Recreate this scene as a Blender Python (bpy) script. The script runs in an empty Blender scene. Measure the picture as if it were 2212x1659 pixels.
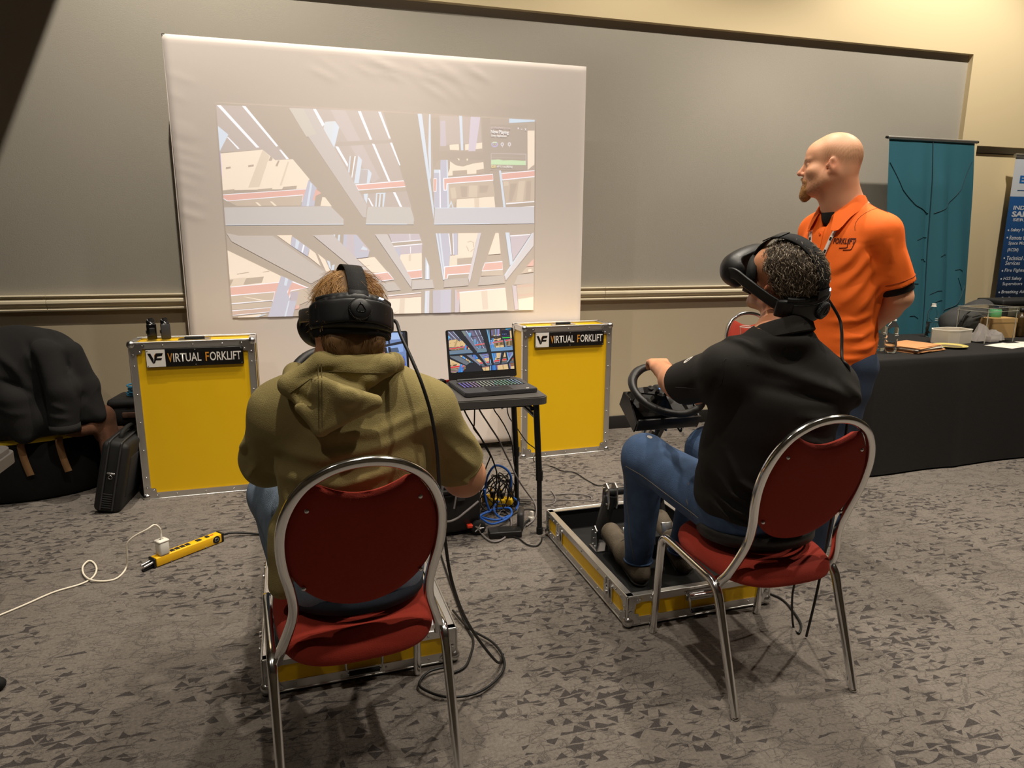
import bpy, bmesh, math, random
import numpy as np
from mathutils import Vector, Matrix, Euler
random.seed(7)
rng = np.random.default_rng(7)
scene = bpy.context.scene
COL = scene.collection
PI = math.pi

def s2l(c):
    c = c / 255.0
    return c / 12.92 if c <= 0.04045 else ((c + 0.055) / 1.055) ** 2.4
def rgb(r, g, b):
    return (s2l(r), s2l(g), s2l(b), 1.0)

# ------------------------------------------------------------------ camera
cam_data = bpy.data.cameras.new('camera')
cam_data.sensor_fit = 'HORIZONTAL'
cam_data.sensor_width = 36.0
cam_data.lens = 1487.857 / 2212 * 36.0
cam_data.clip_start = 0.05
cam = bpy.data.objects.new('camera', cam_data)
COL.objects.link(cam)
_pitch, _roll, _yaw = 0.205638, 0.004987, 0.278695
_f = Vector((math.sin(_yaw) * math.cos(_pitch), math.cos(_yaw) * math.cos(_pitch), -math.sin(_pitch)))
_r = Vector((math.cos(_yaw), -math.sin(_yaw), 0))
_u = _r.cross(_f)
_r2 = _r * math.cos(_roll) + _u * math.sin(_roll)
_u2 = -_r * math.sin(_roll) + _u * math.cos(_roll)
_m = Matrix((_r2, _u2, -_f)).transposed().to_4x4()
_m.translation = (0, 0, 1.5)
cam.matrix_world = _m
scene.camera = cam

# ------------------------------------------------------------------ view and lights
scene.view_settings.view_transform = 'Standard'
scene.view_settings.look = 'None'
scene.view_settings.gamma = 1.0
scene.view_settings.use_curve_mapping = False
scene.view_settings.exposure = 0.0
world = bpy.data.worlds.new('world')
scene.world = world
world.use_nodes = True
world.node_tree.nodes['Background'].inputs[0].default_value = (1.0, 0.86, 0.68, 1)
world.node_tree.nodes['Background'].inputs[1].default_value = 0.02

WARM = (1.0, 0.90, 0.76)
def downlight(loc, aim, power, angle, blend=0.25, radius=0.06, color=WARM):
    d = bpy.data.lights.new('downlight', 'SPOT')
    d.energy = power
    d.color = color
    d.spot_size = math.radians(angle)
    d.spot_blend = blend
    d.shadow_soft_size = radius
    o = bpy.data.objects.new('downlight_lamp', d)
    COL.objects.link(o)
    o.location = loc
    o.rotation_euler = (Vector(aim) - Vector(loc)).to_track_quat('-Z', 'Y').to_euler()
    return o
# the lamp whose light the added panel cuts off at the wall's left end
_L = Vector((-0.5, 3.5, 5.2))
_d1 = (Vector((-1.359, 5, 2.873)) - _L).normalized()
_d2 = (Vector((-1.771, 5, 1.972)) - _L).normalized()
_n = _d1.cross(_d2).normalized()
if _n.x < 0:
    _n = -_n
downlight(_L, (-0.45, 4.9, 1.9), 620, 84, 1.0, 0.02)
downlight((2.3, 3.3, 5.2), (2.3, 3.4, 0), 410, 100, 0.5)
downlight((0.75, 2.9, 5.2), (0.85, 2.2, 0), 330, 80, 0.6)
downlight((5.0, 3.3, 5.2), (5.0, 3.9, 0), 600, 105, 0.5)
downlight((0.3, 0.9, 5.2), (0.4, 1.1, 0), 300, 95, 0.5)
downlight((2.6, 1.0, 5.2), (2.6, 1.2, 0), 310, 95, 0.5)
downlight((5.0, 0.9, 5.2), (5.0, 1.1, 0), 320, 95, 0.5)
downlight((-2.0, 0.6, 5.2), (-1.8, 1.0, 0), 120, 95, 0.5)

# ------------------------------------------------------------------ node helper
class E:
    """arithmetic on shader sockets"""
    def __init__(s, nt, sock): s.nt = nt; s.s = sock
    def _m(s, op, *a, clamp=False):
        n = s.nt.nodes.new('ShaderNodeMath'); n.operation = op; n.use_clamp = clamp
        for i, v in enumerate((s,) + a):
            if isinstance(v, E): s.nt.links.new(v.s, n.inputs[i])
            else: n.inputs[i].default_value = v
        return E(s.nt, n.outputs[0])
    def __add__(s, o): return s._m('ADD', o)
    def __sub__(s, o): return s._m('SUBTRACT', o)
    def __mul__(s, o): return s._m('MULTIPLY', o)
    def __truediv__(s, o): return s._m('DIVIDE', o)
    def floor(s): return s._m('FLOOR')
    def fract(s): return s._m('FRACT')
    def sin(s): return s._m('SINE')
    def abs(s): return s._m('ABSOLUTE')
    def lt(s, o): return s._m('LESS_THAN', o)
    def gt(s, o): return s._m('GREATER_THAN', o)
    def min(s, o): return s._m('MINIMUM', o)
    def max(s, o): return s._m('MAXIMUM', o)
    def pow(s, o): return s._m('POWER', o)
    def clamp(s): return s._m('ADD', 0.0, clamp=True)

MATS = {}
def mat(name, color, rough=0.6, metal=0.0, spec=0.5, bump=0.0, bscale=200.0, var=0.0, vscale=6.0,
        emit=None, estr=0.0, sheen=0.0, trans=0.0, coat=0.0, stretch=None, ior=1.45, alpha=1.0, aniso=0.0):
    """a principled material with fine procedural grain (bump) and tone variation (var)"""
    m = bpy.data.materials.new(name)
    m.use_nodes = True
    nt = m.node_tree
    b = nt.nodes['Principled BSDF']
    b.inputs['Base Color'].default_value = color
    b.inputs['Roughness'].default_value = rough
    b.inputs['Metallic'].default_value = metal
    b.inputs['Specular IOR Level'].default_value = spec
    b.inputs['IOR'].default_value = ior
    if sheen:
        b.inputs['Sheen Weight'].default_value = sheen
        b.inputs['Sheen Roughness'].default_value = 0.4
        b.inputs['Sheen Tint'].default_value = color
    if trans: b.inputs['Transmission Weight'].default_value = trans
    if coat: b.inputs['Coat Weight'].default_value = coat
    if alpha < 1: b.inputs['Alpha'].default_value = alpha
    if emit:
        b.inputs['Emission Color'].default_value = emit
        b.inputs['Emission Strength'].default_value = estr
    tc = nt.nodes.new('ShaderNodeTexCoord')
    vec = tc.outputs['Object']
    if stretch:
        mp = nt.nodes.new('ShaderNodeMapping'); mp.inputs['Scale'].default_value = stretch
        nt.links.new(vec, mp.inputs['Vector']); vec = mp.outputs['Vector']
    if var:
        nz = nt.nodes.new('ShaderNodeTexNoise'); nz.inputs['Scale'].default_value = vscale; nz.inputs['Detail'].default_value = 4
        nt.links.new(vec, nz.inputs['Vector'])
        rp = nt.nodes.new('ShaderNodeMix'); rp.data_type = 'RGBA'
        rp.inputs['A'].default_value = tuple(max(0, c * (1 - var)) for c in color[:3]) + (1,)
        rp.inputs['B'].default_value = tuple(min(1, c * (1 + var)) for c in color[:3]) + (1,)
        nt.links.new(nz.outputs['Fac'], rp.inputs['Factor'])
        nt.links.new(rp.outputs['Result'], b.inputs['Base Color'])
    if bump:
        nb = nt.nodes.new('ShaderNodeTexNoise'); nb.inputs['Scale'].default_value = bscale; nb.inputs['Detail'].default_value = 3
        nt.links.new(vec, nb.inputs['Vector'])
        bp = nt.nodes.new('ShaderNodeBump'); bp.inputs['Strength'].default_value = bump; bp.inputs['Distance'].default_value = 0.004
        nt.links.new(nb.outputs['Fac'], bp.inputs['Height']); nt.links.new(bp.outputs['Normal'], b.inputs['Normal'])
    MATS[name] = m
    return m

# ------------------------------------------------------------------ mesh helpers
def finish(name, me, material, parent=None, smooth=False, loc=None, rot=None):
    if material is not None:
        me.materials.append(material)
    if smooth:
        me.polygons.foreach_set('use_smooth', [True] * len(me.polygons))
    o = bpy.data.objects.new(name, me)
    COL.objects.link(o)
    if parent is not None:
        o.parent = parent
    if loc is not None: o.location = loc
    if rot is not None: o.rotation_euler = rot
    return o
def raw(name, verts, faces, material, parent=None, smooth=False, **k):
    me = bpy.data.meshes.new(name)
    me.from_pydata([tuple(map(float, v)) for v in verts], [], [tuple(map(int, f)) for f in faces])
    me.update()
    return finish(name, me, material, parent, smooth, **k)
def thing(name, label, cat, loc=(0, 0, 0), rz=0.0, group=None):
    o = bpy.data.objects.new(name, None)
    o.empty_display_size = 0.05
    COL.objects.link(o)
    o.location = loc
    o.rotation_euler = (0, 0, rz)
    return tag(o, label, cat, group)
def tag(o, label=None, cat=None, group=None, kind=None):
    if label: o['label'] = label
    if cat: o['category'] = cat
    if group: o['group'] = group
    if kind: o['kind'] = kind
    return o
def dup(o, label=None, group=None, parent=None, loc=None, rot=None):
    c = o.copy(); COL.objects.link(c)
    if parent is not None: c.parent = parent
    for ch in list(o.children): dup(ch, parent=c)
    if label: c['label'] = label
    if group: c['group'] = group
    if loc is not None: c.location = loc
    if rot is not None: c.rotation_euler = rot
    return c

class MB:
    """collects shapes, then links them as ONE mesh object"""
    def __init__(s): s.v = []; s.f = []; s.sm = []
    def add(s, v, f, smooth=False):
        o = len(s.v); s.v.extend([tuple(map(float, p)) for p in v]); s.f.extend([tuple(int(i) + o for i in q) for q in f])
        s.sm.extend([smooth] * len(f)); return s
    def bm(s, bm, smooth=False, M=None):
        bm.verts.index_update()
        v = [(M @ q.co) if M else q.co for q in bm.verts]
        s.add(v, [[q.index for q in f.verts] for f in bm.faces], smooth); bm.free(); return s
    def box(s, c, d, bevel=0.0, rot=None, seg=2, M=None):
        bm = bmesh.new(); bmesh.ops.create_cube(bm, size=1.0)
        for v in bm.verts: v.co = Vector((v.co.x * d[0], v.co.y * d[1], v.co.z * d[2]))
        if bevel: bmesh.ops.bevel(bm, geom=list(bm.edges), offset=min(bevel, min(d) * 0.49), segments=seg, affect='EDGES', profile=0.5)
        T = Matrix.Translation(c)
        if rot is not None: T = T @ Euler(rot).to_matrix().to_4x4()
        if M is not None: T = M @ T
        return s.bm(bm, bool(bevel), T)
    def bx(s, a, b, bevel=0.0, **k):
        return s.box([(a[i] + b[i]) / 2 for i in range(3)], [abs(b[i] - a[i]) for i in range(3)], bevel, **k)
    def cyl(s, p0, p1, r0, r1=None, seg=12, cap=True, smooth=True):
        r1 = r0 if r1 is None else r1
        p0 = Vector(p0); p1 = Vector(p1); z = (p1 - p0).normalized()
        x = z.orthogonal().normalized(); y = z.cross(x)
        v = []
        for p, r in ((p0, r0), (p1, r1)):
            for i in range(seg):
                a = 2 * PI * i / seg; v.append(p + x * (r * math.cos(a)) + y * (r * math.sin(a)))
        f = [(i, (i + 1) % seg, seg + (i + 1) % seg, seg + i) for i in range(seg)]
        s.add(v, f, smooth)
        if cap: s.add(v, [tuple(reversed(range(seg))), tuple(range(seg, 2 * seg))], False)
        return s
    def sphere(s, c, r, seg=12, rings=8, scale=(1, 1, 1), M=None):
        bm = bmesh.new(); bmesh.ops.create_uvsphere(bm, u_segments=seg, v_segments=rings, radius=r)
        T = Matrix.Translation(c) @ Matrix.Diagonal((*scale, 1))
        if M is not None: T = M @ T
        return s.bm(bm, True, T)
    def tube(s, path, r, seg=8, closed=False, cap=True, profile=None, up=None):
        """sweep along a path; profile = list of 2-D points (x across, y along 'up')"""
        P = [Vector(p) for p in path]; n = len(P)
        prof = profile or [(math.cos(2 * PI * i / seg), math.sin(2 * PI * i / seg)) for i in range(seg)]
        m = len(prof); v = []
        prev = None
        for i in range(n):
            if closed: t = (P[(i + 1) % n] - P[i - 1]).normalized()
            else: t = (P[min(i + 1, n - 1)] - P[max(i - 1, 0)]).normalized()
            if up is not None:
                u = Vector(up) - t * Vector(up).dot(t)
                if u.length < 1e-4: u = prev if prev is not None else t.orthogonal()
                u.normalize()
            elif prev is None: u = t.orthogonal().normalized()
            else: u = (prev - t * prev.dot(t)).normalized()
            prev = u; w = t.cross(u)
            rr = r[i] if isinstance(r, (list, tuple)) else r
            for a, b in prof: v.append(P[i] + w * (a * rr) + u * (b * rr))
        f = []
        for i in range(n if closed else n - 1):
            j = (i + 1) % n
            for k in range(m):
                f.append((i * m + k, i * m + (k + 1) % m, j * m + (k + 1) % m, j * m + k))
        s.add(v, f, True)
        if cap and not closed: s.add(v, [tuple(reversed(range(m))), tuple(range((n - 1) * m, n * m))], False)
        return s
    def lathe(s, prof, c=(0, 0, 0), seg=24, M=None, smooth=True):
        v = []; n = len(prof)
        for r, z in prof:
            for i in range(seg):
                a = 2 * PI * i / seg; v.append(Vector((r * math.cos(a), r * math.sin(a), z)))
        T = Matrix.Translation(c)
        if M is not None: T = M @ T
        v = [T @ q for q in v]
        f = [(i * seg + k, i * seg + (k + 1) % seg, (i + 1) * seg + (k + 1) % seg, (i + 1) * seg + k) for i in range(n - 1) for k in range(seg)]
        return s.add(v, f, smooth)
    def prism(s, poly, z0, z1, M=None):
        """2-D outline (x, y), extruded from z0 to z1"""
        n = len(poly)
        v = [Vector((x, y, z0)) for x, y in poly] + [Vector((x, y, z1)) for x, y in poly]
        if M is not None: v = [M @ q for q in v]
        f = [tuple(reversed(range(n))), tuple(range(n, 2 * n))] + [(i, (i + 1) % n, n + (i + 1) % n, n + i) for i in range(n)]
        return s.add(v, f)
    def build(s, name, material, parent=None, smooth=None, **k):
        me = bpy.data.meshes.new(name)
        me.from_pydata(s.v, [], s.f)
        me.polygons.foreach_set('use_smooth', s.sm)
        me.update()
        return finish(name, me, material, parent, False, **k)

def smooth_path(pts, n=8, closed=False):
    """Catmull-Rom through the points"""
    P = [Vector(p) for p in pts]; out = []; m = len(P)
    for i in range(m if closed else m - 1):
        a, b, c, d = (P[(i - 1) % m], P[i], P[(i + 1) % m], P[(i + 2) % m]) if closed else (P[max(i - 1, 0)], P[i], P[i + 1], P[min(i + 2, m - 1)])
        for k in range(n):
            t = k / n
            out.append(0.5 * ((2 * b) + (c - a) * t + (2 * a - 5 * b + 4 * c - d) * t * t + (3 * b - a - 3 * c + d) * t ** 3))
    if not closed: out.append(P[-1])
    return out
def rounded_rect(w, h, r, n=5):
    o = []
    for cx, cy, a0 in ((w / 2 - r, h / 2 - r, 0), (-w / 2 + r, h / 2 - r, 90), (-w / 2 + r, -h / 2 + r, 180), (w / 2 - r, -h / 2 + r, 270)):
        for i in range(n + 1):
            a = math.radians(a0 + 90 * i / n); o.append((cx + r * math.cos(a), cy + r * math.sin(a)))
    return o

def text_data(body, bold=0.0):
    cu = bpy.data.curves.new('lettering', 'FONT')
    cu.body = body; cu.size = 1.0; cu.offset = bold; cu.resolution_u = 3
    o = bpy.data.objects.new('lettering', cu); COL.objects.link(o)
    dg = bpy.context.evaluated_depsgraph_get()
    me = bpy.data.meshes.new_from_object(o.evaluated_get(dg))
    bpy.data.objects.remove(o); bpy.data.curves.remove(cu)
    return me
def lettering(name, body, material, parent, origin, xdir, ydir, width=None, height=None, bold=0.0, lift=0.001, anchor='l', shear=0.0):
    """flat lettering laid on a plane: origin = lower left corner of the text box"""
    me = text_data(body, bold)
    co = np.zeros(len(me.vertices) * 3); me.vertices.foreach_get('co', co); co = co.reshape(-1, 3)
    mn = co.min(0); mx = co.max(0); d = mx - mn
    sy = height / d[1] if height else None; sx = width / d[0] if width else None
    if sx is None: sx = sy
    if sy is None: sy = sx
    x = (co[:, 0] - mn[0]) * sx; y = (co[:, 1] - mn[1]) * sy
    x = x + shear * y
    if anchor == 'c': x = x - x.max() / 2
    X = np.array(Vector(xdir).normalized()); Y = np.array(Vector(ydir).normalized()); N = np.cross(X, Y)
    out = np.array(origin)[None] + x[:, None] * X + y[:, None] * Y + lift * N
    me.vertices.foreach_set('co', out.ravel()); me.update(); me.materials.clear()
    return finish(name, me, material, parent)
PIC_COLS=[(26,32,58),(40,60,255),(44,38,40),(48,105,185),(50,44,46),(52,44,44),(58,128,205),(60,50,48),(60,54,58),(60,80,240),(60,215,70),(70,60,62),(70,70,76),(70,190,245),(76,68,84),(78,66,62),(80,90,170),(90,90,110),(90,98,110),(90,98,114),(90,110,150),(92,72,50),(96,84,84),(96,92,112),(100,112,128),(108,116,126),(110,190,240),(110,220,110),(112,124,144),(112,132,152),(112,150,190),(116,100,112),(116,138,150),(118,122,142),(120,100,76),(120,112,140),(120,118,176),(120,120,150),(126,132,152),(128,138,130),(128,142,162),(130,185,220),(134,108,72),(146,162,190),(150,70,58),(150,130,90),(150,142,205),(150,160,192),(150,160,200),(150,160,210),(170,140,95),(170,180,210),(190,158,108),(205,184,132),(205,222,250),(222,58,46),(226,192,140)]
PIC="""23:0,989 83,992 200,759 156,753 123,799 0,780
54:2,989 13,990 114,809 105,807
54:72,992 82,992 169,820 164,814
54:171,802 177,802 199,761 191,759
54:23,850 27,850 57,800 52,797
26:0,898 28,861 0,784 0,784
56:2,775 123,799 158,753 210,760 257,669 245,623 0,607
52:123,799 142,771 106,626 73,621
52:194,748 199,748 172,636 166,635
21:166,752 171,752 163,724 157,726
21:145,771 151,760 146,749 138,750
21:14,713 28,717 27,708 13,704
21:78,725 94,730 94,721 78,716
1:0,779 2,779 1,674 0,674
21:0,607 34,614 29,591 0,587
21:101,616 144,623 140,610 97,603
21:177,630 218,637 215,622 171,615
42:11,558 235,593 226,542 37,536
56:91,555 98,555 109,538 102,538
56:134,560 141,560 154,540 147,539
54:0,588 250,624 240,562 229,560 234,592 10,557 0,568
55:0,585 248,621 238,564 231,563 235,596 12,560 0,571
6:254,667 277,628 267,541 227,540
26:259,654 264,647 250,540 243,540
55:274,623 291,604 273,590 270,569 263,569
56:293,585 302,584 321,542 286,543
23:276,996 492,1000 560,627 576,542 433,538 431,541 300,898
35:330,997 375,997 475,682 451,658 354,920
14:345,849 518,870 519,854 339,826
54:278,995 287,996 311,928 304,916
54:340,827 349,827 377,746 375,731
54:414,996 423,997 455,867 448,865
54:477,999 485,999 514,875 508,875
54:454,848 462,846 509,670 502,669
54:511,855 518,856 543,748 539,748
54:516,617 524,617 545,545 537,545
41:312,939 343,945 355,918 336,817 305,898
26:343,945 355,918 336,817 327,841
26:393,654 410,789 421,767 416,725 441,723 450,706 442,658
20:416,724 439,721 433,657 408,656
26:383,784 387,784 380,705 376,708
21:387,783 398,785 388,686 381,701
54:398,785 402,785 388,679 386,686
54:397,650 552,676 557,644 406,621
55:399,646 552,672 557,648 407,625
21:407,620 557,643 560,625 416,604
26:422,605 436,607 431,557 424,580
26:462,611 492,614 485,544 457,543
21:466,607 473,607 467,543 462,543
21:478,607 484,607 480,544 473,544
54:435,585 439,586 453,545 447,545
33:207,994 276,996 431,549 427,490 417,490
39:207,994 249,995 285,882 254,865
15:616,998 998,1000 1000,551 650,542
22:616,998 636,1000 652,696 645,634
26:602,999 616,1000 650,534 648,487
26:639,1000 644,1000 642,696 638,679 634,818
5:647,984 672,986 669,784 650,742
31:673,997 809,997 814,874 704,859 676,849
36:676,971 692,974 694,850 674,849
26:738,1000 748,1000 751,833 743,833
56:705,857 736,863 737,833 706,833
56:757,863 815,875 815,846 757,834
46:777,999 809,999 792,832 768,830
4:814,997 843,998 841,717 822,725
4:670,825 837,830 837,793 669,784
56:706,777 725,758 749,753 782,769 819,779 822,725 694,704 705,740
56:730,793 738,791 737,781
56:761,793 768,793 763,780
21:714,730 763,737 763,716 714,707
21:795,738 821,746 822,725 795,719
42:696,663 851,688 860,608 727,591 715,548 701,548
50:770,660 799,661 797,601 767,600
50:705,644 722,649 727,595 710,590
21:739,654 764,655 761,600 744,600
21:805,661 837,662 831,628 805,623
56:727,588 787,597 788,548 726,546
52:787,597 804,599 804,548 788,548
56:804,599 856,607 860,550 804,548
6:652,733 673,734 674,782 697,783 699,545 650,544
26:652,733 672,734 673,718 652,717
54:670,732 673,732 673,545 669,545
26:694,783 698,783 701,545 695,545
26:698,547 708,582 716,547 712,547 708,569 702,547
54:650,690 661,691 659,624 649,624
55:651,687 660,688 657,627 650,627
42:886,692 999,712 999,586 897,572
50:943,688 966,693 958,585 934,584
50:889,686 907,686 907,665 889,660
21:913,674 937,677 919,584 907,583
21:971,689 987,692 985,590 967,589
8:851,743 875,744 891,550 863,550
54:682,693 852,721 853,687 696,664 693,631 683,630
55:685,689 851,717 852,692 693,668 691,635 686,635
54:882,727 999,747 999,712 885,690
55:883,723 999,743 999,717 885,695
26:873,740 880,740 897,551 889,550
2:898,568 999,583 999,560 900,546
54:898,574 999,588 999,583 898,568
54:900,549 999,562 999,557 900,543
56:972,945 997,947 998,776 974,747
13:908,1000 998,1000 997,991 908,978
0:841,967 972,974 974,745 841,738
37:845,824 969,829 969,825 845,821
37:845,824 847,825 847,766 845,766
37:966,828 969,829 969,772 967,772
17:847,805 966,808 966,806 847,802
10:846,791 872,795 889,791 918,794 967,793 967,771 846,768
9:870,870 868,861 862,856 854,855 848,860 846,868 848,877 854,882 862,883 868,878
27:847,872 853,882 863,883 869,874 866,877 851,876
0:866,869 864,865 860,862 855,862 851,864 850,868 851,873 855,876 861,876 865,874
54:856,870 855,869 854,869 853,870 854,872 855,872
54:863,871 862,869 861,869 860,871 861,873 862,873
51:890,872 889,866 886,862 882,862 880,865 878,871 880,877 883,881 886,881 889,877
0:887,872 886,869 885,867 883,867 882,868 882,871 882,874 884,876 885,876 886,874
51:883,863 885,863 887,856 885,856
51:915,873 914,867 911,864 907,863 904,867 903,873 904,879 907,882 911,883 914,879
0:911,873 911,870 910,868 908,868 907,870 906,873 907,876 908,878 910,878 911,876
51:908,865 910,865 911,858 909,858
54:938,958 941,958 941,950 938,950
54:949,952 955,952 955,950 949,949
29:0,528 317,542 356,479 355,453 0,444
26:1,447 355,458 355,455 0,444
32:433,542 572,544 583,487 581,458 425,456
26:426,460 559,462 559,458 425,456
30:653,543 998,558 1000,470 649,459
26:649,463 841,469 841,466 649,459
26:653,544 841,551 841,548 653,540
56:0,326 153,201 147,170 0,149
21:48,192 102,200 94,169 38,159
52:0,189 48,197 38,157 1,150
21:0,185 11,187 2,160 0,156
21:22,214 58,223 58,219 22,210
21:99,222 119,228 119,224 99,219
42:0,106 131,123 123,81 0,68
56:35,102 42,102 107,81 93,80
34:0,64 122,77 118,49 0,38
44:0,32 117,45 116,26 0,12
56:17,4 86,14 78,0 15,0
54:0,71 123,84 123,80 0,66
54:0,36 117,48 117,45 0,32
54:0,13 111,26 111,23 0,10
26:66,0 88,12 104,14 75,0
54:0,152 153,173 139,75 122,76 131,122 0,106
55:0,148 151,169 137,79 124,79 133,126 0,111
42:182,130 231,138 233,76 195,50 178,77
54:184,178 236,142 182,126 174,80 163,82 175,158
55:184,172 231,141 181,131 172,84 166,86 177,154
6:154,203 188,175 169,123 177,81 205,124 182,0 106,0
26:166,194 175,186 168,153 161,155
26:171,77 175,77 161,0 156,0
16:178,122 204,124 196,77 178,77
55:193,54 205,56 202,38 190,35
56:149,399 194,400 188,352
6:195,394 246,334 238,297 188,352
26:206,382 216,369 208,330 201,338
54:227,356 231,352 224,315 220,319
56:246,334 263,312 277,248 240,297
56:270,310 292,280 307,222 295,214
26:297,278 306,271 310,229 304,241
26:313,252 321,256 317,222 309,218
26:331,235 347,216 331,214
25:1,408 35,396 135,397 295,214 268,181 244,162 14,369
12:135,397 149,396 295,222 295,212
36:355,405 393,405 435,327 429,293 390,287 351,349
6:354,405 365,405 361,342 350,349
6:386,404 396,402 416,361 395,297 386,300
26:322,405 327,405 326,394 323,395
26:337,403 343,403 340,368 334,375
26:414,349 428,334 425,327 406,331
6:391,319 432,325 429,293 390,287
56:395,283 449,293 449,294 490,217 445,207 444,209
54:445,210 492,218 511,178 466,169
55:447,206 491,214 509,180 466,174
38:259,400 320,403 434,217 466,164 458,123 412,192
36:498,410 598,411 608,363 606,306 535,306 515,338
48:564,411 569,411 571,379 566,379
11:503,366 604,379 608,361 510,346
54:501,368 604,382 605,378 502,364
54:509,349 607,363 608,358 510,344
6:515,338 535,340 534,285 520,322
54:567,346 570,346 569,312 567,312
56:535,306 606,314 605,228 555,220 532,281
52:562,306 570,307 569,273 561,272
54:552,222 605,230 605,184 568,180
55:555,218 605,225 604,189 568,184
40:453,407 493,408 570,175 567,137
24:467,160 512,165 532,124 488,118
28:572,172 640,175 645,132 570,125
19:681,177 764,186 764,142 678,133
18:807,188 892,195 895,152 798,141
18:941,194 1000,206 1000,150 927,143
26:618,293 630,244 630,178 616,178
54:623,265 626,256 625,178 622,178
6:655,414 699,414 704,301 698,248 683,239 679,181
26:665,414 670,414 682,239 678,227
26:654,414 659,414 681,173 677,173
54:697,414 700,414 707,305 704,306
6:712,414 729,415 728,301 714,305
54:711,414 714,414 715,305 713,305
56:730,415 799,417 779,293 702,297 729,305
45:761,372 774,378 786,368 785,364 774,373 763,368
45:757,351 760,351 768,326 765,322
45:771,322 785,339 786,335 773,318
45:781,364 784,366 786,343 782,345
53:702,299 779,293 775,253 698,245
21:726,285 779,291 775,257 726,251
7:690,202 770,209 764,184 690,179
54:681,244 775,257 771,205 695,198 692,179 679,179
55:684,239 774,252 770,210 692,203 690,181 682,181
47:799,417 810,418 769,154 764,184
56:861,418 872,418 879,310 835,305
21:832,299 880,305 883,269 824,261
54:823,263 885,271 887,225 812,217
55:824,259 885,266 886,229 814,221
42:814,217 886,225 889,195 809,192
26:896,421 910,421 923,263 913,246
36:913,404 986,411 923,271
54:913,406 986,414 986,410 913,401
55:999,282 999,245 973,241
42:973,237 999,241 1000,211 953,203
56:980,226 991,228 991,215 980,213
43:998,420 998,352 898,167 893,195
26:992,418 998,422 895,191 892,195
56:488,77 600,87 599,0 508,0 487,65
52:529,78 546,80 542,0 524,0
44:488,90 600,103 600,89 488,77
54:488,96 600,110 600,107 488,93
26:615,116 629,117 626,0 611,0
49:622,116 627,117 625,0 619,0
6:641,119 704,122 702,0 640,0
3:641,119 667,120 666,0 640,0
36:717,122 735,109 730,0 716,0
55:724,105 733,104 730,66 725,66
44:722,121 895,133 895,124 725,107
56:733,104 896,126 904,5 735,0
52:809,113 831,117 835,14 815,12
54:732,109 895,127 895,124 733,104
36:921,139 936,138 945,8 932,6
42:937,143 1000,150 1000,63 942,64
44:938,143 1000,146 1000,133 939,125
44:942,91 1000,98 1000,85 942,78
56:943,64 1000,76 1000,3 946,5"""
# ------------------------------------------------------------------ shared materials
M_wall_grey = mat('wall_vinyl_grey', rgb(168, 163, 152), 0.75, bump=0.25, bscale=260, var=0.03, vscale=3)
M_wall_beige = mat('wall_paint_beige', rgb(226, 208, 168), 0.8, bump=0.08, bscale=120)
M_wall_low = mat('wall_vinyl_beige', rgb(190, 176, 150), 0.75, bump=0.2, bscale=260, var=0.03, vscale=3)
M_rail = mat('painted_rail', rgb(226, 214, 186), 0.38)
M_black_base = mat('black_vinyl_base', rgb(34, 32, 30), 0.55, var=0.1)
M_ceiling = mat('ceiling_paint', rgb(120, 114, 106), 0.9)
M_alu = mat('brushed_aluminium', rgb(226, 225, 222), 0.38, metal=1.0, bump=0.1, bscale=60, stretch=(4, 4, 60), var=0.08, vscale=30)
M_chrome = mat('chrome', rgb(236, 236, 236), 0.14, metal=1.0)
M_steel = mat('zinc_steel', rgb(208, 208, 208), 0.25, metal=1.0, var=0.06, vscale=40)
M_yellow = mat('yellow_laminate', rgb(232, 186, 16), 0.42, bump=0.04, bscale=500, var=0.025, vscale=9)
M_black = mat('black_plastic', rgb(22, 22, 23), 0.42)
M_matte = mat('matte_black', rgb(18, 18, 18), 0.75)
M_gloss = mat('gloss_black', rgb(10, 10, 11), 0.15)
M_grey_pl = mat('dark_grey_plastic', rgb(52, 52, 54), 0.5, bump=0.15, bscale=400)
M_red = mat('red_upholstery', rgb(156, 48, 32), 0.9, bump=0.5, bscale=420, var=0.1, vscale=160, sheen=0.15)
M_white = mat('white_plastic', rgb(226, 222, 212), 0.35)
M_rubber = mat('black_rubber', rgb(14, 14, 14), 0.8)
M_led = mat('white_led', rgb(220, 230, 255), 0.5, emit=(0.75, 0.85, 1, 1), estr=6)

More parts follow.
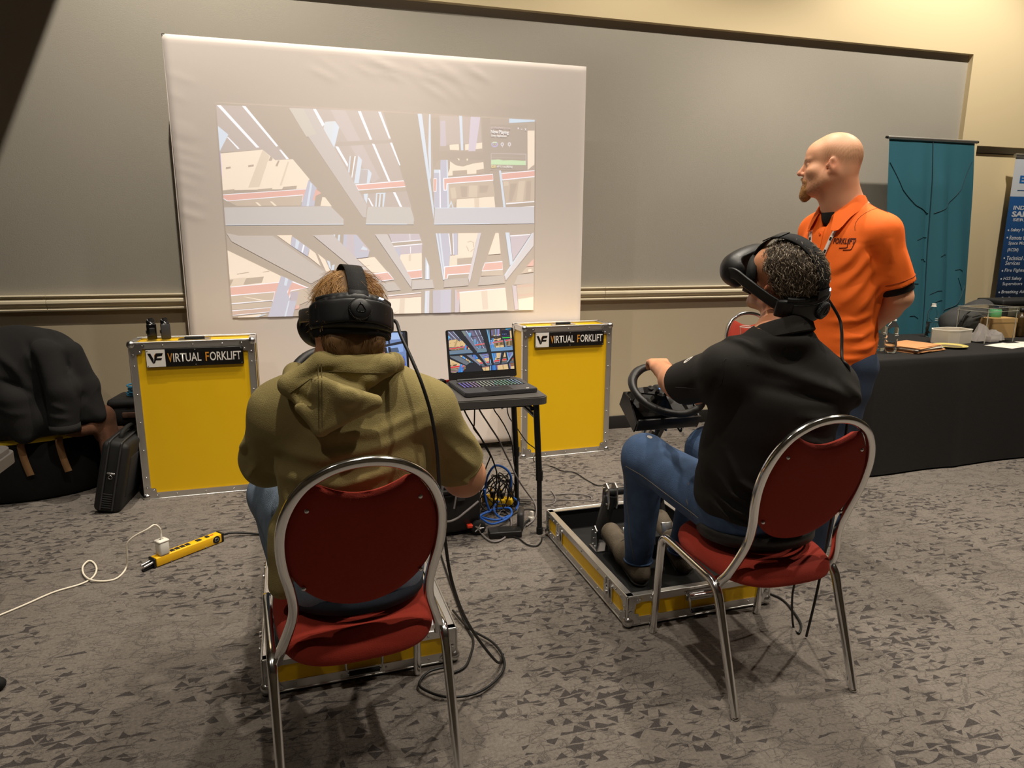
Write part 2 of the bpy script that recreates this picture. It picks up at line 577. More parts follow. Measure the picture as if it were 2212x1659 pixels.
# ------------------------------------------------------------------ carpet
def carpet_material():
    m = bpy.data.materials.new('patterned_carpet'); m.use_nodes = True
    nt = m.node_tree; N = nt.nodes; Lk = nt.links
    b = N['Principled BSDF']; b.inputs['Roughness'].default_value = 0.95; b.inputs['Specular IOR Level'].default_value = 0.1
    tc = N.new('ShaderNodeTexCoord')
    wob = N.new('ShaderNodeTexNoise'); wob.inputs['Scale'].default_value = 9; wob.inputs['Detail'].default_value = 2
    Lk.new(tc.outputs['Object'], wob.inputs['Vector'])
    mixv = N.new('ShaderNodeVectorMath'); mixv.operation = 'MULTIPLY_ADD'
    Lk.new(wob.outputs['Color'], mixv.inputs[0]); mixv.inputs[1].default_value = (0.035, 0.030, 0); Lk.new(tc.outputs['Object'], mixv.inputs[2])
    sep = N.new('ShaderNodeSeparateXYZ'); Lk.new(mixv.outputs[0], sep.inputs[0])
    px = E(nt, sep.outputs[0]); py = E(nt, sep.outputs[1])
    def rnd(a, bb, k):
        cb = N.new('ShaderNodeCombineXYZ'); Lk.new(a.s, cb.inputs[0]); Lk.new(bb.s, cb.inputs[1]); cb.inputs[2].default_value = k
        w = N.new('ShaderNodeTexWhiteNoise'); w.noise_dimensions = '3D'; Lk.new(cb.outputs[0], w.inputs['Vector'])
        sc = N.new('ShaderNodeSeparateColor'); Lk.new(w.outputs['Color'], sc.inputs[0])
        return E(nt, sc.outputs[0]), E(nt, sc.outputs[1]), E(nt, sc.outputs[2])
    # slowly varying density: triangles crowd together in patches
    big = N.new('ShaderNodeTexNoise'); big.inputs['Scale'].default_value = 1.7; big.inputs['Detail'].default_value = 1
    Lk.new(tc.outputs['Object'], big.inputs['Vector'])
    dens = (E(nt, big.outputs['Fac']) - 0.44) * 2.6
    def layer(cw, ch, seed, base, hmax, gain):
        row = (py / ch).floor()
        r0, r1, r2 = rnd(row, row, seed)
        xx = (px + r0 * 3.0) / cw
        col = xx.floor(); u = xx.fract(); v = (py / ch).fract()
        a, bb, c = rnd(col, row, seed + 1.5)
        a2, b2, c2 = rnd(col, row, seed + 5.5)
        vv = v - (v * 2.0 - 1.0) * (c2.gt(0.6))      # some triangles hang down
        wdt = a2 * 0.55 + 0.4
        u2 = (u - 0.05) / wdt
        apex = bb * 0.8 + 0.1
        tri = (u2 / apex).min((u2 * -1.0 + 1.0) / (apex * -1.0 + 1.0))
        hh = c * hmax + 0.2
        ins = (vv - 0.06).lt(tri * hh) * (vv.gt(0.06)) * tri.gt(0.0)
        return ins * a.lt(dens * gain + base)
    t = layer(0.072, 0.044, 1.0, 0.10, 0.55, 1.2).max(layer(0.054, 0.044, 11.0, 0.05, 0.6, 1.1)).max(layer(0.135, 0.044, 23.0, 0.12, 0.3, 0.6))
    # thin broken lines, mostly along the rows
    vo = N.new('ShaderNodeTexVoronoi'); vo.feature = 'DISTANCE_TO_EDGE'; vo.inputs['Scale'].default_value = 1.0
    mp = N.new('ShaderNodeMapping'); mp.inputs['Scale'].default_value = (7.0, 25, 1); Lk.new(mixv.outputs[0], mp.inputs['Vector']); Lk.new(mp.outputs[0], vo.inputs['Vector'])
    v2 = N.new('ShaderNodeTexVoronoi'); v2.feature = 'DISTANCE_TO_EDGE'; v2.inputs['Scale'].default_value = 1.0
    mp2 = N.new('ShaderNodeMapping'); mp2.inputs['Scale'].default_value = (21, 34, 1); mp2.inputs['Location'].default_value = (3.1, 1.7, 0); Lk.new(mixv.outputs[0], mp2.inputs['Vector']); Lk.new(mp2.outputs[0], v2.inputs['Vector'])
    brk = N.new('ShaderNodeTexNoise'); brk.inputs['Scale'].default_value = 14; Lk.new(tc.outputs['Object'], brk.inputs['Vector'])
    fine = N.new('ShaderNodeTexNoise'); fine.inputs['Scale'].default_value = 260; fine.inputs['Detail'].default_value = 3; Lk.new(tc.outputs['Object'], fine.inputs['Vector'])
    pile = N.new('ShaderNodeTexNoise'); pile.inputs['Scale'].default_value = 90; pile.inputs['Detail'].default_value = 3; Lk.new(tc.outputs['Object'], pile.inputs['Vector'])
    fe = E(nt, fine.outputs['Fac'])
    broken = E(nt, brk.outputs['Fac']).gt(0.44) * fe.gt(0.47)
    ln = E(nt, vo.outputs['Distance']).lt(0.040) * broken * 0.7
    ln2 = E(nt, v2.outputs['Distance']).lt(0.040) * broken * E(nt, brk.outputs['Fac']).gt(0.5)
    rowl = ((py / 0.044).fract()).lt(0.035) * broken * 0.8
    lines = ln.max(ln2 * 0.7).max(rowl)
    ragged = (t * ((fe - 0.5) * 0.9 + 0.8)).clamp()
    dark = ragged.max(lines * 0.75)
    tone = (E(nt, pile.outputs['Fac']) - 0.5) * 0.7 + (fe - 0.5) * 0.6 + 0.5
    c1 = N.new('ShaderNodeMix'); c1.data_type = 'RGBA'
    c1.inputs['A'].default_value = rgb(78, 73, 69); c1.inputs['B'].default_value = rgb(140, 132, 124)
    Lk.new(tone.clamp().s, c1.inputs['Factor'])
    c2 = N.new('ShaderNodeMix'); c2.data_type = 'RGBA'; Lk.new(c1.outputs['Result'], c2.inputs['A']); c2.inputs['B'].default_value = rgb(52, 49, 50)
    Lk.new(dark.clamp().s, c2.inputs['Factor']); Lk.new(c2.outputs['Result'], b.inputs['Base Color'])
    bp = N.new('ShaderNodeBump'); bp.inputs['Strength'].default_value = 0.6; bp.inputs['Distance'].default_value = 0.006
    Lk.new((fe * 0.5 + E(nt, pile.outputs['Fac']) * 0.7).s, bp.inputs['Height']); Lk.new(bp.outputs['Normal'], b.inputs['Normal'])
    return m
M_carpet = carpet_material()

def structure(name, mb, m, parent=None):
    o = mb.build(name, m, parent)
    if parent is None: o['kind'] = 'structure'
    return o
X0, X1, Y0, Y1, ZC = -6.0, 10.0, -5.0, 5.0, 5.25
structure('floor', MB().bx((X0, Y0, -0.1), (X1, 6.2, 0)), M_carpet)
structure('ceiling', MB().bx((X0, Y0, ZC), (X1, 6.2, ZC + 0.1)), M_ceiling)
structure('wall_left', MB().bx((X0 - 0.1, Y0, 0), (X0, 6.2, ZC)), M_wall_grey)
structure('wall_right', MB().bx((X1, Y0, 0), (X1 + 0.1, 6.2, ZC)), M_wall_grey)
structure('wall_front', MB().bx((X0, Y0 - 0.1, 0), (X1, Y0, ZC)), M_wall_grey)
# back wall: grey panel above the rail and beige panel below it, both recessed in a beige surround
RX, RZ = 5.453, 3.055           # right edge and top of the recess
wb = structure('wall_back', MB().bx((X0, Y1, 0), (RX + 0.1, Y1 + 0.15, RZ + 0.1)), M_wall_low)
structure('upper_panel', MB().bx((X0, Y1 - 0.006, 1.13), (RX, Y1, RZ)), M_wall_grey, wb)
NZ = 2.328                      # top of the second recess, at the right
sr = MB()
sr.bx((X0, Y1 - 0.05, RZ), (RX, Y1 + 0.15, ZC))              # above the recess
sr.bx((RX, Y1 - 0.05, NZ), (X1, Y1 + 0.15, ZC))              # right, above the second recess
sr.bx((RX, Y1 - 0.05, 0), (RX + 0.17, Y1 + 0.15, NZ))        # narrow pier
structure('surround', sr, M_wall_beige, wb)
structure('right_panel', MB().bx((RX + 0.17, Y1 - 0.004, 0), (X1, Y1 + 0.15, NZ)), M_wall_beige, wb)
structure('fascia_band', MB().bx((RX + 0.17, Y1 - 0.012, NZ - 0.052), (X1, Y1 - 0.004, NZ)), M_wall_grey, wb)
structure('dark_trim', MB().bx((RX + 0.17, Y1 - 0.014, NZ - 0.058), (X1, Y1 - 0.004, NZ - 0.052)), M_black_base, wb)  # thin black trim strip below the fascia
# out-of-view panel added to block the lamp at the wall's left end
_n0 = _d1.cross(_d2).normalized(); _n0 = -_n0 if _n0.x < 0 else _n0
_e1 = _L + (Vector((-1.359, 5, 2.873)) - _L) * 0.45; _e2 = _L + (Vector((-1.771, 5, 1.972)) - _L) * 0.45
_t0 = (_e2 - _e1); _a, _b = _e1 - _t0 * 2.4, _e2 + _t0 * 1.0
_w = _n0 * -0.7; _th = _t0.cross(_n0).normalized() * 0.012
o = raw('added_light_baffle', [_a, _b, _b + _w, _a + _w, _a + _th, _b + _th, _b + _w + _th, _a + _w + _th], [(0, 1, 2, 3), (7, 6, 5, 4), (0, 4, 5, 1), (1, 5, 6, 2), (2, 6, 7, 3), (3, 7, 4, 0)], M_black_base)
o['kind'] = 'structure'
# chair rail
def rail_profile(x0, x1):
    prof = [(0, 1.045), (0.018, 1.045), (0.028, 1.05), (0.030, 1.058), (0.022, 1.066), (0.016, 1.072), (0.030, 1.082), (0.038, 1.098),
            (0.036, 1.112), (0.026, 1.122), (0.018, 1.127), (0.022, 1.133), (0.034, 1.137), (0.037, 1.143), (0.034, 1.149), (0.0, 1.149)]
    n = len(prof)
    v = [(x0, Y1 - 0.006 - d, z) for d, z in prof] + [(x1, Y1 - 0.006 - d, z) for d, z in prof]
    f = [(i, (i + 1) % n, n + (i + 1) % n, n + i) for i in range(n)] + [tuple(range(n))[::-1], tuple(range(n, 2 * n))]
    return v, f
for a, b in ((X0, -1.62), (-1.617, 2.168), (2.171, RX)):
    v, f = rail_profile(a, b)
    o = raw('trim_1' if a == X0 else ('trim_2' if a < 0 else 'trim_3'), v, f, M_rail); o['kind'] = 'structure'
structure('baseboard_back', MB().bx((X0, Y1 - 0.014, 0), (RX, Y1 - 0.001, 0.107), 0.004), M_black_base)
structure('baseboard_right', MB().bx((RX + 0.17, Y1 - 0.018, 0), (X1, Y1 - 0.004, 0.107), 0.004), M_black_base)
# ------------------------------------------------------------------ projection screen
def screen_fabric_material():
    m = mat('white_screen_fabric', rgb(238, 229, 224), 0.85, bump=0.15, bscale=500, sheen=0.1)
    return m
M_fabric = screen_fabric_material()
SX0, SX1, SZ0, SZ1, SY = -0.775, 1.868, 0.045, 2.665, 4.70
scr = thing('projection_screen', 'wide white fabric projection screen showing a warehouse scene, in front of the grey wall', 'screen', ((SX0 + SX1) / 2, SY + 0.02, 0))
def screen_cloth():
    nx, nz = 150, 150
    x = np.linspace(0, 1, nx); z = np.linspace(0, 1, nz)
    X, Z = np.meshgrid(x, z)
    w = SX1 - SX0; h = SZ1 - SZ0
    Y = np.zeros_like(X)
    # soft puckers hanging from the top edge and fanning at the corners; flat in the picture area
    def crease(x0, z0, x1, z1, amp, wd):
        dx, dz = x1 - x0, z1 - z0; L2 = dx * dx + dz * dz
        t = np.clip(((X - x0) * dx + (Z - z0) * dz) / L2, 0, 1)
        d = np.hypot((X - x0 - t * dx), (Z - z0 - t * dz)); return amp * np.exp(-(d / wd) ** 2) * np.sin(PI * np.clip(t, 0.02, 0.98)) ** 0.6
    r = random.Random(3)
    for i in range(26):
        a = 0.30 + 0.42 * r.random(); b = 0.985 - 0.05 * r.random() ** 2
        Y -= crease(a, b, a + 0.05 + 0.06 * r.random(), b - 0.02 - 0.035 * r.random(), 0.0008 + 0.0013 * r.random(), 0.004 + 0.003 * r.random())
    for i in range(14):
        a = 0.05 + 0.85 * r.random(); Y -= crease(a, 0.02 + 0.02 * r.random(), a - 0.05 + 0.1 * r.random(), 0.10 + 0.03 * r.random(), 0.0016, 0.008)
    for i in range(12):
        b = 0.55 + 0.4 * r.random(); Y -= crease(0.0, b, 0.04 + 0.03 * r.random(), b - 0.02, 0.0015, 0.006)
    for i in range(10):
        b = 0.75 + 0.15 * r.random(); a = 0.5 + 0.3 * r.random(); Y -= crease(a, b, a + 0.09, b - 0.006, 0.0006, 0.004)
    edge = np.minimum(np.minimum(X * w, (1 - X) * w), np.minimum(Z * h, (1 - Z) * h))
    roll = np.clip(1 - edge / 0.03, 0, 1) ** 2 * 0.02
    bow = 0.010 * np.sin(PI * Z) * (X < 0.02)
    V = np.stack([SX0 + X * w + bow - (SX0 + SX1) / 2, Y * 1.0 + roll - 0.02, SZ0 + Z * h], -1).reshape(-1, 3)
    F = []
    for j in range(nz - 1):
        for i in range(nx - 1):
            a = j * nx + i; F.append((a, a + 1, a + nx + 1, a + nx))
    return V, F
v, f = screen_cloth()
raw('fabric', v, f, M_fabric, scr, True)
W2 = (SX1 - SX0) / 2
fr = MB()
for a, b in (((-W2, SZ0), (-W2, SZ1)), ((W2, SZ0), (W2, SZ1)), ((-W2, SZ0), (W2, SZ0)), ((-W2, SZ1), (W2, SZ1)), ((0, SZ0), (0, SZ1))):
    sgn = lambda q: -0.02 * (1 if q > 0 else -1) if q else 0
    fr.cyl((a[0] + sgn(a[0]), 0.035, a[1] + (0.02 if a[1] < 1 else -0.02)), (b[0] + sgn(b[0]), 0.035, b[1] + (0.02 if b[1] < 1 else -0.02)), 0.016, seg=10)
fr.build('frame', M_alu, scr)
fb = MB()
fb.bx((-W2, 0.0, SZ0), (-W2 + 0.004, 0.052, SZ1)).bx((W2 - 0.004, 0.0, SZ0), (W2, 0.052, SZ1)).bx((-W2, 0.0, SZ1 - 0.004), (W2, 0.052, SZ1)).bx((-W2, 0.0, SZ0), (W2, 0.052, SZ0 + 0.004))
fb.build('side_band', M_fabric, scr)
for x in (-W2 + 0.25, W2 - 0.25):
    MB().box((x, 0.055, 0.012), (0.05, 0.10, 0.02), 0.006).build('foot', M_alu, scr)
    MB().cyl((x, 0.035, 0.02), (x, 0.035, SZ0 + 0.02), 0.012).build('foot_post', M_alu, scr)
# the picture: flat shapes that give off light, laid over the fabric (and again on the laptop)
def picture(name, origin, xd, yd, w, h, nd, parent, gain, base=None, base_rgb=(30, 30, 40), step=0.00002, strength=1.0, black=0.0, wash=0.0):
    X = Vector(xd); Y = Vector(yd); Nn = Vector(nd); O = Vector(origin)
    V = []; F = []; C = []
    quads = [(base_rgb, [(0, 0), (1000, 0), (1000, 1000), (0, 1000)])]
    for line in PIC.split('\n'):
        ci, pts = line.split(':')
        quads.append((PIC_COLS[int(ci)], [tuple(map(float, p.split(','))) for p in pts.split(' ')]))
    for k, (c, pts) in enumerate(quads):
        s = len(V)
        for u, vv in pts: V.append(O + X * (u / 1000 * w) + Y * (vv / 1000 * h) + Nn * (k * step))
        area = sum(pts[i - 1][0] * pts[i][1] - pts[i][0] * pts[i - 1][1] for i in range(len(pts)))
        idx = list(range(s, s + len(pts)))
        if area < 0: idx.reverse()
        F.append(idx); C.append(c)
    me = bpy.data.meshes.new(name); me.from_pydata([tuple(q) for q in V], [], F); me.update()
    at = me.color_attributes.new('picture', 'FLOAT_COLOR', 'CORNER')
    d = []
    for p, c in zip(me.polygons, C):
        l = [max(0, s2l(q) - black) for q in c]
        y_ = 0.25 * l[0] + 0.6 * l[1] + 0.15 * l[2]; l = [q * (1 - wash) + wash * y_ * k for q, k in zip(l, (0.95, 1.0, 1.08))]
        d.extend(([l[0], l[1], l[2], 1.0]) * p.loop_total)
    at.data.foreach_set('color', d)
    m = bpy.data.materials.new(name + '_light'); m.use_nodes = True; nt = m.node_tree
    b = nt.nodes['Principled BSDF']; a = nt.nodes.new('ShaderNodeVertexColor'); a.layer_name = 'picture'
    b.inputs['Base Color'].default_value = base or (0.01, 0.01, 0.01, 1); b.inputs['Roughness'].default_value = 0.85 if base else 0.4
    nt.links.new(a.outputs['Color'], b.inputs['Emission Color']); b.inputs['Emission Strength'].default_value = strength
    return finish(name, me, m, parent)
PX0, PZ0, PW, PH = -0.507, 1.0095, 2.006, 1.288
cx = (SX0 + SX1) / 2
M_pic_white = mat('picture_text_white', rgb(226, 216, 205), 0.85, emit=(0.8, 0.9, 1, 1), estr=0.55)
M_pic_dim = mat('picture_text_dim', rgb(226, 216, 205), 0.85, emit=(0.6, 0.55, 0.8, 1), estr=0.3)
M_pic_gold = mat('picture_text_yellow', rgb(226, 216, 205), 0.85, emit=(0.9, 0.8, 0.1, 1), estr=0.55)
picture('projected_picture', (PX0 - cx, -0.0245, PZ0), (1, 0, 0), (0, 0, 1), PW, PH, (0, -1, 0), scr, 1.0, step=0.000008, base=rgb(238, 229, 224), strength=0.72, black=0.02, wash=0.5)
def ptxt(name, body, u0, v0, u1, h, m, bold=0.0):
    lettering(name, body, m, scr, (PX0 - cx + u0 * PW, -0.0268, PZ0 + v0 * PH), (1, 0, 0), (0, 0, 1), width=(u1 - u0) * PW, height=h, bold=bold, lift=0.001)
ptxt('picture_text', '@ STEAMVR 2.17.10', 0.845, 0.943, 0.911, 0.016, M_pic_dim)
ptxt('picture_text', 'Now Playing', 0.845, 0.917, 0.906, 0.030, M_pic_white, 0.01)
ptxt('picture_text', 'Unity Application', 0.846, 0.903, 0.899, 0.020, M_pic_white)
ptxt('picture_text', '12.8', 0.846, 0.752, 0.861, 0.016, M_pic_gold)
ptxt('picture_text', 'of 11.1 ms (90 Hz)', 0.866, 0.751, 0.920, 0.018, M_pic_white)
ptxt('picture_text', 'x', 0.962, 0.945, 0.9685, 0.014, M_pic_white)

# ------------------------------------------------------------------ flight cases
CW, CH, CD = 0.655, 0.92, 0.225
def clover(mb, M, s=1.0, th=0.003, lobes=((0.062, 0.012), (0.046, 0.046), (0.012, 0.062))):
    """lobed steel corner leg lying in the local x,y plane with its outer corner at the origin"""
    pts = [(0, 0), (0.05 * s, 0)]
    for lx, ly in lobes:
        a0 = math.atan2(ly, lx)
        for k in range(-3, 4):
            a = a0 + k * 0.42
            pts.append((lx * s + 0.013 * s * math.cos(a), ly * s + 0.013 * s * math.sin(a)))
    pts += [(0, 0.05 * s)]
    mb.prism(pts, 0, th, M)
    for lx, ly in lobes:
        mb.sphere((lx * s, ly * s, th), 0.005 * s, 8, 5, (1, 1, 0.6), M)
def frame3(o, x, y, z):
    m = Matrix((Vector(x), Vector(y), Vector(z))).transposed().to_4x4(); m.translation = Vector(o); return m
M_logo_orange = mat('sign_orange', rgb(205, 136, 44), 0.5)
M_sign_white = mat('sign_white', rgb(226, 222, 216), 0.4)
M_sign_black = mat('sign_black', rgb(16, 15, 15), 0.35)
def case_sign(parent, w):
    """black name plate with the white logo panel; front face towards -y"""
    x0, x1, z0, z1 = 0.080, 0.595, 0.780, 0.884
    pl = MB().bx((x0, -0.012, z0), (x1, 0.004, z1), 0.002).build('name_plate', M_sign_black, parent)
    MB().bx((x0 + 0.003, -0.0135, z0 + 0.003), (x0 + 0.100, -0.0118, z1 - 0.003)).build('logo_panel', M_sign_white, pl)
    def put(pts, d=-0.0142): return [(x0 + 0.010 + px * 0.080, d, z0 + 0.024 + pz * 0.058) for px, pz in pts]
    V = [(0.0, 0.98), (0.20, 0.98), (0.38, 0.38), (0.36, 0.0), (0.31, 0.0)]
    Fs = [(0.36, 0.0), (0.44, 0.02), (0.52, 0.30), (0.86, 0.30), (0.93, 0.50), (0.58, 0.50), (0.63, 0.66), (0.93, 0.72), (1.0, 0.98), (0.56, 0.98), (0.47, 0.80)]
    Or = [(0.40, 0.42), (0.47, 0.80), (0.56, 0.98), (0.52, 0.98), (0.43, 0.78)]
    mb = MB()
    for p in (V, Fs): mb.add(put(p), [range(len(p))])
    mb.build('logo_mark', M_sign_black, pl)
    MB().add(put(Or, -0.0145), [range(5)]).build('logo_stripe', M_logo_orange, pl)
    def t(body, a, b, h, m, zz=0.026): lettering('letters', body, m, pl, (x0 + a, -0.0122, z0 + zz), (1, 0, 0), (0, 0, 1), width=b - a, height=h, bold=0.012, lift=0.001)
    t('V', 0.113, 0.137, 0.052, M_logo_orange); t('IRTUAL', 0.141, 0.288, 0.050, M_sign_white, 0.027)
    t('F', 0.311, 0.330, 0.052, M_logo_orange); t('ORKLIFT', 0.334, 0.503, 0.051, M_sign_white, 0.027)
    for x in (x0 + 0.010, (x0 + x1) / 2, x1 - 0.010):
        for z in (z0 + 0.009, z1 - 0.009):
            MB().cyl((x, -0.011, z), (x, -0.0145, z), 0.0032, seg=8).build('screw', M_alu, pl)
def edge_angle(parent, a, b, n1, n2, wdt=0.034, th=0.003):
    """aluminium angle along a-b lying on the two faces with outward normals n1, n2"""
    a = Vector(a); b = Vector(b); n1 = Vector(n1); n2 = Vector(n2)
    mb = MB()
    for n, m in ((n1, n2), (n2, n1)):
        p = [a + n * th + m * th, b + n * th + m * th, b + n * th - m * wdt, a + n * th - m * wdt]
        q = [r - n * (th + 0.001) for r in p]
        mb.add(p + q, [(0, 1, 2, 3), (7, 6, 5, 4), (0, 4, 5, 1), (1, 5, 6, 2), (2, 6, 7, 3), (3, 7, 4, 0)])
    mb.cyl(a + n1 * th + n2 * th, b + n1 * th + n2 * th, 0.0035, seg=6)
    return mb.build('edge_angle', M_alu, parent)
def case_lid(label, loc, rz):
    t = thing('flight_case', label, 'case', loc, rz, 'yellow upright flight cases')
    w, h, d = CW, CH, CD
    MB().bx((0.004, 0.004, 0.004), (w - 0.004, d - 0.004, h - 0.004)).build('yellow_shell', M_yellow, t)
    xs, ys, zs = (0, w), (0, d), (0, h)
    sg = lambda q: -1 if q == 0 else 1
    for y in ys:
        for z in zs: edge_angle(t, (0, y, z), (w, y, z), (0, sg(y), 0), (0, 0, sg(z)))
        for x in xs: edge_angle(t, (x, y, 0), (x, y, h), (0, sg(y), 0), (sg(x), 0, 0))
    for x in xs:
        for z in zs: edge_angle(t, (x, 0, z), (x, d, z), (sg(x), 0, 0), (0, 0, sg(z)), 0.030)
    for x in xs:
        for z in zs:
            ix = 1 if x == 0 else -1; iz = 1 if z == 0 else -1
            mb = MB(); mb.sphere((x + ix * 0.008, 0.008, z + iz * 0.008), 0.024, 14, 10)
            clover(mb, frame3((x + ix * 0.004, -0.003, z + iz * 0.004), (ix, 0, 0), (0, 0, iz), (0, -1, 0)))
            mb.build('ball_corner', M_steel, t)
            mb = MB(); mb.bx((x - 0.006, d - 0.05, z - 0.006), (x + ix * 0.045, d + 0.006, z + iz * 0.045), 0.006); mb.build('rear_corner', M_steel, t)
    rv = MB()
    for i in range(5):
        for x in (0.017, w - 0.017): rv.sphere((x, -0.004, 0.13 + i * (h - 0.26) / 4), 0.0048, 8, 5)
        for x in (-0.004, w + 0.004): rv.sphere((x, 0.017, 0.13 + i * (h - 0.26) / 4), 0.0048, 8, 5)
    for i in range(3):
        for z in (0.017, h - 0.017): rv.sphere((0.17 + i * (w - 0.34) / 2, -0.004, z), 0.0048, 8, 5)
    rv = rv.build('rivets', M_steel, t); tag(rv, kind='stuff')
    hd = MB(); hd.prism(rounded_rect(0.175, 0.072, 0.02), 0, 0.004, Matrix.Translation((w / 2, d / 2 - 0.02, h + 0.0)))
    hd = hd.build('handle_plate', M_steel, t)
    MB().bx((w / 2 - 0.055, d / 2 - 0.030, h + 0.004), (w / 2 + 0.055, d / 2 - 0.006, h + 0.016), 0.005).build('grip', M_rubber, hd)
    case_sign(t, w)
    return t
case_lid('yellow flight case standing at left of the screen beside black bags', (-1.013, 4.26, 0.004), math.radians(1.1))
case_lid('yellow flight case standing behind the laptop table at right of the screen', (1.345, 4.425, 0.004), math.radians(2.6))

def case_base(label, loc, rz):
    t = thing('open_flight_case', label, 'case', loc, rz, 'open flight case trays on the floor')
    w, l, h, z0 = CW, CH, 0.118, 0.014
    th = 0.012; z1 = z0 + h
    MB().bx((0, 0, z0), (w, th, z1)).bx((0, l - th, z0), (w, l, z1)).bx((0, th, z0), (th, l - th, z1)).bx((w - th, th, z0), (w, l - th, z1)).build('yellow_shell', M_yellow, t)
    MB().bx((th, th, z0), (w - th, l - th, z0 + 0.012)).build('tray_floor', M_matte, t)
    ln = MB(); e = 0.002
    ln.bx((th, th, z0 + 0.012), (w - th, th + e, z1 - 0.002)).bx((th, l - th - e, z0 + 0.012), (w - th, l - th, z1 - 0.002)).bx((th, th, z0 + 0.012), (th + e, l - th, z1 - 0.002)).bx((w - th - e, th, z0 + 0.012), (w - th, l - th, z1 - 0.002))
    ln.build('black_lining', M_matte, t)
    sg = lambda q: -1 if q == 0 else 1
    for y in (0, l):
        edge_angle(t, (0, y, z0), (w, y, z0), (0, sg(y), 0), (0, 0, -1), 0.030)
        edge_angle(t, (0, y, z1), (w, y, z1), (0, sg(y), 0), (0, 0, 1), 0.026)
    for x in (0, w):
        edge_angle(t, (x, 0, z0), (x, l, z0), (sg(x), 0, 0), (0, 0, -1), 0.030)
        edge_angle(t, (x, 0, z1), (x, l, z1), (sg(x), 0, 0), (0, 0, 1), 0.026)
        for y in (0, l):
            edge_angle(t, (x, y, z0), (x, y, z1), (sg(x), 0, 0), (0, sg(y), 0), 0.030)
            ix = 1 if x == 0 else -1; iy = 1 if y == 0 else -1
            mb = MB(); mb.sphere((x + ix * 0.008, y + iy * 0.008, z0 + 0.010), 0.024, 14, 10)
            clover(mb, frame3((x + ix * 0.004, y - iy * 0.004, z0 + 0.002), (ix, 0, 0), (0, 0, 1), (0, -iy, 0)), 0.75)
            clover(mb, frame3((x - ix * 0.004, y + iy * 0.004, z0 + 0.002), (0, iy, 0), (0, 0, 1), (-ix, 0, 0)), 0.75)
            mb.build('ball_corner', M_steel, t)
            mb = MB()
            for M in (frame3((x + ix * 0.002, y - iy * 0.004, z1), (ix, 0, 0), (0, 0, -1), (0, -iy, 0)), frame3((x - ix * 0.004, y + iy * 0.002, z1), (0, iy, 0), (0, 0, -1), (-ix, 0, 0))):
                mb.prism([(0, 0), (0.05, 0), (0.058, 0.012), (0.05, 0.026), (0.032, 0.03), (0.028, 0.05), (0.014, 0.056), (0, 0.05)], 0, 0.003, M)
                for p in ((0.048, 0.015), (0.038, 0.015), (0.014, 0.044)): mb.sphere((p[0], p[1], 0.003), 0.004, 8, 5, (1, 1, .6), M)
            mb.build('corner_brace', M_steel, t)
            MB().cyl((x + ix * 0.05, y + iy * 0.05, 0), (x + ix * 0.05, y + iy * 0.05, z0), 0.016).build('rubber_foot', M_rubber, t)
    # butterfly latches on both long sides
    for x, s in ((0, -1), (w, 1)):
        for y in (0.17, 0.74):
            M = frame3((x + s * 0.003, y, z0 + 0.058), (0, -s, 0), (0, 0, 1), (s, 0, 0))
            lt = MB(); lt.prism(rounded_rect(0.080, 0.090, 0.016), 0, 0.004, M)
            for px in (-0.032, 0.032):
                for py in (-0.037, 0.037): lt.sphere((px, py, 0.004), 0.0035, 6, 4, (1, 1, .6), M)
            lt = lt.build('latch', M_steel, t)
            wg = MB(); wg.prism([(-0.026, -0.020), (0.026, -0.020), (0.020, 0.014), (0.0, 0.022), (-0.020, 0.014)], 0.006, 0.011, M)
            wg.cyl(M @ Vector((0, 0, 0.004)), M @ Vector((0, 0, 0.016)), 0.010, seg=10); wg.cyl(M @ Vector((-0.016, 0.016, 0.008)), M @ Vector((-0.014, 0.062, 0.008)), 0.004, seg=8).cyl(M @ Vector((0.016, 0.016, 0.008)), M @ Vector((0.014, 0.062, 0.008)), 0.004, seg=8)
            wg.build('latch_wing', M_steel, lt)
            cat_ = MB(); cat_.prism(rounded_rect(0.055, 0.030, 0.006), 0, 0.006, frame3((x + s * 0.003, y, z1 - 0.018), (0, -s, 0), (0, 0, 1), (s, 0, 0))); cat_.build('latch_catch', M_steel, t)
    # sprung handles on both ends
    for y, s in ((0, -1), (l, 1)):
        M = frame3((w / 2, y + s * 0.004, z0 + 0.088), (-s, 0, 0), (0, 0, 1), (0, s, 0))
        hp = MB(); hp.prism(rounded_rect(0.145, 0.044, 0.01), 0, 0.005, M)
        hp.cyl(M @ Vector((-0.062, 0, 0.010)), M @ Vector((0.062, 0, 0.010)), 0.011, seg=12)
        hp = hp.build('handle', M_steel, t)
        bl = MB(); bl.tube([M @ Vector(q) for q in ((-0.062, 0, 0.012), (-0.062, -0.030, 0.020), (-0.058, -0.060, 0.018), (0.058, -0.060, 0.018), (0.062, -0.030, 0.020), (0.062, 0, 0.012))], 0.0048, 8)
        bl = bl.build('bail', M_steel, hp)
        MB().cyl(M @ Vector((-0.052, -0.060, 0.018)), M @ Vector((0.052, -0.060, 0.018)), 0.0085, seg=12).build('bail_grip', M_rubber, hp)
    rv = MB()
    for x in (-0.004, w + 0.004):
        for i in range(5):
            yy = 0.10 + i * (l - 0.2) / 4; rv.sphere((x, yy, z0 + 0.016), 0.0042, 8, 5).sphere((x, yy, z1 - 0.013), 0.0042, 8, 5)
    for y in (-0.004, l + 0.004):
        for i in range(4):
            xx = 0.10 + i * (w - 0.2) / 3; rv.sphere((xx, y, z0 + 0.016), 0.0042, 8, 5).sphere((xx, y, z1 - 0.013), 0.0042, 8, 5)
    rv = rv.build('rivets', M_steel, t); tag(rv, kind='stuff')
    return t
case_base('open yellow flight case tray under the feet of the person in black', (1.1203, 2.2492, 0), 0.0194)
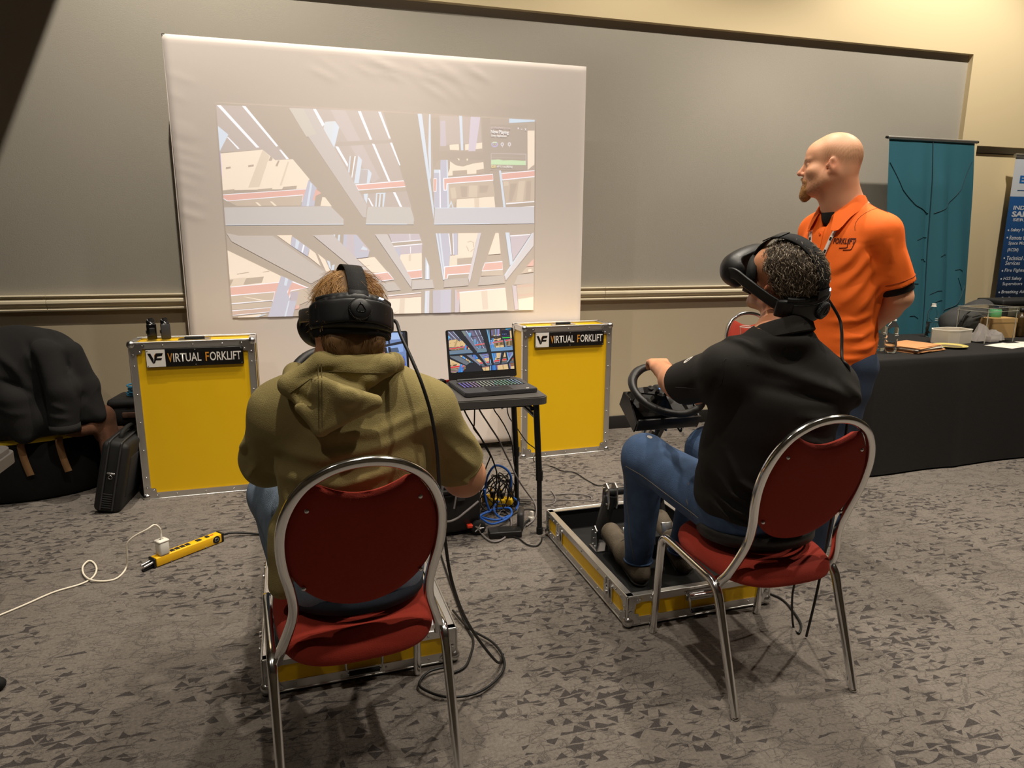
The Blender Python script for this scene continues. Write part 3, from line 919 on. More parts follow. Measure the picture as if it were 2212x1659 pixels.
case_base('open yellow flight case tray under the person in the green hoodie', (-0.228, 2.1915, 0), 0.0367)

# ------------------------------------------------------------------ banquet chairs
def rp(a, b, t): return Vector(a).lerp(Vector(b), t)
D_prof = [(0.0135 * c, 0.0125 * s) for c, s in ((-1, -0.55), (-0.62, -1), (0.62, -1), (1, -0.55), (1, 0.55), (0.62, 1), (-0.62, 1), (-1, 0.55))]
def round_corner(pts, r=0.05, n=6):
    P = [Vector(p) for p in pts]; out = [P[0]]
    for i in range(1, len(P) - 1):
        a = (P[i - 1] - P[i]); b = (P[i + 1] - P[i]); k = min(r, a.length * 0.45, b.length * 0.45)
        A = P[i] + a.normalized() * k; B = P[i] + b.normalized() * k
        for j in range(n + 1):
            t = j / n; out.append(A * (1 - t) ** 2 + P[i] * 2 * t * (1 - t) + B * t * t)
    out.append(P[-1]); return out
def resample(path, step=0.03):
    out = [path[0]]
    for a, b in zip(path, path[1:]):
        n = max(1, int((b - a).length / step))
        for k in range(1, n + 1): out.append(a.lerp(b, k / n))
    return out
def hoop_path():
    pts = []
    half = [(0.222, -0.105, 0.388), (0.220, -0.118, 0.408), (0.212, -0.140, 0.440), (0.196, -0.160, 0.490), (0.180, -0.176, 0.545), (0.177, -0.190, 0.592), (0.184, -0.206, 0.645),
            (0.196, -0.223, 0.705), (0.201, -0.240, 0.768), (0.195, -0.258, 0.830), (0.174, -0.274, 0.888), (0.140, -0.287, 0.935), (0.095, -0.296, 0.965), (0.050, -0.301, 0.981), (0.0, -0.302, 0.986)]
    pts = [(-x, y, z) for x, y, z in half] + [(x, y, z) for x, y, z in reversed(half[:-1])]
    return smooth_path(pts, 4)
def disc_outline(t):   # outline of the back pad: parameter -> (x, z)
    pass
def back_pad():
    """round upholstered back: a thick disc in the leaning plane of the hoop, its top edge dipped"""
    n = 64; V = []; F = []
    rings = [(0.0, 0.030), (0.6, 0.028), (0.88, 0.024), (0.97, 0.014), (1.0, 0.0)]
    cz = 0.755
    def out(a):
        x = 0.193 * math.cos(a); z = (0.232 if a < PI else 0.205) * math.sin(a)
        if z > 0: z = min(z, 0.186 - 0.042 * max(0.0, 1 - (x / 0.117) ** 2))
        return x, z
    def yz(z): return -0.228 - 0.30 * (z - cz)
    for side in (1, -1):
        for k, (q, th) in enumerate(rings):
            for i in range(n):
                a = 2 * PI * i / n; x, z = out(a); zz = cz + z * q
                V.append((x * q, yz(zz) + side * th * (0.75 if side < 0 else 1.0), zz))
    m = len(rings)
    for s in range(2):
        o = s * m * n
        for k in range(m - 1):
            for i in range(n):
                j = (i + 1) % n; qd = (o + k * n + i, o + k * n + j, o + (k + 1) * n + j, o + (k + 1) * n + i)
                F.append(qd if s == 0 else qd[::-1])
    return V, F, yz
def seat_pad():
    """rounded seat cushion"""
    n = 72; V = []; F = []
    def out(a):
        c, s = math.cos(a), math.sin(a); e = 2 / 3.2
        x = 0.222 * math.copysign(abs(c) ** e, c); y = 0.232 * math.copysign(abs(s) ** e, s)
        x *= 1 + 0.06 * (y / 0.232)
        return x, y + 0.015
    rings = [(0.0, 0.478), (0.5, 0.477), (0.8, 0.472), (0.93, 0.462), (0.985, 0.447), (1.0, 0.430), (0.985, 0.414), (0.92, 0.406), (0.0, 0.406)]
    for q, z in rings:
        for i in range(n):
            x, y = out(2 * PI * i / n); V.append((x * q, y * q + 0.015 * (1 - q), z + 0.012 * (y / 0.232) * (1 if z > 0.42 else 0.6)))
    for k in range(len(rings) - 1):
        for i in range(n):
            j = (i + 1) % n; F.append((k * n + i, k * n + j, (k + 1) * n + j, (k + 1) * n + i)[::-1])
    return V, F
def chair(label, loc, rz):
    t = thing('banquet_chair', label, 'chair', loc, rz, 'chrome and red banquet chairs')
    for s in (-1, 1):
        path = round_corner([(s * 0.241, 0.262, 0.008), (s * 0.237, 0.232, 0.424), (s * 0.237, -0.120, 0.398), (s * 0.236, -0.262, 0.008)], 0.05)
        lf = MB().tube(resample(path), 1.0, profile=D_prof, up=(s, 0, 0)).build('leg_frame', M_chrome, t)
        for y, x in ((0.262, 0.241), (-0.262, 0.236)):
            MB().lathe([(0, 0), (0.011, 0), (0.013, 0.003), (0.010, 0.008), (0.006, 0.010), (0.006, 0.02), (0, 0.02)], (s * x, y, 0), 12).build('glide', M_chrome, lf)
    MB().bx((-0.225, 0.12, 0.392), (0.225, 0.15, 0.407)).bx((-0.225, -0.10, 0.385), (0.225, -0.07, 0.400)).build('seat_support', M_chrome, t)
    MB().tube(hoop_path(), 1.0, profile=[(a * 0.93, b * 1.0) for a, b in D_prof], up=(0, 1, 0)).build('back_hoop', M_chrome, t)
    v, f = seat_pad(); raw('seat', v, f, M_red, t, True)
    v, f, yz = back_pad(); bp = raw('backrest', v, f, M_red, t, True)
    for x, z in ((-0.137, 0.872), (0.137, 0.872), (-0.150, 0.640), (0.150, 0.640)):
        y = yz(z) - 0.0185
        MB().lathe([(0, 0.003), (0.0035, 0.003), (0.006, 0.0015), (0.006, -0.004)], (0, 0, 0), 10, frame3((x, y, z), (1, 0, 0), (0, 0, 1), (0, -1, 0))).build('screw', M_steel, bp)
    return t
chair('red padded chrome chair under the person in the green hoodie', (0.066, 1.895, 0), 0.095)
chair('red padded chrome chair under the person in the black shirt', (1.455, 1.942, 0), math.radians(2))
chair('distant red padded chrome chair by the wall behind the neck of the person in black', (3.055, 4.09, 0), math.radians(180))
CABLES = {
'b': [(0.724, 3.45, 0.635), (0.76, 3.46, 0.56), (0.817, 3.47, 0.467), (0.87, 3.48, 0.372), (0.904, 3.49, 0.287), (0.917, 3.5, 0.219)],
'c': [(0.794, 3.5, 0.624), (0.793, 3.507, 0.53), (0.792, 3.514, 0.503), (0.834, 3.521, 0.441), (0.856, 3.529, 0.395), (0.887, 3.536, 0.338), (0.886, 3.543, 0.314), (0.861, 3.55, 0.239)],
'd': [(0.803, 3.45, 0.635), (0.855, 3.44, 0.543), (0.908, 3.43, 0.456), (0.937, 3.42, 0.39), (0.97, 3.41, 0.318), (1.009, 3.4, 0.234), (1.133, 3.61, 0.06), (1.169, 3.598, 0.01), (1.137, 3.463, 0.01), (1.086, 3.355, 0.01), (1.024, 3.289, 0.01)],
'e': [(0.929, 3.62, 0.587), (0.963, 3.616, 0.527), (0.997, 3.612, 0.467), (1.031, 3.608, 0.38), (1.047, 3.604, 0.248), (1.068, 3.6, 0.171)],
'f': [(1.023, 3.66, 0.539), (1.108, 3.74, 0.414), (1.19, 3.82, 0.306), (1.275, 3.9, 0.223), (1.40, 4.33, 0.006), (1.49, 4.18, 0.006), (1.519, 4.091, 0.006), (1.588, 4.034, 0.006), (1.611, 3.881, 0.006), (1.645, 3.767, 0.006), (1.732, 3.755, 0.02)],
'g1': [(1.067, 3.689, 0.006), (1.196, 3.647, 0.006), (1.353, 3.604, 0.006), (1.518, 3.536, 0.006)],
'g2': [(1.339, 3.693, 0.006), (1.419, 3.688, 0.006), (1.489, 3.653, 0.006), (1.523, 3.604, 0.006), (1.508, 3.554, 0.006)],
'g3': [(1.221, 3.55, 0.006), (1.276, 3.565, 0.006), (1.316, 3.645, 0.006), (1.33, 3.769, 0.006)],
'h': [(0.543, 3.1, 0.371), (0.543, 3.125, 0.269), (0.543, 3.15, 0.178), (0.572, 3.175, 0.131), (0.628, 3.2, 0.129), (0.69, 3.225, 0.157), (0.754, 3.25, 0.19)],
'h2': [(0.633, 3.24, 0.275), (0.637, 3.24, 0.241), (0.625, 3.24, 0.168)],
'i': [(0.852, 3.675, 0.008), (0.807, 3.516, 0.008), (0.771, 3.307, 0.008), (0.788, 3.173, 0.008), (0.829, 3.145, 0.008), (0.893, 3.202, 0.008), (0.954, 3.332, 0.008), (0.978, 3.47, 0.008), (0.957, 3.531, 0.008), (0.912, 3.461, 0.008)],
'j1': [(0.848, 3.5, 0.118), (0.861, 3.507, 0.211), (0.894, 3.514, 0.269), (0.928, 3.521, 0.28), (0.977, 3.529, 0.252), (1.006, 3.536, 0.209), (1.011, 3.543, 0.163), (1.008, 3.55, 0.117)],
'j2': [(0.819, 3.38, 0.202), (0.827, 3.39, 0.14), (0.849, 3.4, 0.071)],
'j3': [(1.02, 3.469, 0.02), (1.057, 3.558, 0.02), (1.034, 3.612, 0.03), (0.979, 3.612, 0.03), (0.908, 3.516, 0.03), (0.891, 3.423, 0.02), (0.924, 3.369, 0.012), (0.979, 3.419, 0.012), (0.981, 3.48, 0.02), (0.901, 3.502, 0.02), (0.815, 3.451, 0.012), (0.823, 3.396, 0.012), (0.888, 3.372, 0.012), (0.958, 3.399, 0.012), (0.922, 3.344, 0.012), (0.846, 3.326, 0.012), (0.81, 3.387, 0.012), (0.802, 3.415, 0.02), (0.869, 3.458, 0.03)],
'l': [(0.896, 3.194, 0.006), (0.94, 3.159, 0.006), (0.963, 3.073, 0.006), (1.002, 3.046, 0.006), (1.04, 3.086, 0.006), (1.058, 3.126, 0.006)],
'm2': [(0.527, 3.131, 0.006), (0.515, 2.768, 0.006), (0.511, 2.426, 0.006), (0.516, 2.325, 0.006), (0.472, 2.245, 0.006), (0.399, 2.203, 0.006), (0.372, 2.193, 0.006)],
'm3': [(0.479, 2.539, 0.007), (0.513, 2.395, 0.007), (0.582, 2.265, 0.007), (0.589, 2.137, 0.007), (0.533, 2.048, 0.007), (0.445, 1.997, 0.007), (0.349, 2.009, 0.007), (0.281, 2.075, 0.007), (0.277, 2.142, 0.007), (0.312, 2.19, 0.007), (0.369, 2.198, 0.007)],
'n': [(1.689, 2.0, 0.277), (1.72, 2.05, 0.153), (1.763, 2.081, 0.006), (1.749, 2.029, 0.006), (1.802, 2.085, 0.006), (1.841, 2.194, 0.006), (1.853, 2.271, 0.006), (1.832, 2.327, 0.006)],
'o': [(-1.29, 3.007, 0.005), (-1.227, 3.071, 0.005), (-1.147, 3.159, 0.005), (-1.059, 3.208, 0.005), (-1.026, 3.263, 0.005), (-1.031, 3.345, 0.005), (-1.063, 3.423, 0.005), (-1.089, 3.438, 0.005), (-1.095, 3.376, 0.005), (-1.065, 3.287, 0.005), (-1.015, 3.222, 0.005), (-0.954, 3.211, 0.005), (-0.916, 3.233, 0.005), (-0.904, 3.324, 0.005), (-0.892, 3.32, 0.065), (-0.886, 3.318, 0.125), (-0.854, 3.316, 0.159), (-0.795, 3.314, 0.189), (-0.761, 3.312, 0.192), (-0.75, 3.31, 0.159)],
'p': [(-0.525, 3.544, 0.02), (-0.49, 3.569, 0.02), (-0.326, 3.536, 0.02)],
}
# ------------------------------------------------------------------ laptop table
M_table = mat('grey_table_top', rgb(74, 72, 70), 0.5, bump=0.2, bscale=300)
M_tleg = mat('black_powder_coat', rgb(14, 14, 15), 0.4)
M_lap = mat('laptop_grey', rgb(58, 58, 60), 0.45, bump=0.05, bscale=600)
tb = thing('folding_table', 'small black folding table with two laptops between the seated people', 'table', (0.56, 3.43, 0))
tp = MB(); tp.prism(rounded_rect(1.08, 0.53, 0.05, 6), 0.700, 0.735); tp.prism(rounded_rect(1.065, 0.515, 0.045, 6), 0.735, 0.740)
tp.build('table_top', M_table, tb)
for s in (-1, 1):
    x = s * 0.49
    lg = []
    for y in (-0.235, 0.19):
        xx = x + (0.018 if s > 0 else -0.018)
        l = MB().cyl((x - 0.01 * s, y, 0.70), (xx - 0.005 * s, y, 0.30), 0.016).cyl((xx - 0.005 * s, y, 0.345), (xx - 0.005 * s, y, 0.295), 0.0185).cyl((xx - 0.005 * s, y, 0.30), (xx, y, 0.025), 0.013).build('leg', M_tleg, tb)
        MB().cyl((xx, y, 0), (xx, y, 0.035), 0.017).build('rubber_foot', M_rubber, l)
        MB().cyl((xx - 0.020, y - 0.004, 0.32), (xx + 0.012, y - 0.004, 0.32), 0.004, seg=8).build('height_pin', M_steel, l)
    MB().cyl((x, -0.235, 0.62), (x, 0.19, 0.64), 0.011).cyl((x - 0.03 * s, -0.235, 0.675), (x - 0.03 * s, 0.19, 0.675), 0.011).build('cross_bar', M_tleg, tb)
    MB().bx((x - 0.13 * s - 0.006, -0.03, 0.63), (x - 0.13 * s + 0.006, -0.01, 0.70)).tube([(x, -0.02, 0.635), (x - 0.10 * s, -0.02, 0.66), (x - 0.20 * s, -0.02, 0.698)], 0.008).build('folding_brace', M_steel, tb)
MB().bx((-0.46, -0.225, 0.685), (0.46, -0.19, 0.70)).bx((-0.46, 0.19, 0.685), (0.46, 0.225, 0.70)).build('apron', M_tleg, tb)

KEYC = [mat('key_light_violet', rgb(30, 26, 40), .5, emit=(.40, .28, 1, 1), estr=1.6), mat('key_light_rose', rgb(30, 26, 40), .5, emit=(.8, .5, .8, 1), estr=1.4),
        mat('key_light_white', rgb(30, 26, 40), .5, emit=(.9, .9, .7, 1), estr=1.3), mat('key_light_green', rgb(30, 26, 40), .5, emit=(.45, .9, .6, 1), estr=1.2), mat('key_light_blue', rgb(30, 26, 40), .5, emit=(.45, .75, 1, 1), estr=1.3)]
def laptop(label, loc, rz, pic):
    t = thing('laptop', label, 'laptop', loc, rz, 'open laptops on the folding table')
    bs = MB(); bs.prism(rounded_rect(0.388, 0.335, 0.022, 6), 0.004, 0.020); bs.prism(rounded_rect(0.382, 0.329, 0.020, 6), 0.020, 0.023)
    bs = bs.build('base', M_lap, t)
    for x in (-0.16, 0.16):
        for y in (-0.14, 0.14): MB().cyl((x, y, 0), (x, y, 0.005), 0.012).build('rubber_foot', M_rubber, bs)
    MB().bx((-0.172, -0.045, 0.0225), (0.172, 0.082, 0.0235)).build('key_bed', M_matte, t)
    ky = MB(); gl = [MB() for _ in KEYC]
    r = random.Random(5)
    for row in range(6):
        n = 17
        for i in range(n):
            x = -0.166 + (i + 0.5) * 0.332 / n; y = 0.073 - row * 0.0212
            ky.bx((x - 0.0082, y - 0.0085, 0.0235), (x + 0.0082, y + 0.0085, 0.0250))
            q = (i + r.random() * 1.2) / n; k = 0 if q < 0.18 else 1 if q < 0.33 else 2 if q < 0.55 else 3 if q < 0.85 else 4
            gl[k].bx((x - 0.0032, y - 0.0034, 0.0248), (x + 0.0036, y + 0.0036, 0.02515))
    kb = ky.build('keys', M_black, t); tag(kb, kind='stuff')
    for k, g in enumerate(gl): tag(g.build('key_glow', KEYC[k], kb), kind='stuff')
    MB().bx((-0.065, -0.150, 0.0225), (0.065, -0.062, 0.0238), 0.0005).build('touchpad', M_black, t)
    MB().bx((0.135, -0.150, 0.0228), (0.150, -0.140, 0.0234)).build('sticker', M_sign_white, t)
    ln = math.radians(13)
    M = Matrix.Translation((0, 0.135, 0.024)) @ Matrix.Rotation(PI / 2 - ln, 4, 'X')
    hg = MB().cyl((-0.15, 0.135, 0.024), (0.15, 0.135, 0.024), 0.010).build('hinge', M_black, t)
    ld = MB(); P = rounded_rect(0.384, 0.268, 0.010, 4); ld.prism([(x, y + 0.140) for x, y in P], -0.008, 0, M); ld = ld.build('screen_lid', M_black, t)
    o = M @ Vector((-0.180, 0.046, 0.0004)); xd = M.to_3x3() @ Vector((1, 0, 0)); yd = M.to_3x3() @ Vector((0, 1, 0)); nd = M.to_3x3() @ Vector((0, 0, 1))
    if pic == 'main':
        picture('display', o, xd, yd, 0.360, 0.222, nd, ld, 1.0, base_rgb=(34, 38, 46), step=0.000006, strength=0.95)
    else:
        global PIC
        keep = PIC; PIC = PIC2
        picture('display', o, xd, yd, 0.360, 0.222, nd, ld, 1.0, base_rgb=(110, 130, 170), step=0.000006, strength=0.85)
        PIC = keep
    lettering('lettering', 'A L I E N W A R E', M_grey_pl, ld, M @ Vector((-0.045, 0.022, 0.0006)), xd, yd, width=0.09, height=0.006, lift=0.0004)
    return t
# second laptop's picture: the same warehouse from inside the cab
PIC_COLS2 = {'dk': (38, 42, 54), 'or': (214, 146, 66), 'tan': (236, 204, 150), 'bl': (40, 86, 235), 'lt': (150, 180, 235), 'md': (122, 146, 196), 'sky': (178, 205, 250), 'wh': (222, 232, 250), 'gr': (84, 100, 128), 'blk': (24, 30, 34)}
_p2 = [('md', 520, 0, 1000, 0, 1000, 1000, 520, 1000), ('sky', 700, 820, 960, 840, 960, 980, 700, 990), ('lt', 560, 600, 640, 600, 640, 1000, 540, 1000), ('gr', 640, 700, 700, 700, 700, 900, 640, 900),
       ('lt', 720, 480, 960, 540, 960, 780, 720, 740), ('gr', 740, 500, 900, 530, 880, 640, 740, 620), ('or', 560, 420, 640, 460, 690, 300, 640, 280), ('or', 660, 420, 700, 420, 740, 250, 700, 260), ('tan', 770, 210, 850, 215, 850, 60, 790, 60), ('wh', 760, 220, 960, 240, 960, 260, 760, 240),
       ('sky', 855, 60, 960, 60, 960, 250, 855, 230), ('bl', 920, 420, 965, 420, 990, 150, 950, 150), ('dk', 620, 640, 1000, 740, 1000, 800, 620, 700), ('dk', 660, 640, 720, 640, 790, 0, 730, 0), ('dk', 740, 660, 775, 660, 830, 0, 800, 0), ('dk', 690, 1000, 720, 1000, 740, 800, 710, 800), ('dk', 740, 1000, 765, 1000, 775, 700, 750, 700), ('dk', 960, 1000, 1000, 1000, 1000, 760, 955, 740),
       ('blk', 820, 500, 870, 500, 890, 300, 810, 300), ('blk', 820, 300, 845, 300, 860, 20, 835, 20), ('blk', 860, 300, 880, 300, 920, 20, 890, 20), ('dk', 780, 50, 1000, 60, 1000, 0, 780, 0), ('dk', 80, 0, 420, 0, 470, 900, 90, 900), ('lt', 120, 60, 380, 60, 400, 820, 120, 820), ('bl', 430, 100, 470, 100, 480, 700, 440, 700), ('tan', 200, 150, 330, 150, 330, 320, 200, 320), ('dk', 0, 900, 520, 900, 520, 1000, 0, 1000)]
PIC_COLS = list(PIC_COLS)
PIC2 = '\n'.join('%d:' % (len(PIC_COLS) + list(PIC_COLS2).index(q[0])) + ' '.join('%g,%g' % (q[i], q[i + 1]) for i in range(1, len(q), 2)) for q in _p2)
PIC_COLS += list(PIC_COLS2.values())
laptop('open laptop with a coloured backlit keyboard at the right end of the black table', (0.868, 3.415, 0.740), math.radians(4.8), 'main')
laptop('open laptop on the black table half hidden behind the head in the green hoodie', (0.272, 3.42, 0.740), math.radians(1.0), 'second')
hb = thing('usb_hub', 'small black cable hub with a red plug beside the laptop with the coloured keyboard', 'hub', (0.612, 3.60, 0.740), math.radians(20))
MB().bx((-0.045, -0.022, 0), (0.045, 0.022, 0.022), 0.005).build('body', M_black, hb)
for i in range(4): MB().bx((-0.035 + i * 0.02, -0.012, 0.022), (-0.023 + i * 0.02, 0.014, 0.025), 0.001).build('port', M_grey_pl, hb)
MB().bx((0.040, -0.016, 0.004), (0.075, 0.0, 0.018), 0.003).build('plug', mat('red_plug', rgb(190, 50, 40), .45), hb)

# ------------------------------------------------------------------ cables
M_cab_k = mat('black_cable', rgb(20, 20, 20), 0.5)
M_cab_g = mat('grey_cable', rgb(128, 122, 122), 0.5)
M_cab_w = mat('white_cable', rgb(232, 224, 206), 0.4)
M_cab_b = mat('blue_cable', rgb(40, 98, 190), 0.4)
def cable(label, path, r, m, name='cable', n=7, group=None):
    o = MB().tube(smooth_path(path, n), r, 7).build(name, m)
    return tag(o, label, 'cable', group)
C_ = CABLES
under = lambda p: [(p[0][0], p[0][1], 0.698)] + p
cable('black cable hanging furthest left under the black folding table', under(C_['b']) + [(0.90, 3.50, 0.09), (0.90, 3.52, 0.05)], 0.0042, M_cab_k, n=6)
cable('black cable with a kink hanging second from left under the folding table', under(C_['c']) + [(0.84, 3.60, 0.06), (0.86, 3.68, 0.01)], 0.0038, M_cab_k)
cable('grey cable falling from the folding table past its front leg to the upright power brick', under(C_['d']), 0.0045, M_cab_g)
cable('thin black cable dropping beside the rear leg of the folding table', under(C_['e']) + [(1.07, 3.61, 0.03)], 0.0035, M_cab_k)
cable('thin black cable running from the table past the upright case to the pedals', under(C_['f']), 0.0032, M_cab_k)
cable('straight grey cable on the carpet behind the front leg of the folding table', C_['g1'], 0.003, M_cab_g)
cable('curved grey cable on the carpet just behind the open yellow tray', C_['g2'], 0.003, M_cab_g)
cable('short bent grey cable on the carpet right of the folding table leg', C_['g3'], 0.003, M_cab_g)
cable('pale grey cable sagging in front of the black tool box', [(0.56, 3.14, 0.45)] + C_['h'], 0.006, M_cab_g)
cable('short pale grey cable hanging on the black tool box', [(0.61, 3.236, 0.31)] + C_['h2'], 0.005, M_cab_g)
cable('pale grey cable looped on the carpet around the flat power brick', [(x, y, 0.008) for x, y, z in C_['i']], 0.0052, M_cab_g)
bj = thing('blue_network_cable', 'coiled bright blue network cable on the carpet below the folding table', 'cable', (0.9, 3.45, 0))
sub = lambda p: [(x - 0.9, y - 3.45, z) for x, y, z in p]
MB().tube(smooth_path(sub(C_['j1']), 8), 0.0065, 8).build('arched_loop', M_cab_b, bj)
MB().tube(smooth_path(sub(C_['j2']), 8), 0.006, 8).build('hanging_end', M_cab_b, bj)
MB().tube(smooth_path(sub([(x, y, z + 0.012 + 0.004 * (i % 3)) for i, (x, y, z) in enumerate(C_['j3'])]), 8), 0.006, 8).build('coil', M_cab_b, bj)
cable('thin black cable from the flat power brick to the table leg', C_['l'], 0.0035, M_cab_k)
tg = thing('cable_tangle', 'tangle of thin black cables heaped around the yellow outlet block', 'cables', (0.95, 3.60, 0))
r = random.Random(11)
for k in range(7):
    cx0, cy0 = 0.02 * r.uniform(-2, 3), 0.03 * r.uniform(-2, 3); pts = []
    a0 = r.uniform(0, 6)
    for i in range(9):
        a = a0 + i * 0.85; q = 0.055 + 0.05 * r.random()
        pts.append((cx0 + q * math.cos(a), cy0 + q * 0.9 * math.sin(a), max(0.008, 0.10 + 0.08 * math.sin(a * 1.3 + k) + 0.03 * r.uniform(-1, 1))))
    MB().tube(smooth_path([(pts[0][0] - 0.02, pts[0][1], 0.006)] + pts + [(pts[-1][0] + 0.03, pts[-1][1] + 0.02, 0.006)], 7), 0.0034, 6).build('strand', M_cab_k, tg)
for k in range(5):
    pts = [(-0.12 + 0.06 * i + 0.03 * r.uniform(-1, 1), -0.10 + 0.05 * k + 0.05 * r.uniform(-1, 1), 0.006 + 0.004 * (k % 2)) for i in range(6)]
    MB().tube(smooth_path(pts, 7), 0.0032, 6).build('strand', M_cab_k, tg)
hc = thing('headset_cable', 'long black cable looped on the carpet right of the green hoodie chair', 'cable', (0.45, 2.3, 0))
sub2 = lambda p: [(x - 0.45, y - 2.3, z) for x, y, z in p]
MB().tube(smooth_path(sub2(C_['m2'][:4] + [(0.487, 2.235, 0.006), (0.450, 2.165, 0.006), (0.40, 2.14, 0.006)]), 8), 0.0045, 8).build('long_run', M_cab_k, hc)
MB().tube(smooth_path(sub2([(x, y, z + 0.008) for x, y, z in C_['m3'][:8] + [(0.285, 2.120, 0.007), (0.325, 2.160, 0.007), (0.39, 2.168, 0.007)]]), 8), 0.0045, 8).build('loop', M_cab_k, hc)
cable('thin black cable hanging in a loop behind the black shirt person’s chair'.replace('’', "'"), [(1.672, 1.965, 0.40)] + C_['n'], 0.0042, M_cab_k)

# ------------------------------------------------------------------ power things on the floor
M_ypl = mat('yellow_plastic', rgb(242, 194, 20), 0.4)
ob = thing('outlet_block', 'yellow outlet block full of black plugs under the folding table', 'power block', (0.955, 3.62, 0), math.radians(-35))
MB().bx((-0.055, -0.035, 0.0), (0.055, 0.035, 0.055), 0.008).build('body', M_ypl, ob)
MB().bx((-0.095, -0.02, 0.02), (-0.055, 0.02, 0.06), 0.008).bx((0.055, -0.02, 0.02), (0.09, 0.02, 0.06), 0.008).build('socket', M_ypl, ob)
for x, y in ((-0.03, -0.01), (0.0, 0.012), (0.03, -0.012)): MB().bx((x - 0.010, y - 0.012, 0.055), (x + 0.010, y + 0.012, 0.088), 0.004).build('plug', M_black, ob)
for x in (-0.06, 0.0, 0.06): MB().cyl((x, 0.045, 0.02), (x, 0.045, 0.085), 0.009, seg=8).build('yellow_plug', M_ypl, ob)
pb = thing('power_brick', 'flat black power brick lying inside the grey cable loop', 'power adapter', (0.885, 3.215, 0), math.radians(-6))
MB().bx((-0.085, -0.035, 0), (0.085, 0.042, 0.036), 0.006).build('body', M_black, pb)
MB().bx((-0.035, -0.022, 0.0355), (0.05, 0.028, 0.0366)).build('label_recess', M_matte, pb)
pb2 = thing('power_brick', 'rounded grey power brick standing on edge beside the folding table leg', 'power adapter', (0.992, 3.285, 0), math.radians(70))
MB().bx((-0.055, -0.017, 0), (0.055, 0.017, 0.105), 0.014).build('body', M_grey_pl, pb2)
MB().cyl((0.05, 0, 0.03), (0.10, 0, 0.018), 0.012, 0.006).build('strain_relief', M_black, pb2)
wp = thing('angled_plug', 'small white right-angle plug on a black cable near the table leg', 'plug', (1.075, 3.37, 0), math.radians(40))
MB().bx((-0.014, -0.012, 0.0), (0.016, 0.012, 0.024), 0.004).bx((0.0, -0.010, 0.016), (0.016, 0.010, 0.052), 0.004).build('body', M_white, wp)
MB().tube([(-0.012, 0, 0.012), (-0.05, 0, 0.008), (-0.11, -0.02, 0.005)], 0.005, 7).build('cable_end', M_cab_k, wp)
tx = thing('tool_box', 'black wheeled tool box under the folding table, half behind the green sleeve', 'box', (0.58, 3.42, 0), math.radians(4))
MB().bx((-0.20, -0.15, 0.02), (0.185, 0.15, 0.235), 0.016).build('body', M_black, tx)
MB().bx((-0.205, -0.155, 0.225), (0.19, 0.155, 0.285), 0.018).build('cover', M_black, tx)
for x in (-0.10, 0.075): MB().bx((x - 0.022, -0.166, 0.195), (x + 0.022, -0.148, 0.25), 0.004).build('clasp', M_grey_pl, tx)
MB().tube([(-0.06, -0.154, 0.255), (-0.05, -0.178, 0.262), (0.05, -0.178, 0.262), (0.06, -0.154, 0.255)], 0.007, 8).build('handle', M_grey_pl, tx)
for y in (-0.165, 0.165):
    wh = MB().lathe([(0.008, -0.014), (0.034, -0.014), (0.040, -0.006), (0.040, 0.006), (0.034, 0.014), (0.008, 0.014)], (0, 0, 0), 20, Matrix.Translation((0.165, y, 0.04)) @ Matrix.Rotation(PI / 2, 4, 'X')).build('wheel', M_rubber, tx)
    hbm = MB().cyl((0.165, y - 0.016, 0.04), (0.165, y + 0.016, 0.04), 0.012, seg=10)
    for k in range(5):
        a = k * 2 * PI / 5; hbm.cyl((0.165, y - 0.014 * (1 if y < 0 else -1), 0.04), (0.165 + 0.026 * math.cos(a), y - 0.014 * (1 if y < 0 else -1), 0.04 + 0.026 * math.sin(a)), 0.005, seg=6)
    hbm.build('wheel_hub', M_steel, wh)
MB().bx((0.105, -0.176, 0.045), (0.135, -0.150, 0.062), 0.003).build('latch', mat('red_latch', rgb(215, 60, 36), 0.4), tx)

ps = thing('power_strip', 'yellow metal power strip on the carpet at left', 'power strip', (-0.655, 3.425, 0), math.atan2(3.535 - 3.318, -0.520 + 0.778))
Lh = 0.168
MB().bx((-Lh, -0.024, 0.003), (Lh, 0.024, 0.047), 0.004).build('housing', mat('yellow_enamel', rgb(246, 190, 30), 0.35), ps)
for x in (-Lh, Lh):
    s = 1 if x > 0 else -1
    MB().bx((x - 0.002, -0.0245, 0.002), (x + s * 0.012, 0.0245, 0.048), 0.003).build('end_cap', M_black, ps)
for i, x in enumerate((-0.106, -0.078, -0.052, -0.026, 0.0)): MB().bx((x - 0.011, -0.013, 0.0465), (x + 0.011, 0.013, 0.0482), 0.001).build('outlet', M_matte, ps)
MB().bx((0.045, -0.012, 0.0465), (0.070, 0.012, 0.049), 0.001).build('breaker', M_matte, ps)
MB().bx((0.095, -0.010, 0.0465), (0.112, 0.010, 0.051), 0.001).build('switch', M_matte, ps)
MB().bx((0.120, -0.004, 0.0465), (0.138, 0.006, 0.0475)).build('red_mark', mat('red_print', rgb(205, 70, 40), .5), ps)
lg = MB().cyl((0.138, -0.024, 0.026), (0.138, -0.0255, 0.026), 0.019, seg=24).build('round_badge', M_matte, ps)
MB().tube([(0.138 + 0.009 * math.cos(a * PI / 8), -0.0262, 0.026 + 0.009 * math.sin(a * PI / 8)) for a in range(-3, 12)], 0.0016, 6).build('badge_mark', M_steel, lg)
for dy in (-0.014, 0.012): MB().cyl((-Lh - 0.010, dy, 0.030), (-Lh - 0.055, dy - 0.003, 0.024), 0.006, seg=10).build('clip', M_steel, ps)
MB().cyl((-Lh - 0.010, -0.006, 0.012), (-Lh - 0.06, -0.010, 0.006), 0.008, seg=10).build('cord_boot', M_rubber, ps)
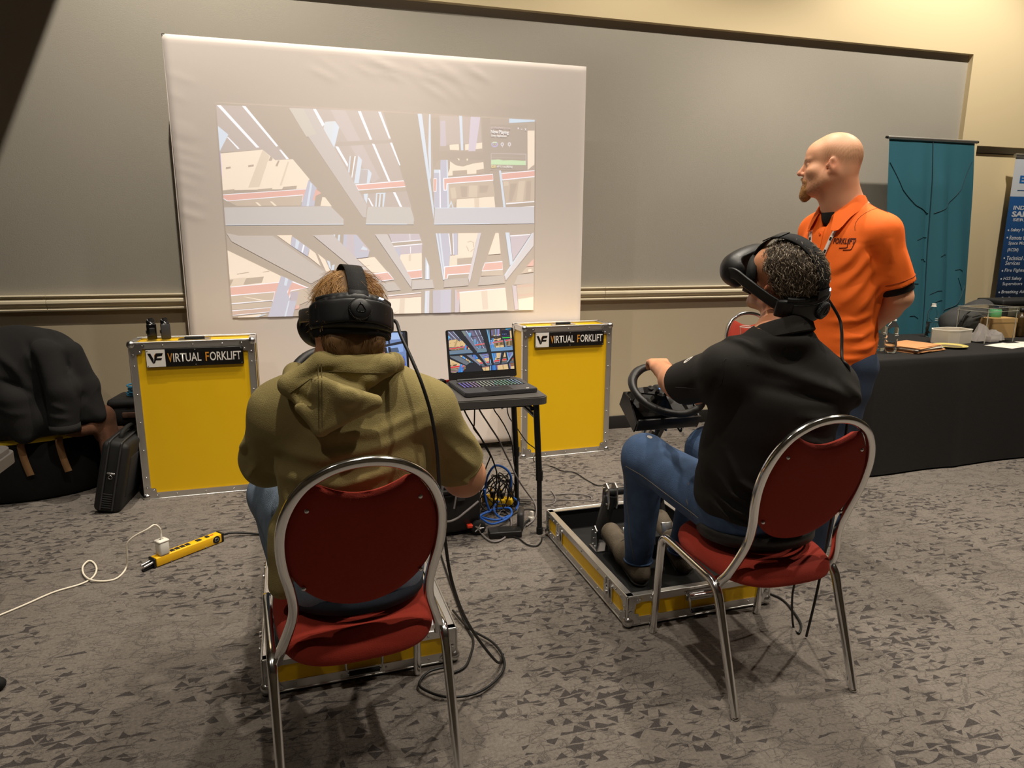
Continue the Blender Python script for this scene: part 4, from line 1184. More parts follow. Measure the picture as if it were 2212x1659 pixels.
for x in (-0.10, 0.08): MB().cyl((x, -0.0235, 0.008), (x, -0.027, 0.008), 0.004, seg=8).build('screw', M_steel, ps)
tag(MB().tube(smooth_path([(-0.508, 3.552, 0.026), (-0.47, 3.578, 0.02), (-0.39, 3.57, 0.012), (-0.30, 3.54, 0.006), (-0.15, 3.50, 0.006)], 8), 0.0055, 8).build('cable', M_cab_k), 'black cord running from the yellow power strip behind the green hoodie', 'cable')
ca = Matrix.Rotation(0.2, 4, 'Z')
cg = thing('usb_charger', 'white plug-in charger standing on the yellow power strip', 'charger', (-0.748, 3.343, 0.0475), math.atan2(0.217, 0.258))
MB().bx((-0.024, -0.024, 0), (0.024, 0.022, 0.068), 0.008).build('body', M_white, cg)
MB().bx((-0.026, -0.026, 0.062), (0.026, 0.024, 0.074), 0.006).build('cap', M_white, cg)
MB().bx((-0.008, -0.004, 0.073), (0.008, 0.004, 0.0755)).build('port', M_black, cg)
pw = [(x, y, z) for x, y, z in C_['o'][:-2]] + [(-0.768, 3.332, 0.200), (-0.749, 3.341, 0.175), (-0.748, 3.343, 0.140)]
pw = [(-1.45, 2.85, 0.005)] + [(x, y, z + (0.006 if 6 < i < 11 else 0)) for i, (x, y, z) in enumerate(pw)]
wc = tag(MB().tube(smooth_path(pw, 9), 0.0042, 8).build('charging_cable', M_cab_w), 'thin white charging cable with one curl on the carpet at left', 'cable')
MB().cyl((-0.748, 3.343, 0.121), (-0.7485, 3.3425, 0.150), 0.0062, 0.005).build('plug_end', M_white, wc)

# ------------------------------------------------------------------ two hand trackers on the left case
for k, (x, y, lab) in enumerate(((-0.915, 4.375, 'black clip-shaped tracker standing at the left corner of the yellow case'), (-0.842, 4.378, 'black clip-shaped tracker with a smooth front, nearer the case handle'))):
    t = thing('hand_tracker', lab, 'tracker', (x, y, 0.927), math.radians(18), 'trackers on the yellow case')
    prof = [(-0.020, -0.012), (0.020, -0.012), (0.020, 0.0), (-0.020, 0.0)]
    MB().bx((-0.026, -0.014, 0), (0.026, 0.0, 0.092), 0.007).build('body', M_gloss, t)
    MB().tube(smooth_path([(0.0, 0.002, 0.084), (0.0, 0.014, 0.100), (0.002, 0.034, 0.104), (0.004, 0.046, 0.086), (0.004, 0.042, 0.058)], 6), 1.0, profile=[(0.022 * a, 0.005 * b) for a, b in ((-1, -1), (1, -1), (1, 1), (-1, 1))], up=(0, 1, 0.3)).build('hook', M_gloss, t)
    if k == 0: MB().bx((-0.014, -0.019, 0.022), (0.016, -0.012, 0.070), 0.004).build('clip_plate', M_black, t)
    else: MB().bx((-0.024, -0.0165, 0.006), (0.024, -0.013, 0.086), 0.002).build('cover_plate', M_grey_pl, t)
    MB().bx((-0.030, -0.010, 0.036), (-0.024, 0.002, 0.056), 0.002).build('side_button', M_black, t)

# ------------------------------------------------------------------ steering rigs in the trays
M_leather = mat('black_grip', rgb(26, 26, 26), 0.45, bump=0.12, bscale=500)
M_dsteel = mat('dark_painted_steel', rgb(40, 40, 41), 0.4)
M_wbase = mat('black_satin', rgb(24, 23, 22), 0.25)
M_bluem = mat('blue_band', rgb(40, 150, 190), 0.4)
def steering_rig(label, loc, rz, wheel_c, tilt):
    t = thing('steering_rig', label, 'steering wheel', loc, rz, 'steering wheel rigs in the trays')
    e = tilt; R_ = 0.154
    n = Vector((0, -math.cos(e), math.sin(e))); u = Vector((1, 0, 0)); w = n.cross(u)
    C = Vector(wheel_c)
    M = frame3(C, u, w, n)
    rim = MB(); path = [M @ Vector((R_ * math.cos(a), R_ * math.sin(a), 0)) for a in (2 * PI * i / 56 for i in range(56))]
    rr = [0.0165 + 0.004 * math.exp(-((math.cos(2 * PI * i / 56 - 2.5) - 1) * 9) ** 2) + 0.004 * math.exp(-((math.cos(2 * PI * i / 56 - 0.64) - 1) * 9) ** 2) for i in range(56)]
    rim.tube(path, rr, 12, closed=True); rim = rim.build('rim', M_leather, t)
    mk = MB(); mk.tube([M @ Vector((R_ * math.cos(a), R_ * math.sin(a), 0)) for a in (PI / 2 - 0.05, PI / 2, PI / 2 + 0.05)], 0.0172, 14, cap=False).build('top_marker', M_bluem, rim)
    hub = MB(); hub.prism([(x * 1.0, y) for x, y in rounded_rect(0.12, 0.075, 0.02)], -0.030, -0.004, M)
    hub.prism([(-0.150, 0.022), (-0.04, 0.030), (-0.04, -0.028), (-0.148, -0.004)], -0.012, -0.004, M).prism([(0.150, 0.022), (0.148, -0.004), (0.04, -0.028), (0.04, 0.030)], -0.012, -0.004, M).prism([(-0.022, -0.03), (0.022, -0.03), (0.030, -0.146), (-0.030, -0.146)], -0.012, -0.004, M)
    hub = hub.build('hub', M_black, t)
    for x, y, rr_ in ((-0.075, 0.012, 0.014), (0.075, 0.012, 0.014), (-0.052, -0.012, 0.009), (0.052, -0.012, 0.009), (0.02, -0.028, 0.008), (-0.02, -0.028, 0.008)):
        MB().cyl(M @ Vector((x, y, -0.006)), M @ Vector((x, y, 0.004)), rr_, rr_ * 0.9, 14).build('button', M_gloss if rr_ < 0.014 else M_grey_pl, hub)
    for x in (-0.030, -0.012): MB().box((x, 0.008, -0.002), (0.012, 0.006, 0.004), M=M).build('indicator', mat('blue_led_%d' % len(MATS), rgb(60, 120, 190), .4, emit=(.2, .45, .9, 1), estr=.8), hub)
    # motor housing with clamp below the wheel
    bz = MB(); Mb = M @ Matrix.Translation((0, 0.004, -0.085))
    bz.cyl(M @ Vector((0, 0, -0.03)), M @ Vector((0, 0, -0.075)), 0.038, 0.055, 20)
    bz.prism([(-0.150, 0.075), (0.150, 0.075), (0.125, -0.085), (-0.125, -0.085)], -0.055, 0.010, Mb)
    bz = bz.build('motor_housing', M_wbase, t)
    fx = MB(); fx.box((0, -0.096, -0.030), (0.30, 0.012, 0.062), 0.004, M=Mb); fx.build('front_lip', M_dsteel, bz)
    for s in (-1, 1):
        MB().prism([(-0.095, -0.070), (0.080, -0.070), (0.080, 0.005), (0.02, 0.022), (-0.095, -0.02)], 0, 0.007, frame3(Mb @ Vector((s * 0.150 - 0.0035, 0, 0)), Mb.to_3x3() @ Vector((0, 1, 0)), Mb.to_3x3() @ Vector((0, 0, 1)), Mb.to_3x3() @ Vector((1, 0, 0)))).build('side_plate', M_wbase, bz)
        MB().cyl(Mb @ Vector((s * 0.09, -0.075, -0.055)), Mb @ Vector((s * 0.09, -0.075, -0.095)), 0.011, seg=12).build('clamp_screw', M_steel, bz)
    Pb = Mb @ Vector((0, -0.02, -0.062))
    MB().box((0, -0.015, -0.066), (0.25, 0.13, 0.016), 0.003, M=Mb).build('mount_plate', M_dsteel, t)
    # column: pivot under the plate, two dark arms down to the hinge plates bolted to the tray floor
    foot = Vector((C.x, C.y + 0.36, 0.03))
    pv = MB().bx((Pb.x - 0.030, Pb.y - 0.02, Pb.z - 0.065), (Pb.x - 0.024, Pb.y + 0.03, Pb.z)).bx((Pb.x + 0.024, Pb.y - 0.02, Pb.z - 0.065), (Pb.x + 0.030, Pb.y + 0.03, Pb.z)).build('pivot_bracket', M_steel, t)
    MB().cyl((Pb.x - 0.038, Pb.y, Pb.z - 0.045), (Pb.x + 0.038, Pb.y, Pb.z - 0.045), 0.013, seg=14).build('pivot_bolt', M_chrome, pv)
    elbow = Vector((C.x, C.y + 0.30, 0.36))
    MB().tube(resample([Vector((C.x, Pb.y, Pb.z - 0.045)), elbow]), 1.0, profile=[(0.020 * a, 0.020 * b) for a, b in ((-1, -1), (1, -1), (1, 1), (-1, 1))], up=(0, 1, 0)).build('upper_arm', M_dsteel, t)
    for dx in (-0.17, 0.17):
        a = Vector((elbow.x + dx * 0.72, elbow.y - 0.02, 0.30)); b = Vector((C.x + dx, foot.y - 0.07, 0.085))
        MB().tube([a, b], 1.0, profile=[(0.018 * p, 0.026 * q) for p, q in ((-1, -1), (1, -1), (1, 1), (-1, 1))], up=(1, 0, 0)).build('side_arm', M_dsteel, t)
        for P0, zz in ((a, 0.0), (b, 0.0)):
            for s in (-1, 1):
                hp = MB(); hp.prism([(-0.030, -0.055), (0.030, -0.055), (0.040, -0.02), (0.030, 0.05), (0.0, 0.066), (-0.03, 0.05), (-0.04, -0.02)], -0.003, 0.003, frame3(P0 + Vector((s * 0.022, 0, 0)), (0, 1, 0), (0, 0, 1), (1, 0, 0)))
                hp = hp.build('hinge_plate', M_steel, t)
                for q in ((-0.018, 0.035), (0.018, 0.035), (0.0, 0.0), (-0.015, -0.035), (0.015, -0.035)): MB().cyl(P0 + Vector((s * 0.024, q[0], q[1])), P0 + Vector((s * 0.030, q[0], q[1])), 0.006, seg=8).build('bolt', M_chrome, hp)
    MB().cyl((elbow.x - 0.15, elbow.y - 0.01, 0.315), (elbow.x + 0.15, elbow.y - 0.01, 0.315), 0.018).bx((elbow.x - 0.03, elbow.y - 0.03, 0.29), (elbow.x + 0.03, elbow.y + 0.02, 0.38)).build('cross_tube', M_dsteel, t)
    MB().bx((C.x - 0.20, foot.y - 0.11, 0.027), (C.x + 0.20, foot.y - 0.02, 0.034)).build('foot_plate', M_steel, t)
    # cable under the housing
    MB().tube(smooth_path([Mb @ Vector((0.05, -0.08, -0.058)), Mb @ Vector((0.075, -0.10, -0.085)), Mb @ Vector((0.10, -0.05, -0.10)), Mb @ Vector((0.06, 0.02, -0.065))], 6), 0.004, 6).build('loop_cable', M_cab_k, t)
    return t
steering_rig('black steering wheel held by the person in the black shirt', (0, 0, 0), 0, (1.440, 2.600, 0.877), math.radians(60))
steering_rig('black steering wheel with a blue band, mostly hidden by the green hoodie', (0, 0, 0), 0, (0.055, 2.53, 0.985), math.radians(42))
def pedals(label, loc, rz):
    t = thing('pedal_set', label, 'pedals', loc, rz, 'pedal sets in the trays')
    MB().prism([(0, 0), (0.30, 0), (0.30, 0.024), (0.17, 0.11), (0.0, 0.11)], -0.14, 0.14, frame3((0, -0.15, 0.0), (0, 1, 0), (0, 0, 1), (1, 0, 0))).build('base', M_grey_pl, t)
    for x in (-0.10, 0.0, 0.10):
        pd = MB().box((x, -0.155, 0.125), (0.055, 0.012, 0.10), 0.004, rot=(math.radians(-28), 0, 0)).build('pedal', M_steel, t)
        MB().bx((x - 0.008, -0.15, 0.08), (x + 0.008, -0.06, 0.10), 0.002).build('pedal_arm', M_steel, pd)
    MB().bx((-0.138, -0.158, 0.110), (-0.095, -0.125, 0.114)).build('yellow_mark', M_ypl, t)
    return t
pedals('dark pedal set with a yellow mark in the tray at the black-shirted person\'s feet', (1.445, 2.875, 0.027), 0.02)
pedals('dark pedal set hidden in the tray below the green hoodie', (0.07, 2.83, 0.027), 0.03)
# ------------------------------------------------------------------ bags and clothes at the left wall
M_tote = mat('black_tote_cloth', rgb(16, 15, 15), 0.9, bump=0.3, bscale=300)
M_jacket = mat('black_jacket_cloth', rgb(27, 26, 26), 0.95, bump=0.3, bscale=350, sheen=0.25, var=0.1, vscale=20)
M_strap = mat('tan_strap', rgb(150, 112, 74), 0.8, bump=0.3, bscale=500)
M_liner = mat('yellow_liner', rgb(222, 190, 30), 0.5)
M_nylon = mat('black_nylon', rgb(22, 22, 23), 0.6, bump=0.4, bscale=260, stretch=(1, 1, 3))
M_plaid = mat('brown_plaid', rgb(92, 60, 42), 0.95, bump=0.4, bscale=200, var=0.45, vscale=28)
M_brown = mat('brown_cloth', rgb(78, 54, 42), 0.95, bump=0.4, bscale=200, var=0.2, vscale=14)
tt = thing('tote_bag', 'big black tote with yellow lining and tan handles under the black jacket', 'bag', (-1.70, 4.62, 0), math.radians(8))
MB().lathe([(0.0, 0.0), (0.36, 0.0), (0.395, 0.02), (0.41, 0.20), (0.415, 0.375), (0.405, 0.375), (0.39, 0.34), (0.0, 0.34)], (0, 0, 0), 48, Matrix.Diagonal((1.0, 0.62, 1, 1))).build('body', M_tote, tt)
MB().lathe([(0.398, 0.36), (0.402, 0.381), (0.418, 0.383), (0.418, 0.355)], (0, 0, 0), 48, Matrix.Diagonal((1.0, 0.62, 1, 1))).build('lining', M_liner, tt)
for x in (0.02, 0.205):
    path = [(x, -0.245, 0.37), (x + 0.002, -0.268, 0.34), (x + 0.012, -0.272, 0.26), (x + 0.03, -0.27, 0.17)]
    MB().tube(smooth_path(path, 5), 1.0, profile=[(0.018 * a, 0.003 * b) for a, b in ((-1, -1), (1, -1), (1, 1), (-1, 1))], up=(0, -1, 0)).build('handle_strap', M_strap, tt)
bc = thing('briefcase', 'black soft briefcase leaning on the left yellow case', 'bag', (-1.165, 4.255, 0.005), math.radians(-4))
LB = Matrix.Rotation(math.radians(13), 4, 'Y')
MB().box((0, 0, 0.205), (0.14, 0.36, 0.41), 0.03, seg=4, M=LB).build('body', M_nylon, bc)
MB().box((0, 0, 0.21), (0.092, 0.366, 0.416), 0.03, seg=4, M=LB).build('front_panel', M_matte, bc)
for x in (-0.030, 0.030):
    MB().tube(smooth_path([LB @ Vector(q) for q in ((x, -0.183, 0.02), (x, -0.186, 0.22), (x, -0.183, 0.385), (x, -0.15, 0.418), (x, 0.1, 0.418))], 6), 0.005, 6).build('zip', M_grey_pl, bc)
for i in range(7): MB().box((-0.005, -0.184, 0.035 + i * 0.013), (0.055, 0.004, 0.004), M=LB).build('rib', M_grey_pl, bc)
MB().box((0.0, -0.184, 0.235), (0.042, 0.006, 0.010), 0.002, M=LB).build('buckle', M_steel, bc)
MB().tube([LB @ Vector((0.01 * math.cos(a), -0.189, 0.215 + 0.01 * math.sin(a))) for a in (2 * PI * i / 12 for i in range(12))], 0.002, 6, closed=True).build('ring', M_steel, bc)
MB().tube(smooth_path([LB @ Vector(q) for q in ((0, -0.10, 0.41), (0.0, -0.085, 0.445), (0, 0.0, 0.458), (0, 0.085, 0.445), (0, 0.10, 0.41))], 6), 0.012, 8).build('handle', M_rubber, bc)
MB().box((0.068, 0.02, 0.20), (0.012, 0.28, 0.24), 0.005, M=LB).build('side_pocket', mat('dark_blue_nylon', rgb(32, 34, 42), .7, bump=.3), bc)
# dark case and cloth behind, with a blue cord on top
sb = thing('carton', 'brown cloth covered box behind the briefcase', 'box', (-1.05, 4.68, 0), 0)
MB().bx((-0.19, -0.13, 0), (0.20, 0.14, 0.36), 0.02).build('body', M_brown, sb)
MB().bx((-0.196, -0.136, 0.30), (0.206, 0.146, 0.375), 0.03).bx((-0.15, -0.15, 0.18), (-0.02, -0.12, 0.33), 0.02).build('cloth', M_brown, sb)
ic = thing('instrument_case', 'black padded case on the brown cloth box beside the left yellow case', 'case', (-1.05, 4.68, 0.376), math.radians(-6))
MB().bx((-0.185, -0.12, 0), (0.19, 0.13, 0.12), 0.025).build('body', M_nylon, ic)
MB().bx((-0.19, -0.125, 0.105), (0.195, 0.135, 0.165), 0.025).build('cover', M_nylon, ic)
MB().bx((-0.10, -0.134, 0.05), (0.16, -0.118, 0.085), 0.004).build('strap', M_brown, ic)
bl = thing('cord_bundle', 'bundled blue cord lying on the black padded case', 'cord', (-1.07, 4.66, 0.541))
r = random.Random(4)
for k in range(6):
    pts = [((0.06 + 0.02 * r.random()) * math.cos(a + k), (0.04 + 0.015 * r.random()) * math.sin(a + k), 0.006 + 0.012 * k + 0.008 * r.random()) for a in (2 * PI * i / 9 for i in range(9))]
    MB().tube(smooth_path(pts, 5, True), 0.005, 6, closed=True).build('turn', mat('cord_blue_%d' % k, rgb(40, 110 + 4 * k, 145), .6) if k == 0 else MATS['cord_blue_0'], bl)
#JACKETS
# grey seat at the left edge of the frame
gc = thing('grey_chair', 'grey padded chair cut off by the left edge of the frame', 'chair', (-1.50, 2.95, 0), 0)
sp = MB(); sp.prism(rounded_rect(0.53, 0.62, 0.07, 5), 0.585, 0.63); sp.prism([(x * 0.96, y * 0.96) for x, y in rounded_rect(0.53, 0.62, 0.07, 5)], 0.63, 0.650)
sp.build('seat', mat('grey_vinyl', rgb(86, 82, 80), 0.55, bump=.1, bscale=200), gc)
for x, y, dx, dy in ((-0.06, -0.24, 0.465, -0.24), (-0.22, -0.24, -0.06, -0.12), (-0.10, 0.22, 0.02, 0.06), (-0.22, 0.22, -0.06, 0.06)):
    l = MB().tube([(x, y, 0.585), (x + dx * 0.5, y + dy * 0.5, 0.26), (x + dx, y + dy, 0.03)], 0.014, 10).build('leg', M_matte, gc)
    MB().sphere((x + dx, y + dy, 0.022), 0.022, 12, 8, (1, 1, 1)).build('foot', M_rubber, l)
MB().bx((-0.25, 0.22, 0.655), (-0.05, 0.25, 0.675), 0.01).bx((-0.25, 0.22, 0.63), (-0.22, 0.25, 0.66), .005).build('back_rail', M_matte, gc)

# ------------------------------------------------------------------ draped table at the right
M_drape = mat('black_table_drape', rgb(24, 22, 21), 0.9, bump=0.3, bscale=350, sheen=0.2)
dt = thing('draped_table', 'long table under a floor-length black cloth, behind the person in orange', 'table', (3.375, 3.498, 0), math.radians(1.7))
DW, DD, DZ = 3.0, 0.93, 0.77
def drape():
    V = []; F = []
    per = []
    n = 0
    step = 0.02
    pts = []
    x = 0.0
    while x < DW: pts.append((x, 0.0)); x += step
    y = 0.0
    while y < DD: pts.append((DW, y)); y += step
    x = DW
    while x > 0: pts.append((x, DD)); x -= step
    y = DD
    while y > 0: pts.append((0.0, y)); y -= step
    n = len(pts)
    levels = [DZ, DZ - 0.004, DZ - 0.012, DZ - 0.05, DZ - 0.25, DZ - 0.5, 0.06, 0.012]
    for k, z in enumerate(levels):
        for i, (px, py) in enumerate(pts):
            out = (0.0, 0.006, 0.010, 0.013, 0.020, 0.026, 0.032, 0.034)[k]
            f = (0 if k < 3 else (k - 2) / 6) * (0.007 * math.sin(i * 0.19) + 0.005 * math.sin(i * 0.053 + 1) + 0.012 * math.exp(-((i % 75) - 37) ** 2 / 6))
            cx0, cy0 = DW / 2, DD / 2
            nx = -1 if px == 0 else (1 if px >= DW - 1e-6 else 0); ny = -1 if py == 0 else (1 if py >= DD - 1e-6 else 0)
            V.append((px + nx * (out + f), py + ny * (out + f), z))
    for k in range(len(levels) - 1):
        for i in range(n):
            j = (i + 1) % n; F.append((k * n + i, (k + 1) * n + i, (k + 1) * n + j, k * n + j))
    F.append(tuple(range(n)))
    return V, F
v, f = drape(); dcl = raw('table_cloth', v, f, M_drape, dt, False)
dcl.data.polygons.foreach_set('use_smooth', [len(p.vertices) == 4 for p in dcl.data.polygons])
MB().bx((0.02, 0.02, DZ - 0.03), (DW - 0.02, DD - 0.02, DZ - 0.004)).build('table_top', M_table, dt)
for x in (0.08, DW - 0.08):
    for y in (0.08, DD - 0.08): MB().cyl((x, y, 0), (x, y, DZ - 0.03), 0.018).build('leg', M_tleg, dt)
# bottles
M_clear = mat('clear_plastic', rgb(250, 252, 252), 0.04, trans=1.0, ior=1.12)
M_capw = mat('white_cap', rgb(232, 228, 220), .4)
M_blabel = mat('bottle_print', rgb(214, 210, 200), .5)
M_water = mat('water', rgb(240, 248, 250), 0.0, trans=1.0, ior=1.33)
def bottle(label, loc, s=1.0, water=0.5):
    t = thing('water_bottle', label, 'bottle', loc, 0, 'clear water bottles on the draped table')
    prof = [(0.0, 0.004), (0.028, 0.0), (0.036, 0.006), (0.037, 0.03), (0.034, 0.045), (0.037, 0.06), (0.034, 0.078), (0.037, 0.095), (0.037, 0.112), (0.0345, 0.120), (0.036, 0.150), (0.037, 0.165), (0.032, 0.190), (0.020, 0.212), (0.0135, 0.220), (0.0135, 0.226)]
    MB().lathe([(r_ * s, z * s) for r_, z in prof], (0, 0, 0), 28).build('bottle_wall', M_clear, t)
    MB().lathe([(0, 0.226 * s), (0.018 * s, 0.226 * s), (0.018 * s, 0.232 * s), (0.0145 * s, 0.234 * s), (0.0145 * s, 0.250 * s), (0, 0.250 * s)], (0, 0, 0), 20, smooth=False).build('cap', M_capw, t)
    ws = [(r_ * 0.94 * s, max(0.005, z) * s) for r_, z in prof if z <= 0.226 * water]
    MB().lathe([(0, 0.006 * s)] + ws[1:] + [(0, ws[-1][1])], (0, 0, 0), 24).build('water', M_water, t)
    lb = MB()
    for a, z, ww in ((-1.9, 0.128, 0.5), (-1.9, 0.140, 0.7), (-1.2, 0.128, 0.45)):
        for k in range(3):
            pass
        lb.tube([(0.0372 * s * math.cos(a + q * ww / 4), 0.0372 * s * math.sin(a + q * ww / 4), z * s) for q in range(5)], 0.002 * s, 5)
    lb.build('printed_marks', M_blabel, t)
    return t
bottle('clear water bottle half hidden behind the elbow of the person in orange', (3.70, 3.80, 0.77), 0.94, 0.45)
bottle('clear water bottle nearest the front edge, right beside the orange shirt', (3.70, 3.70, 0.77), 0.97, 0.4)
bottle('clear water bottle standing alone in front of the teal banner', (4.66, 4.29, 0.77), 1.05, 0.5)
# folders
M_man = mat('manila_orange', rgb(206, 150, 100), .7); M_man2 = mat('grey_paper', rgb(196, 190, 178), .7); M_pap = mat('white_paper', rgb(236, 230, 218), .6)
r = random.Random(8)
for k in range(9):
    m = M_man if k in (0, 1, 2, 4, 7, 8) else (M_man2 if k in (3, 5) else M_pap)
    nm = {0: 'orange', 1: 'tan', 2: 'brown'}
    x, y = 3.965 + r.uniform(-.015, .015), 3.78 + r.uniform(-.012, .012)
    bm = MB().box((0, 0, 0.0022), (0.33, 0.245, 0.0044), 0.001)
    o = bm.build('folder', m); o.location = (x, y, 0.7705 + k * 0.0046); o.rotation_euler = (0, 0, 0.30 + r.uniform(-.09, .09))
    tag(o, ('lowest orange folder in the stack on the draped table', 'second lowest orange folder in the stack on the draped table', 'third lowest orange folder in the folder stack', 'lower grey folder in the stack on the draped table', 'middle orange folder between the two grey ones in the stack', 'upper grey folder in the stack on the draped table', 'white folder sticking out near the top of the stack', 'orange folder just under the top of the stack', 'topmost orange folder of the stack on the draped table')[k], 'folder', 'stacked folders on the draped table')
MB().box((0, 0, 0.0022), (0.30, 0.21, 0.003)).build('x', M_pap)
o = bpy.data.objects['x']; o.name = 'paper_sheet'; o.location = (4.12, 3.92, 0.7705); o.rotation_euler = (0, 0, 0.2)
tag(o, 'white sheet lying just behind the folder stack', 'paper')
# low pale box with marbled sides
M_marble = mat('marbled_card', rgb(196, 188, 174), .55, var=.12, vscale=14)
wt = thing('card_tray', 'low pale marbled card box standing in front of the clear box', 'box', (4.47, 3.985, 0.77), math.radians(5))
pl_ = [(-0.075, 0.05), (-0.045, -0.06), (0.04, -0.085), (0.205, -0.055), (0.215, 0.05), (0.14, 0.10), (-0.02, 0.10)]
def wall_ring(poly, z0, z1, th):
    n = len(poly); cx0 = sum(p[0] for p in poly) / n; cy0 = sum(p[1] for p in poly) / n
    inn = [(p[0] + (cx0 - p[0]) * th, p[1] + (cy0 - p[1]) * th) for p in poly]
    V = [(x, y, z) for z in (z0, z1) for x, y in poly] + [(x, y, z) for z in (z0, z1) for x, y in inn]
    F = []
    for i in range(n):
        j = (i + 1) % n
        F += [(i, j, n + j, n + i), (2 * n + j, 2 * n + i, 3 * n + i, 3 * n + j), (n + i, n + j, 3 * n + j, 3 * n + i), (j, i, 2 * n + i, 2 * n + j)]
    return V, F
v, f = wall_ring(pl_, 0.012, 0.100, 0.05); raw('side_wall', v, f, M_marble, wt)
MB().prism(pl_, 0.0, 0.012).build('floor', M_marble, wt)
v, f = wall_ring([(x * 1.02, y * 1.02) for x, y in pl_], 0.096, 0.103, 0.07); raw('rim', v, f, M_pap, wt)
pt = thing('shallow_plate', 'shallow yellow-rimmed plate right of the folder stack', 'plate', (4.32, 3.80, 0.77))
MB().lathe([(0, 0.004), (0.06, 0.004), (0.105, 0.014), (0.110, 0.016), (0.108, 0.019), (0.10, 0.016), (0.06, 0.008), (0, 0.008)], (0, 0, 0), 36).build('dish', mat('yellow_glaze', rgb(206, 190, 110), .35), pt)
MB().lathe([(0.0, 0.0085), (0.075, 0.0105), (0.074, 0.0115), (0, 0.0095)], (0, 0, 0), 32).build('dark_centre', mat('plate_dark', rgb(110, 98, 74), .4), pt)
# clear ballot box
M_acr = mat('clear_acrylic', rgb(252, 252, 250), 0.03, trans=1.0, ior=1.1)
M_acre = mat('acrylic_edge', rgb(214, 212, 200), 0.2, trans=.3)
ab = thing('acrylic_box', 'clear acrylic box standing over crumpled white paper on the draped table', 'box', (4.885, 4.02, 0.77), math.radians(8))
bw, bd_, bh = 0.335, 0.22, 0.255
for a, b in (((-bw / 2, -bd_ / 2, 0), (bw / 2, -bd_ / 2 + .004, bh)), ((-bw / 2, bd_ / 2 - .004, 0), (bw / 2, bd_ / 2, bh)), ((-bw / 2, -bd_ / 2 + .004, 0), (-bw / 2 + .004, bd_ / 2 - .004, bh)), ((bw / 2 - .004, -bd_ / 2 + .004, 0), (bw / 2, bd_ / 2 - .004, bh))):
    MB().bx(a, b).build('pane', M_acr, ab)
MB().bx((-bw / 2 - .006, -bd_ / 2 - .006, bh), (bw / 2 + .006, bd_ / 2 + .006, bh + .004)).build('cover', M_acr, ab)
ed = MB()
for x in (-bw / 2, bw / 2):
    for y in (-bd_ / 2, bd_ / 2): ed.bx((x - .0022, y - .0022, 0), (x + .0022, y + .0022, bh))
for z in (bh + .004, bh - .022):
    for y in (-bd_ / 2 - .006, bd_ / 2 + .006): ed.bx((-bw / 2 - .006, y - .0016, z - .0016), (bw / 2 + .006, y + .0016, z + .0016))
    for x in (-bw / 2 - .006, bw / 2 + .006): ed.bx((x - .0016, -bd_ / 2 - .006, z - .0016), (x + .0016, bd_ / 2 + .006, z + .0016))
ed.build('polished_edges', M_acre, ab)
# crumpled papers inside
def crumple(seed, s):
    rr = random.Random(seed); n = 7; V = []; F = []
    for j in range(n):
        for i in range(n):
            V.append(((i / (n - 1) - .5) * s[0] + rr.uniform(-.012, .012), (j / (n - 1) - .5) * s[1] + rr.uniform(-.012, .012), max(0.002, s[2] * (1 - (2 * abs(i / (n - 1) - .5)) ** 2) * (1 - (2 * abs(j / (n - 1) - .5)) ** 2) * rr.uniform(.55, 1.05) + 0.004)))
    for j in range(n - 1):
        for i in range(n - 1):
            a = j * n + i; F += [(a, a + 1, a + n + 1), (a, a + n + 1, a + n)]
    return V, F
M_tis = mat('white_tissue', rgb(236, 230, 232), .8)
v, f = crumple(3, (0.19, 0.15, 0.13)); o = raw('crumpled_paper', v, f, M_tis); o.location = (4.83, 4.02, 0.773); tag(o, 'tall crumpled white paper in the left of the clear box', 'paper')
v, f = crumple(9, (0.12, 0.14, 0.11)); o = raw('crumpled_paper', v, f, M_tis); o.location = (4.975, 4.03, 0.773); tag(o, 'lower crumpled white paper in the right of the clear box', 'paper')
o = MB().box((0, 0, 0.022), (0.10, 0.05, 0.044), 0.002).build('card_packet', M_tis); o.location = (4.87, 3.945, 0.772); o.rotation_euler = (0, 0, .15); tag(o, 'small white card packet at the front of the clear box', 'packet')
cb = thing('cardboard_box', 'small brown cardboard box right behind the clear box', 'box', (5.16, 4.19, 0.77), math.radians(-6))
M_card = mat('brown_cardboard', rgb(186, 150, 98), .8, bump=.1)
MB().bx((-0.13, -0.09, 0), (0.13, 0.09, 0.15)).build('body', M_card, cb)
MB().bx((-0.132, -0.092, 0.12), (0.132, 0.092, 0.154)).build('cover', M_card, cb)
gj = thing('green_jar', 'green jar standing on the brown cardboard box', 'jar', (5.17, 4.19, 0.925))
MB().lathe([(0, 0), (0.040, 0), (0.043, 0.006), (0.043, 0.055), (0.034, 0.064), (0.0, 0.064)], (0, 0, 0), 24).build('body', mat('green_plastic', rgb(88, 160, 110), .4), gj)
MB().lathe([(0, 0.064), (0.036, 0.064), (0.036, 0.078), (0, 0.08)], (0, 0, 0), 24).build('cap', M_clear, gj)
for k in range(3):
    o = MB().box((0, 0, 0.0012), (0.26, 0.18, 0.0016)).build('paper_sheet', M_pap); o.location = (4.80 + 0.16 * k, 3.76 - 0.012 * (k % 2), 0.7705 + 0.0018 * k); o.rotation_euler = (0, 0, 0.25 - 0.3 * k)
    tag(o, ('leftmost', 'middle', 'rightmost')[k] + ' of three white sheets at the front right of the draped table', 'paper', 'white sheets on the draped table')
mk = thing('amber_bottle', 'dark bottle with gold speckles at the right end of the draped table', 'bottle', (5.36, 4.12, 0.77))
MB().lathe([(0, 0), (0.035, 0), (0.038, 0.01), (0.038, 0.15), (0.025, 0.175), (0.014, 0.18), (0.014, 0.20), (0, 0.20)], (0, 0, 0), 24).build('body', mat('speckled_dark', rgb(60, 44, 20), .3, var=.8, vscale=60), mk)
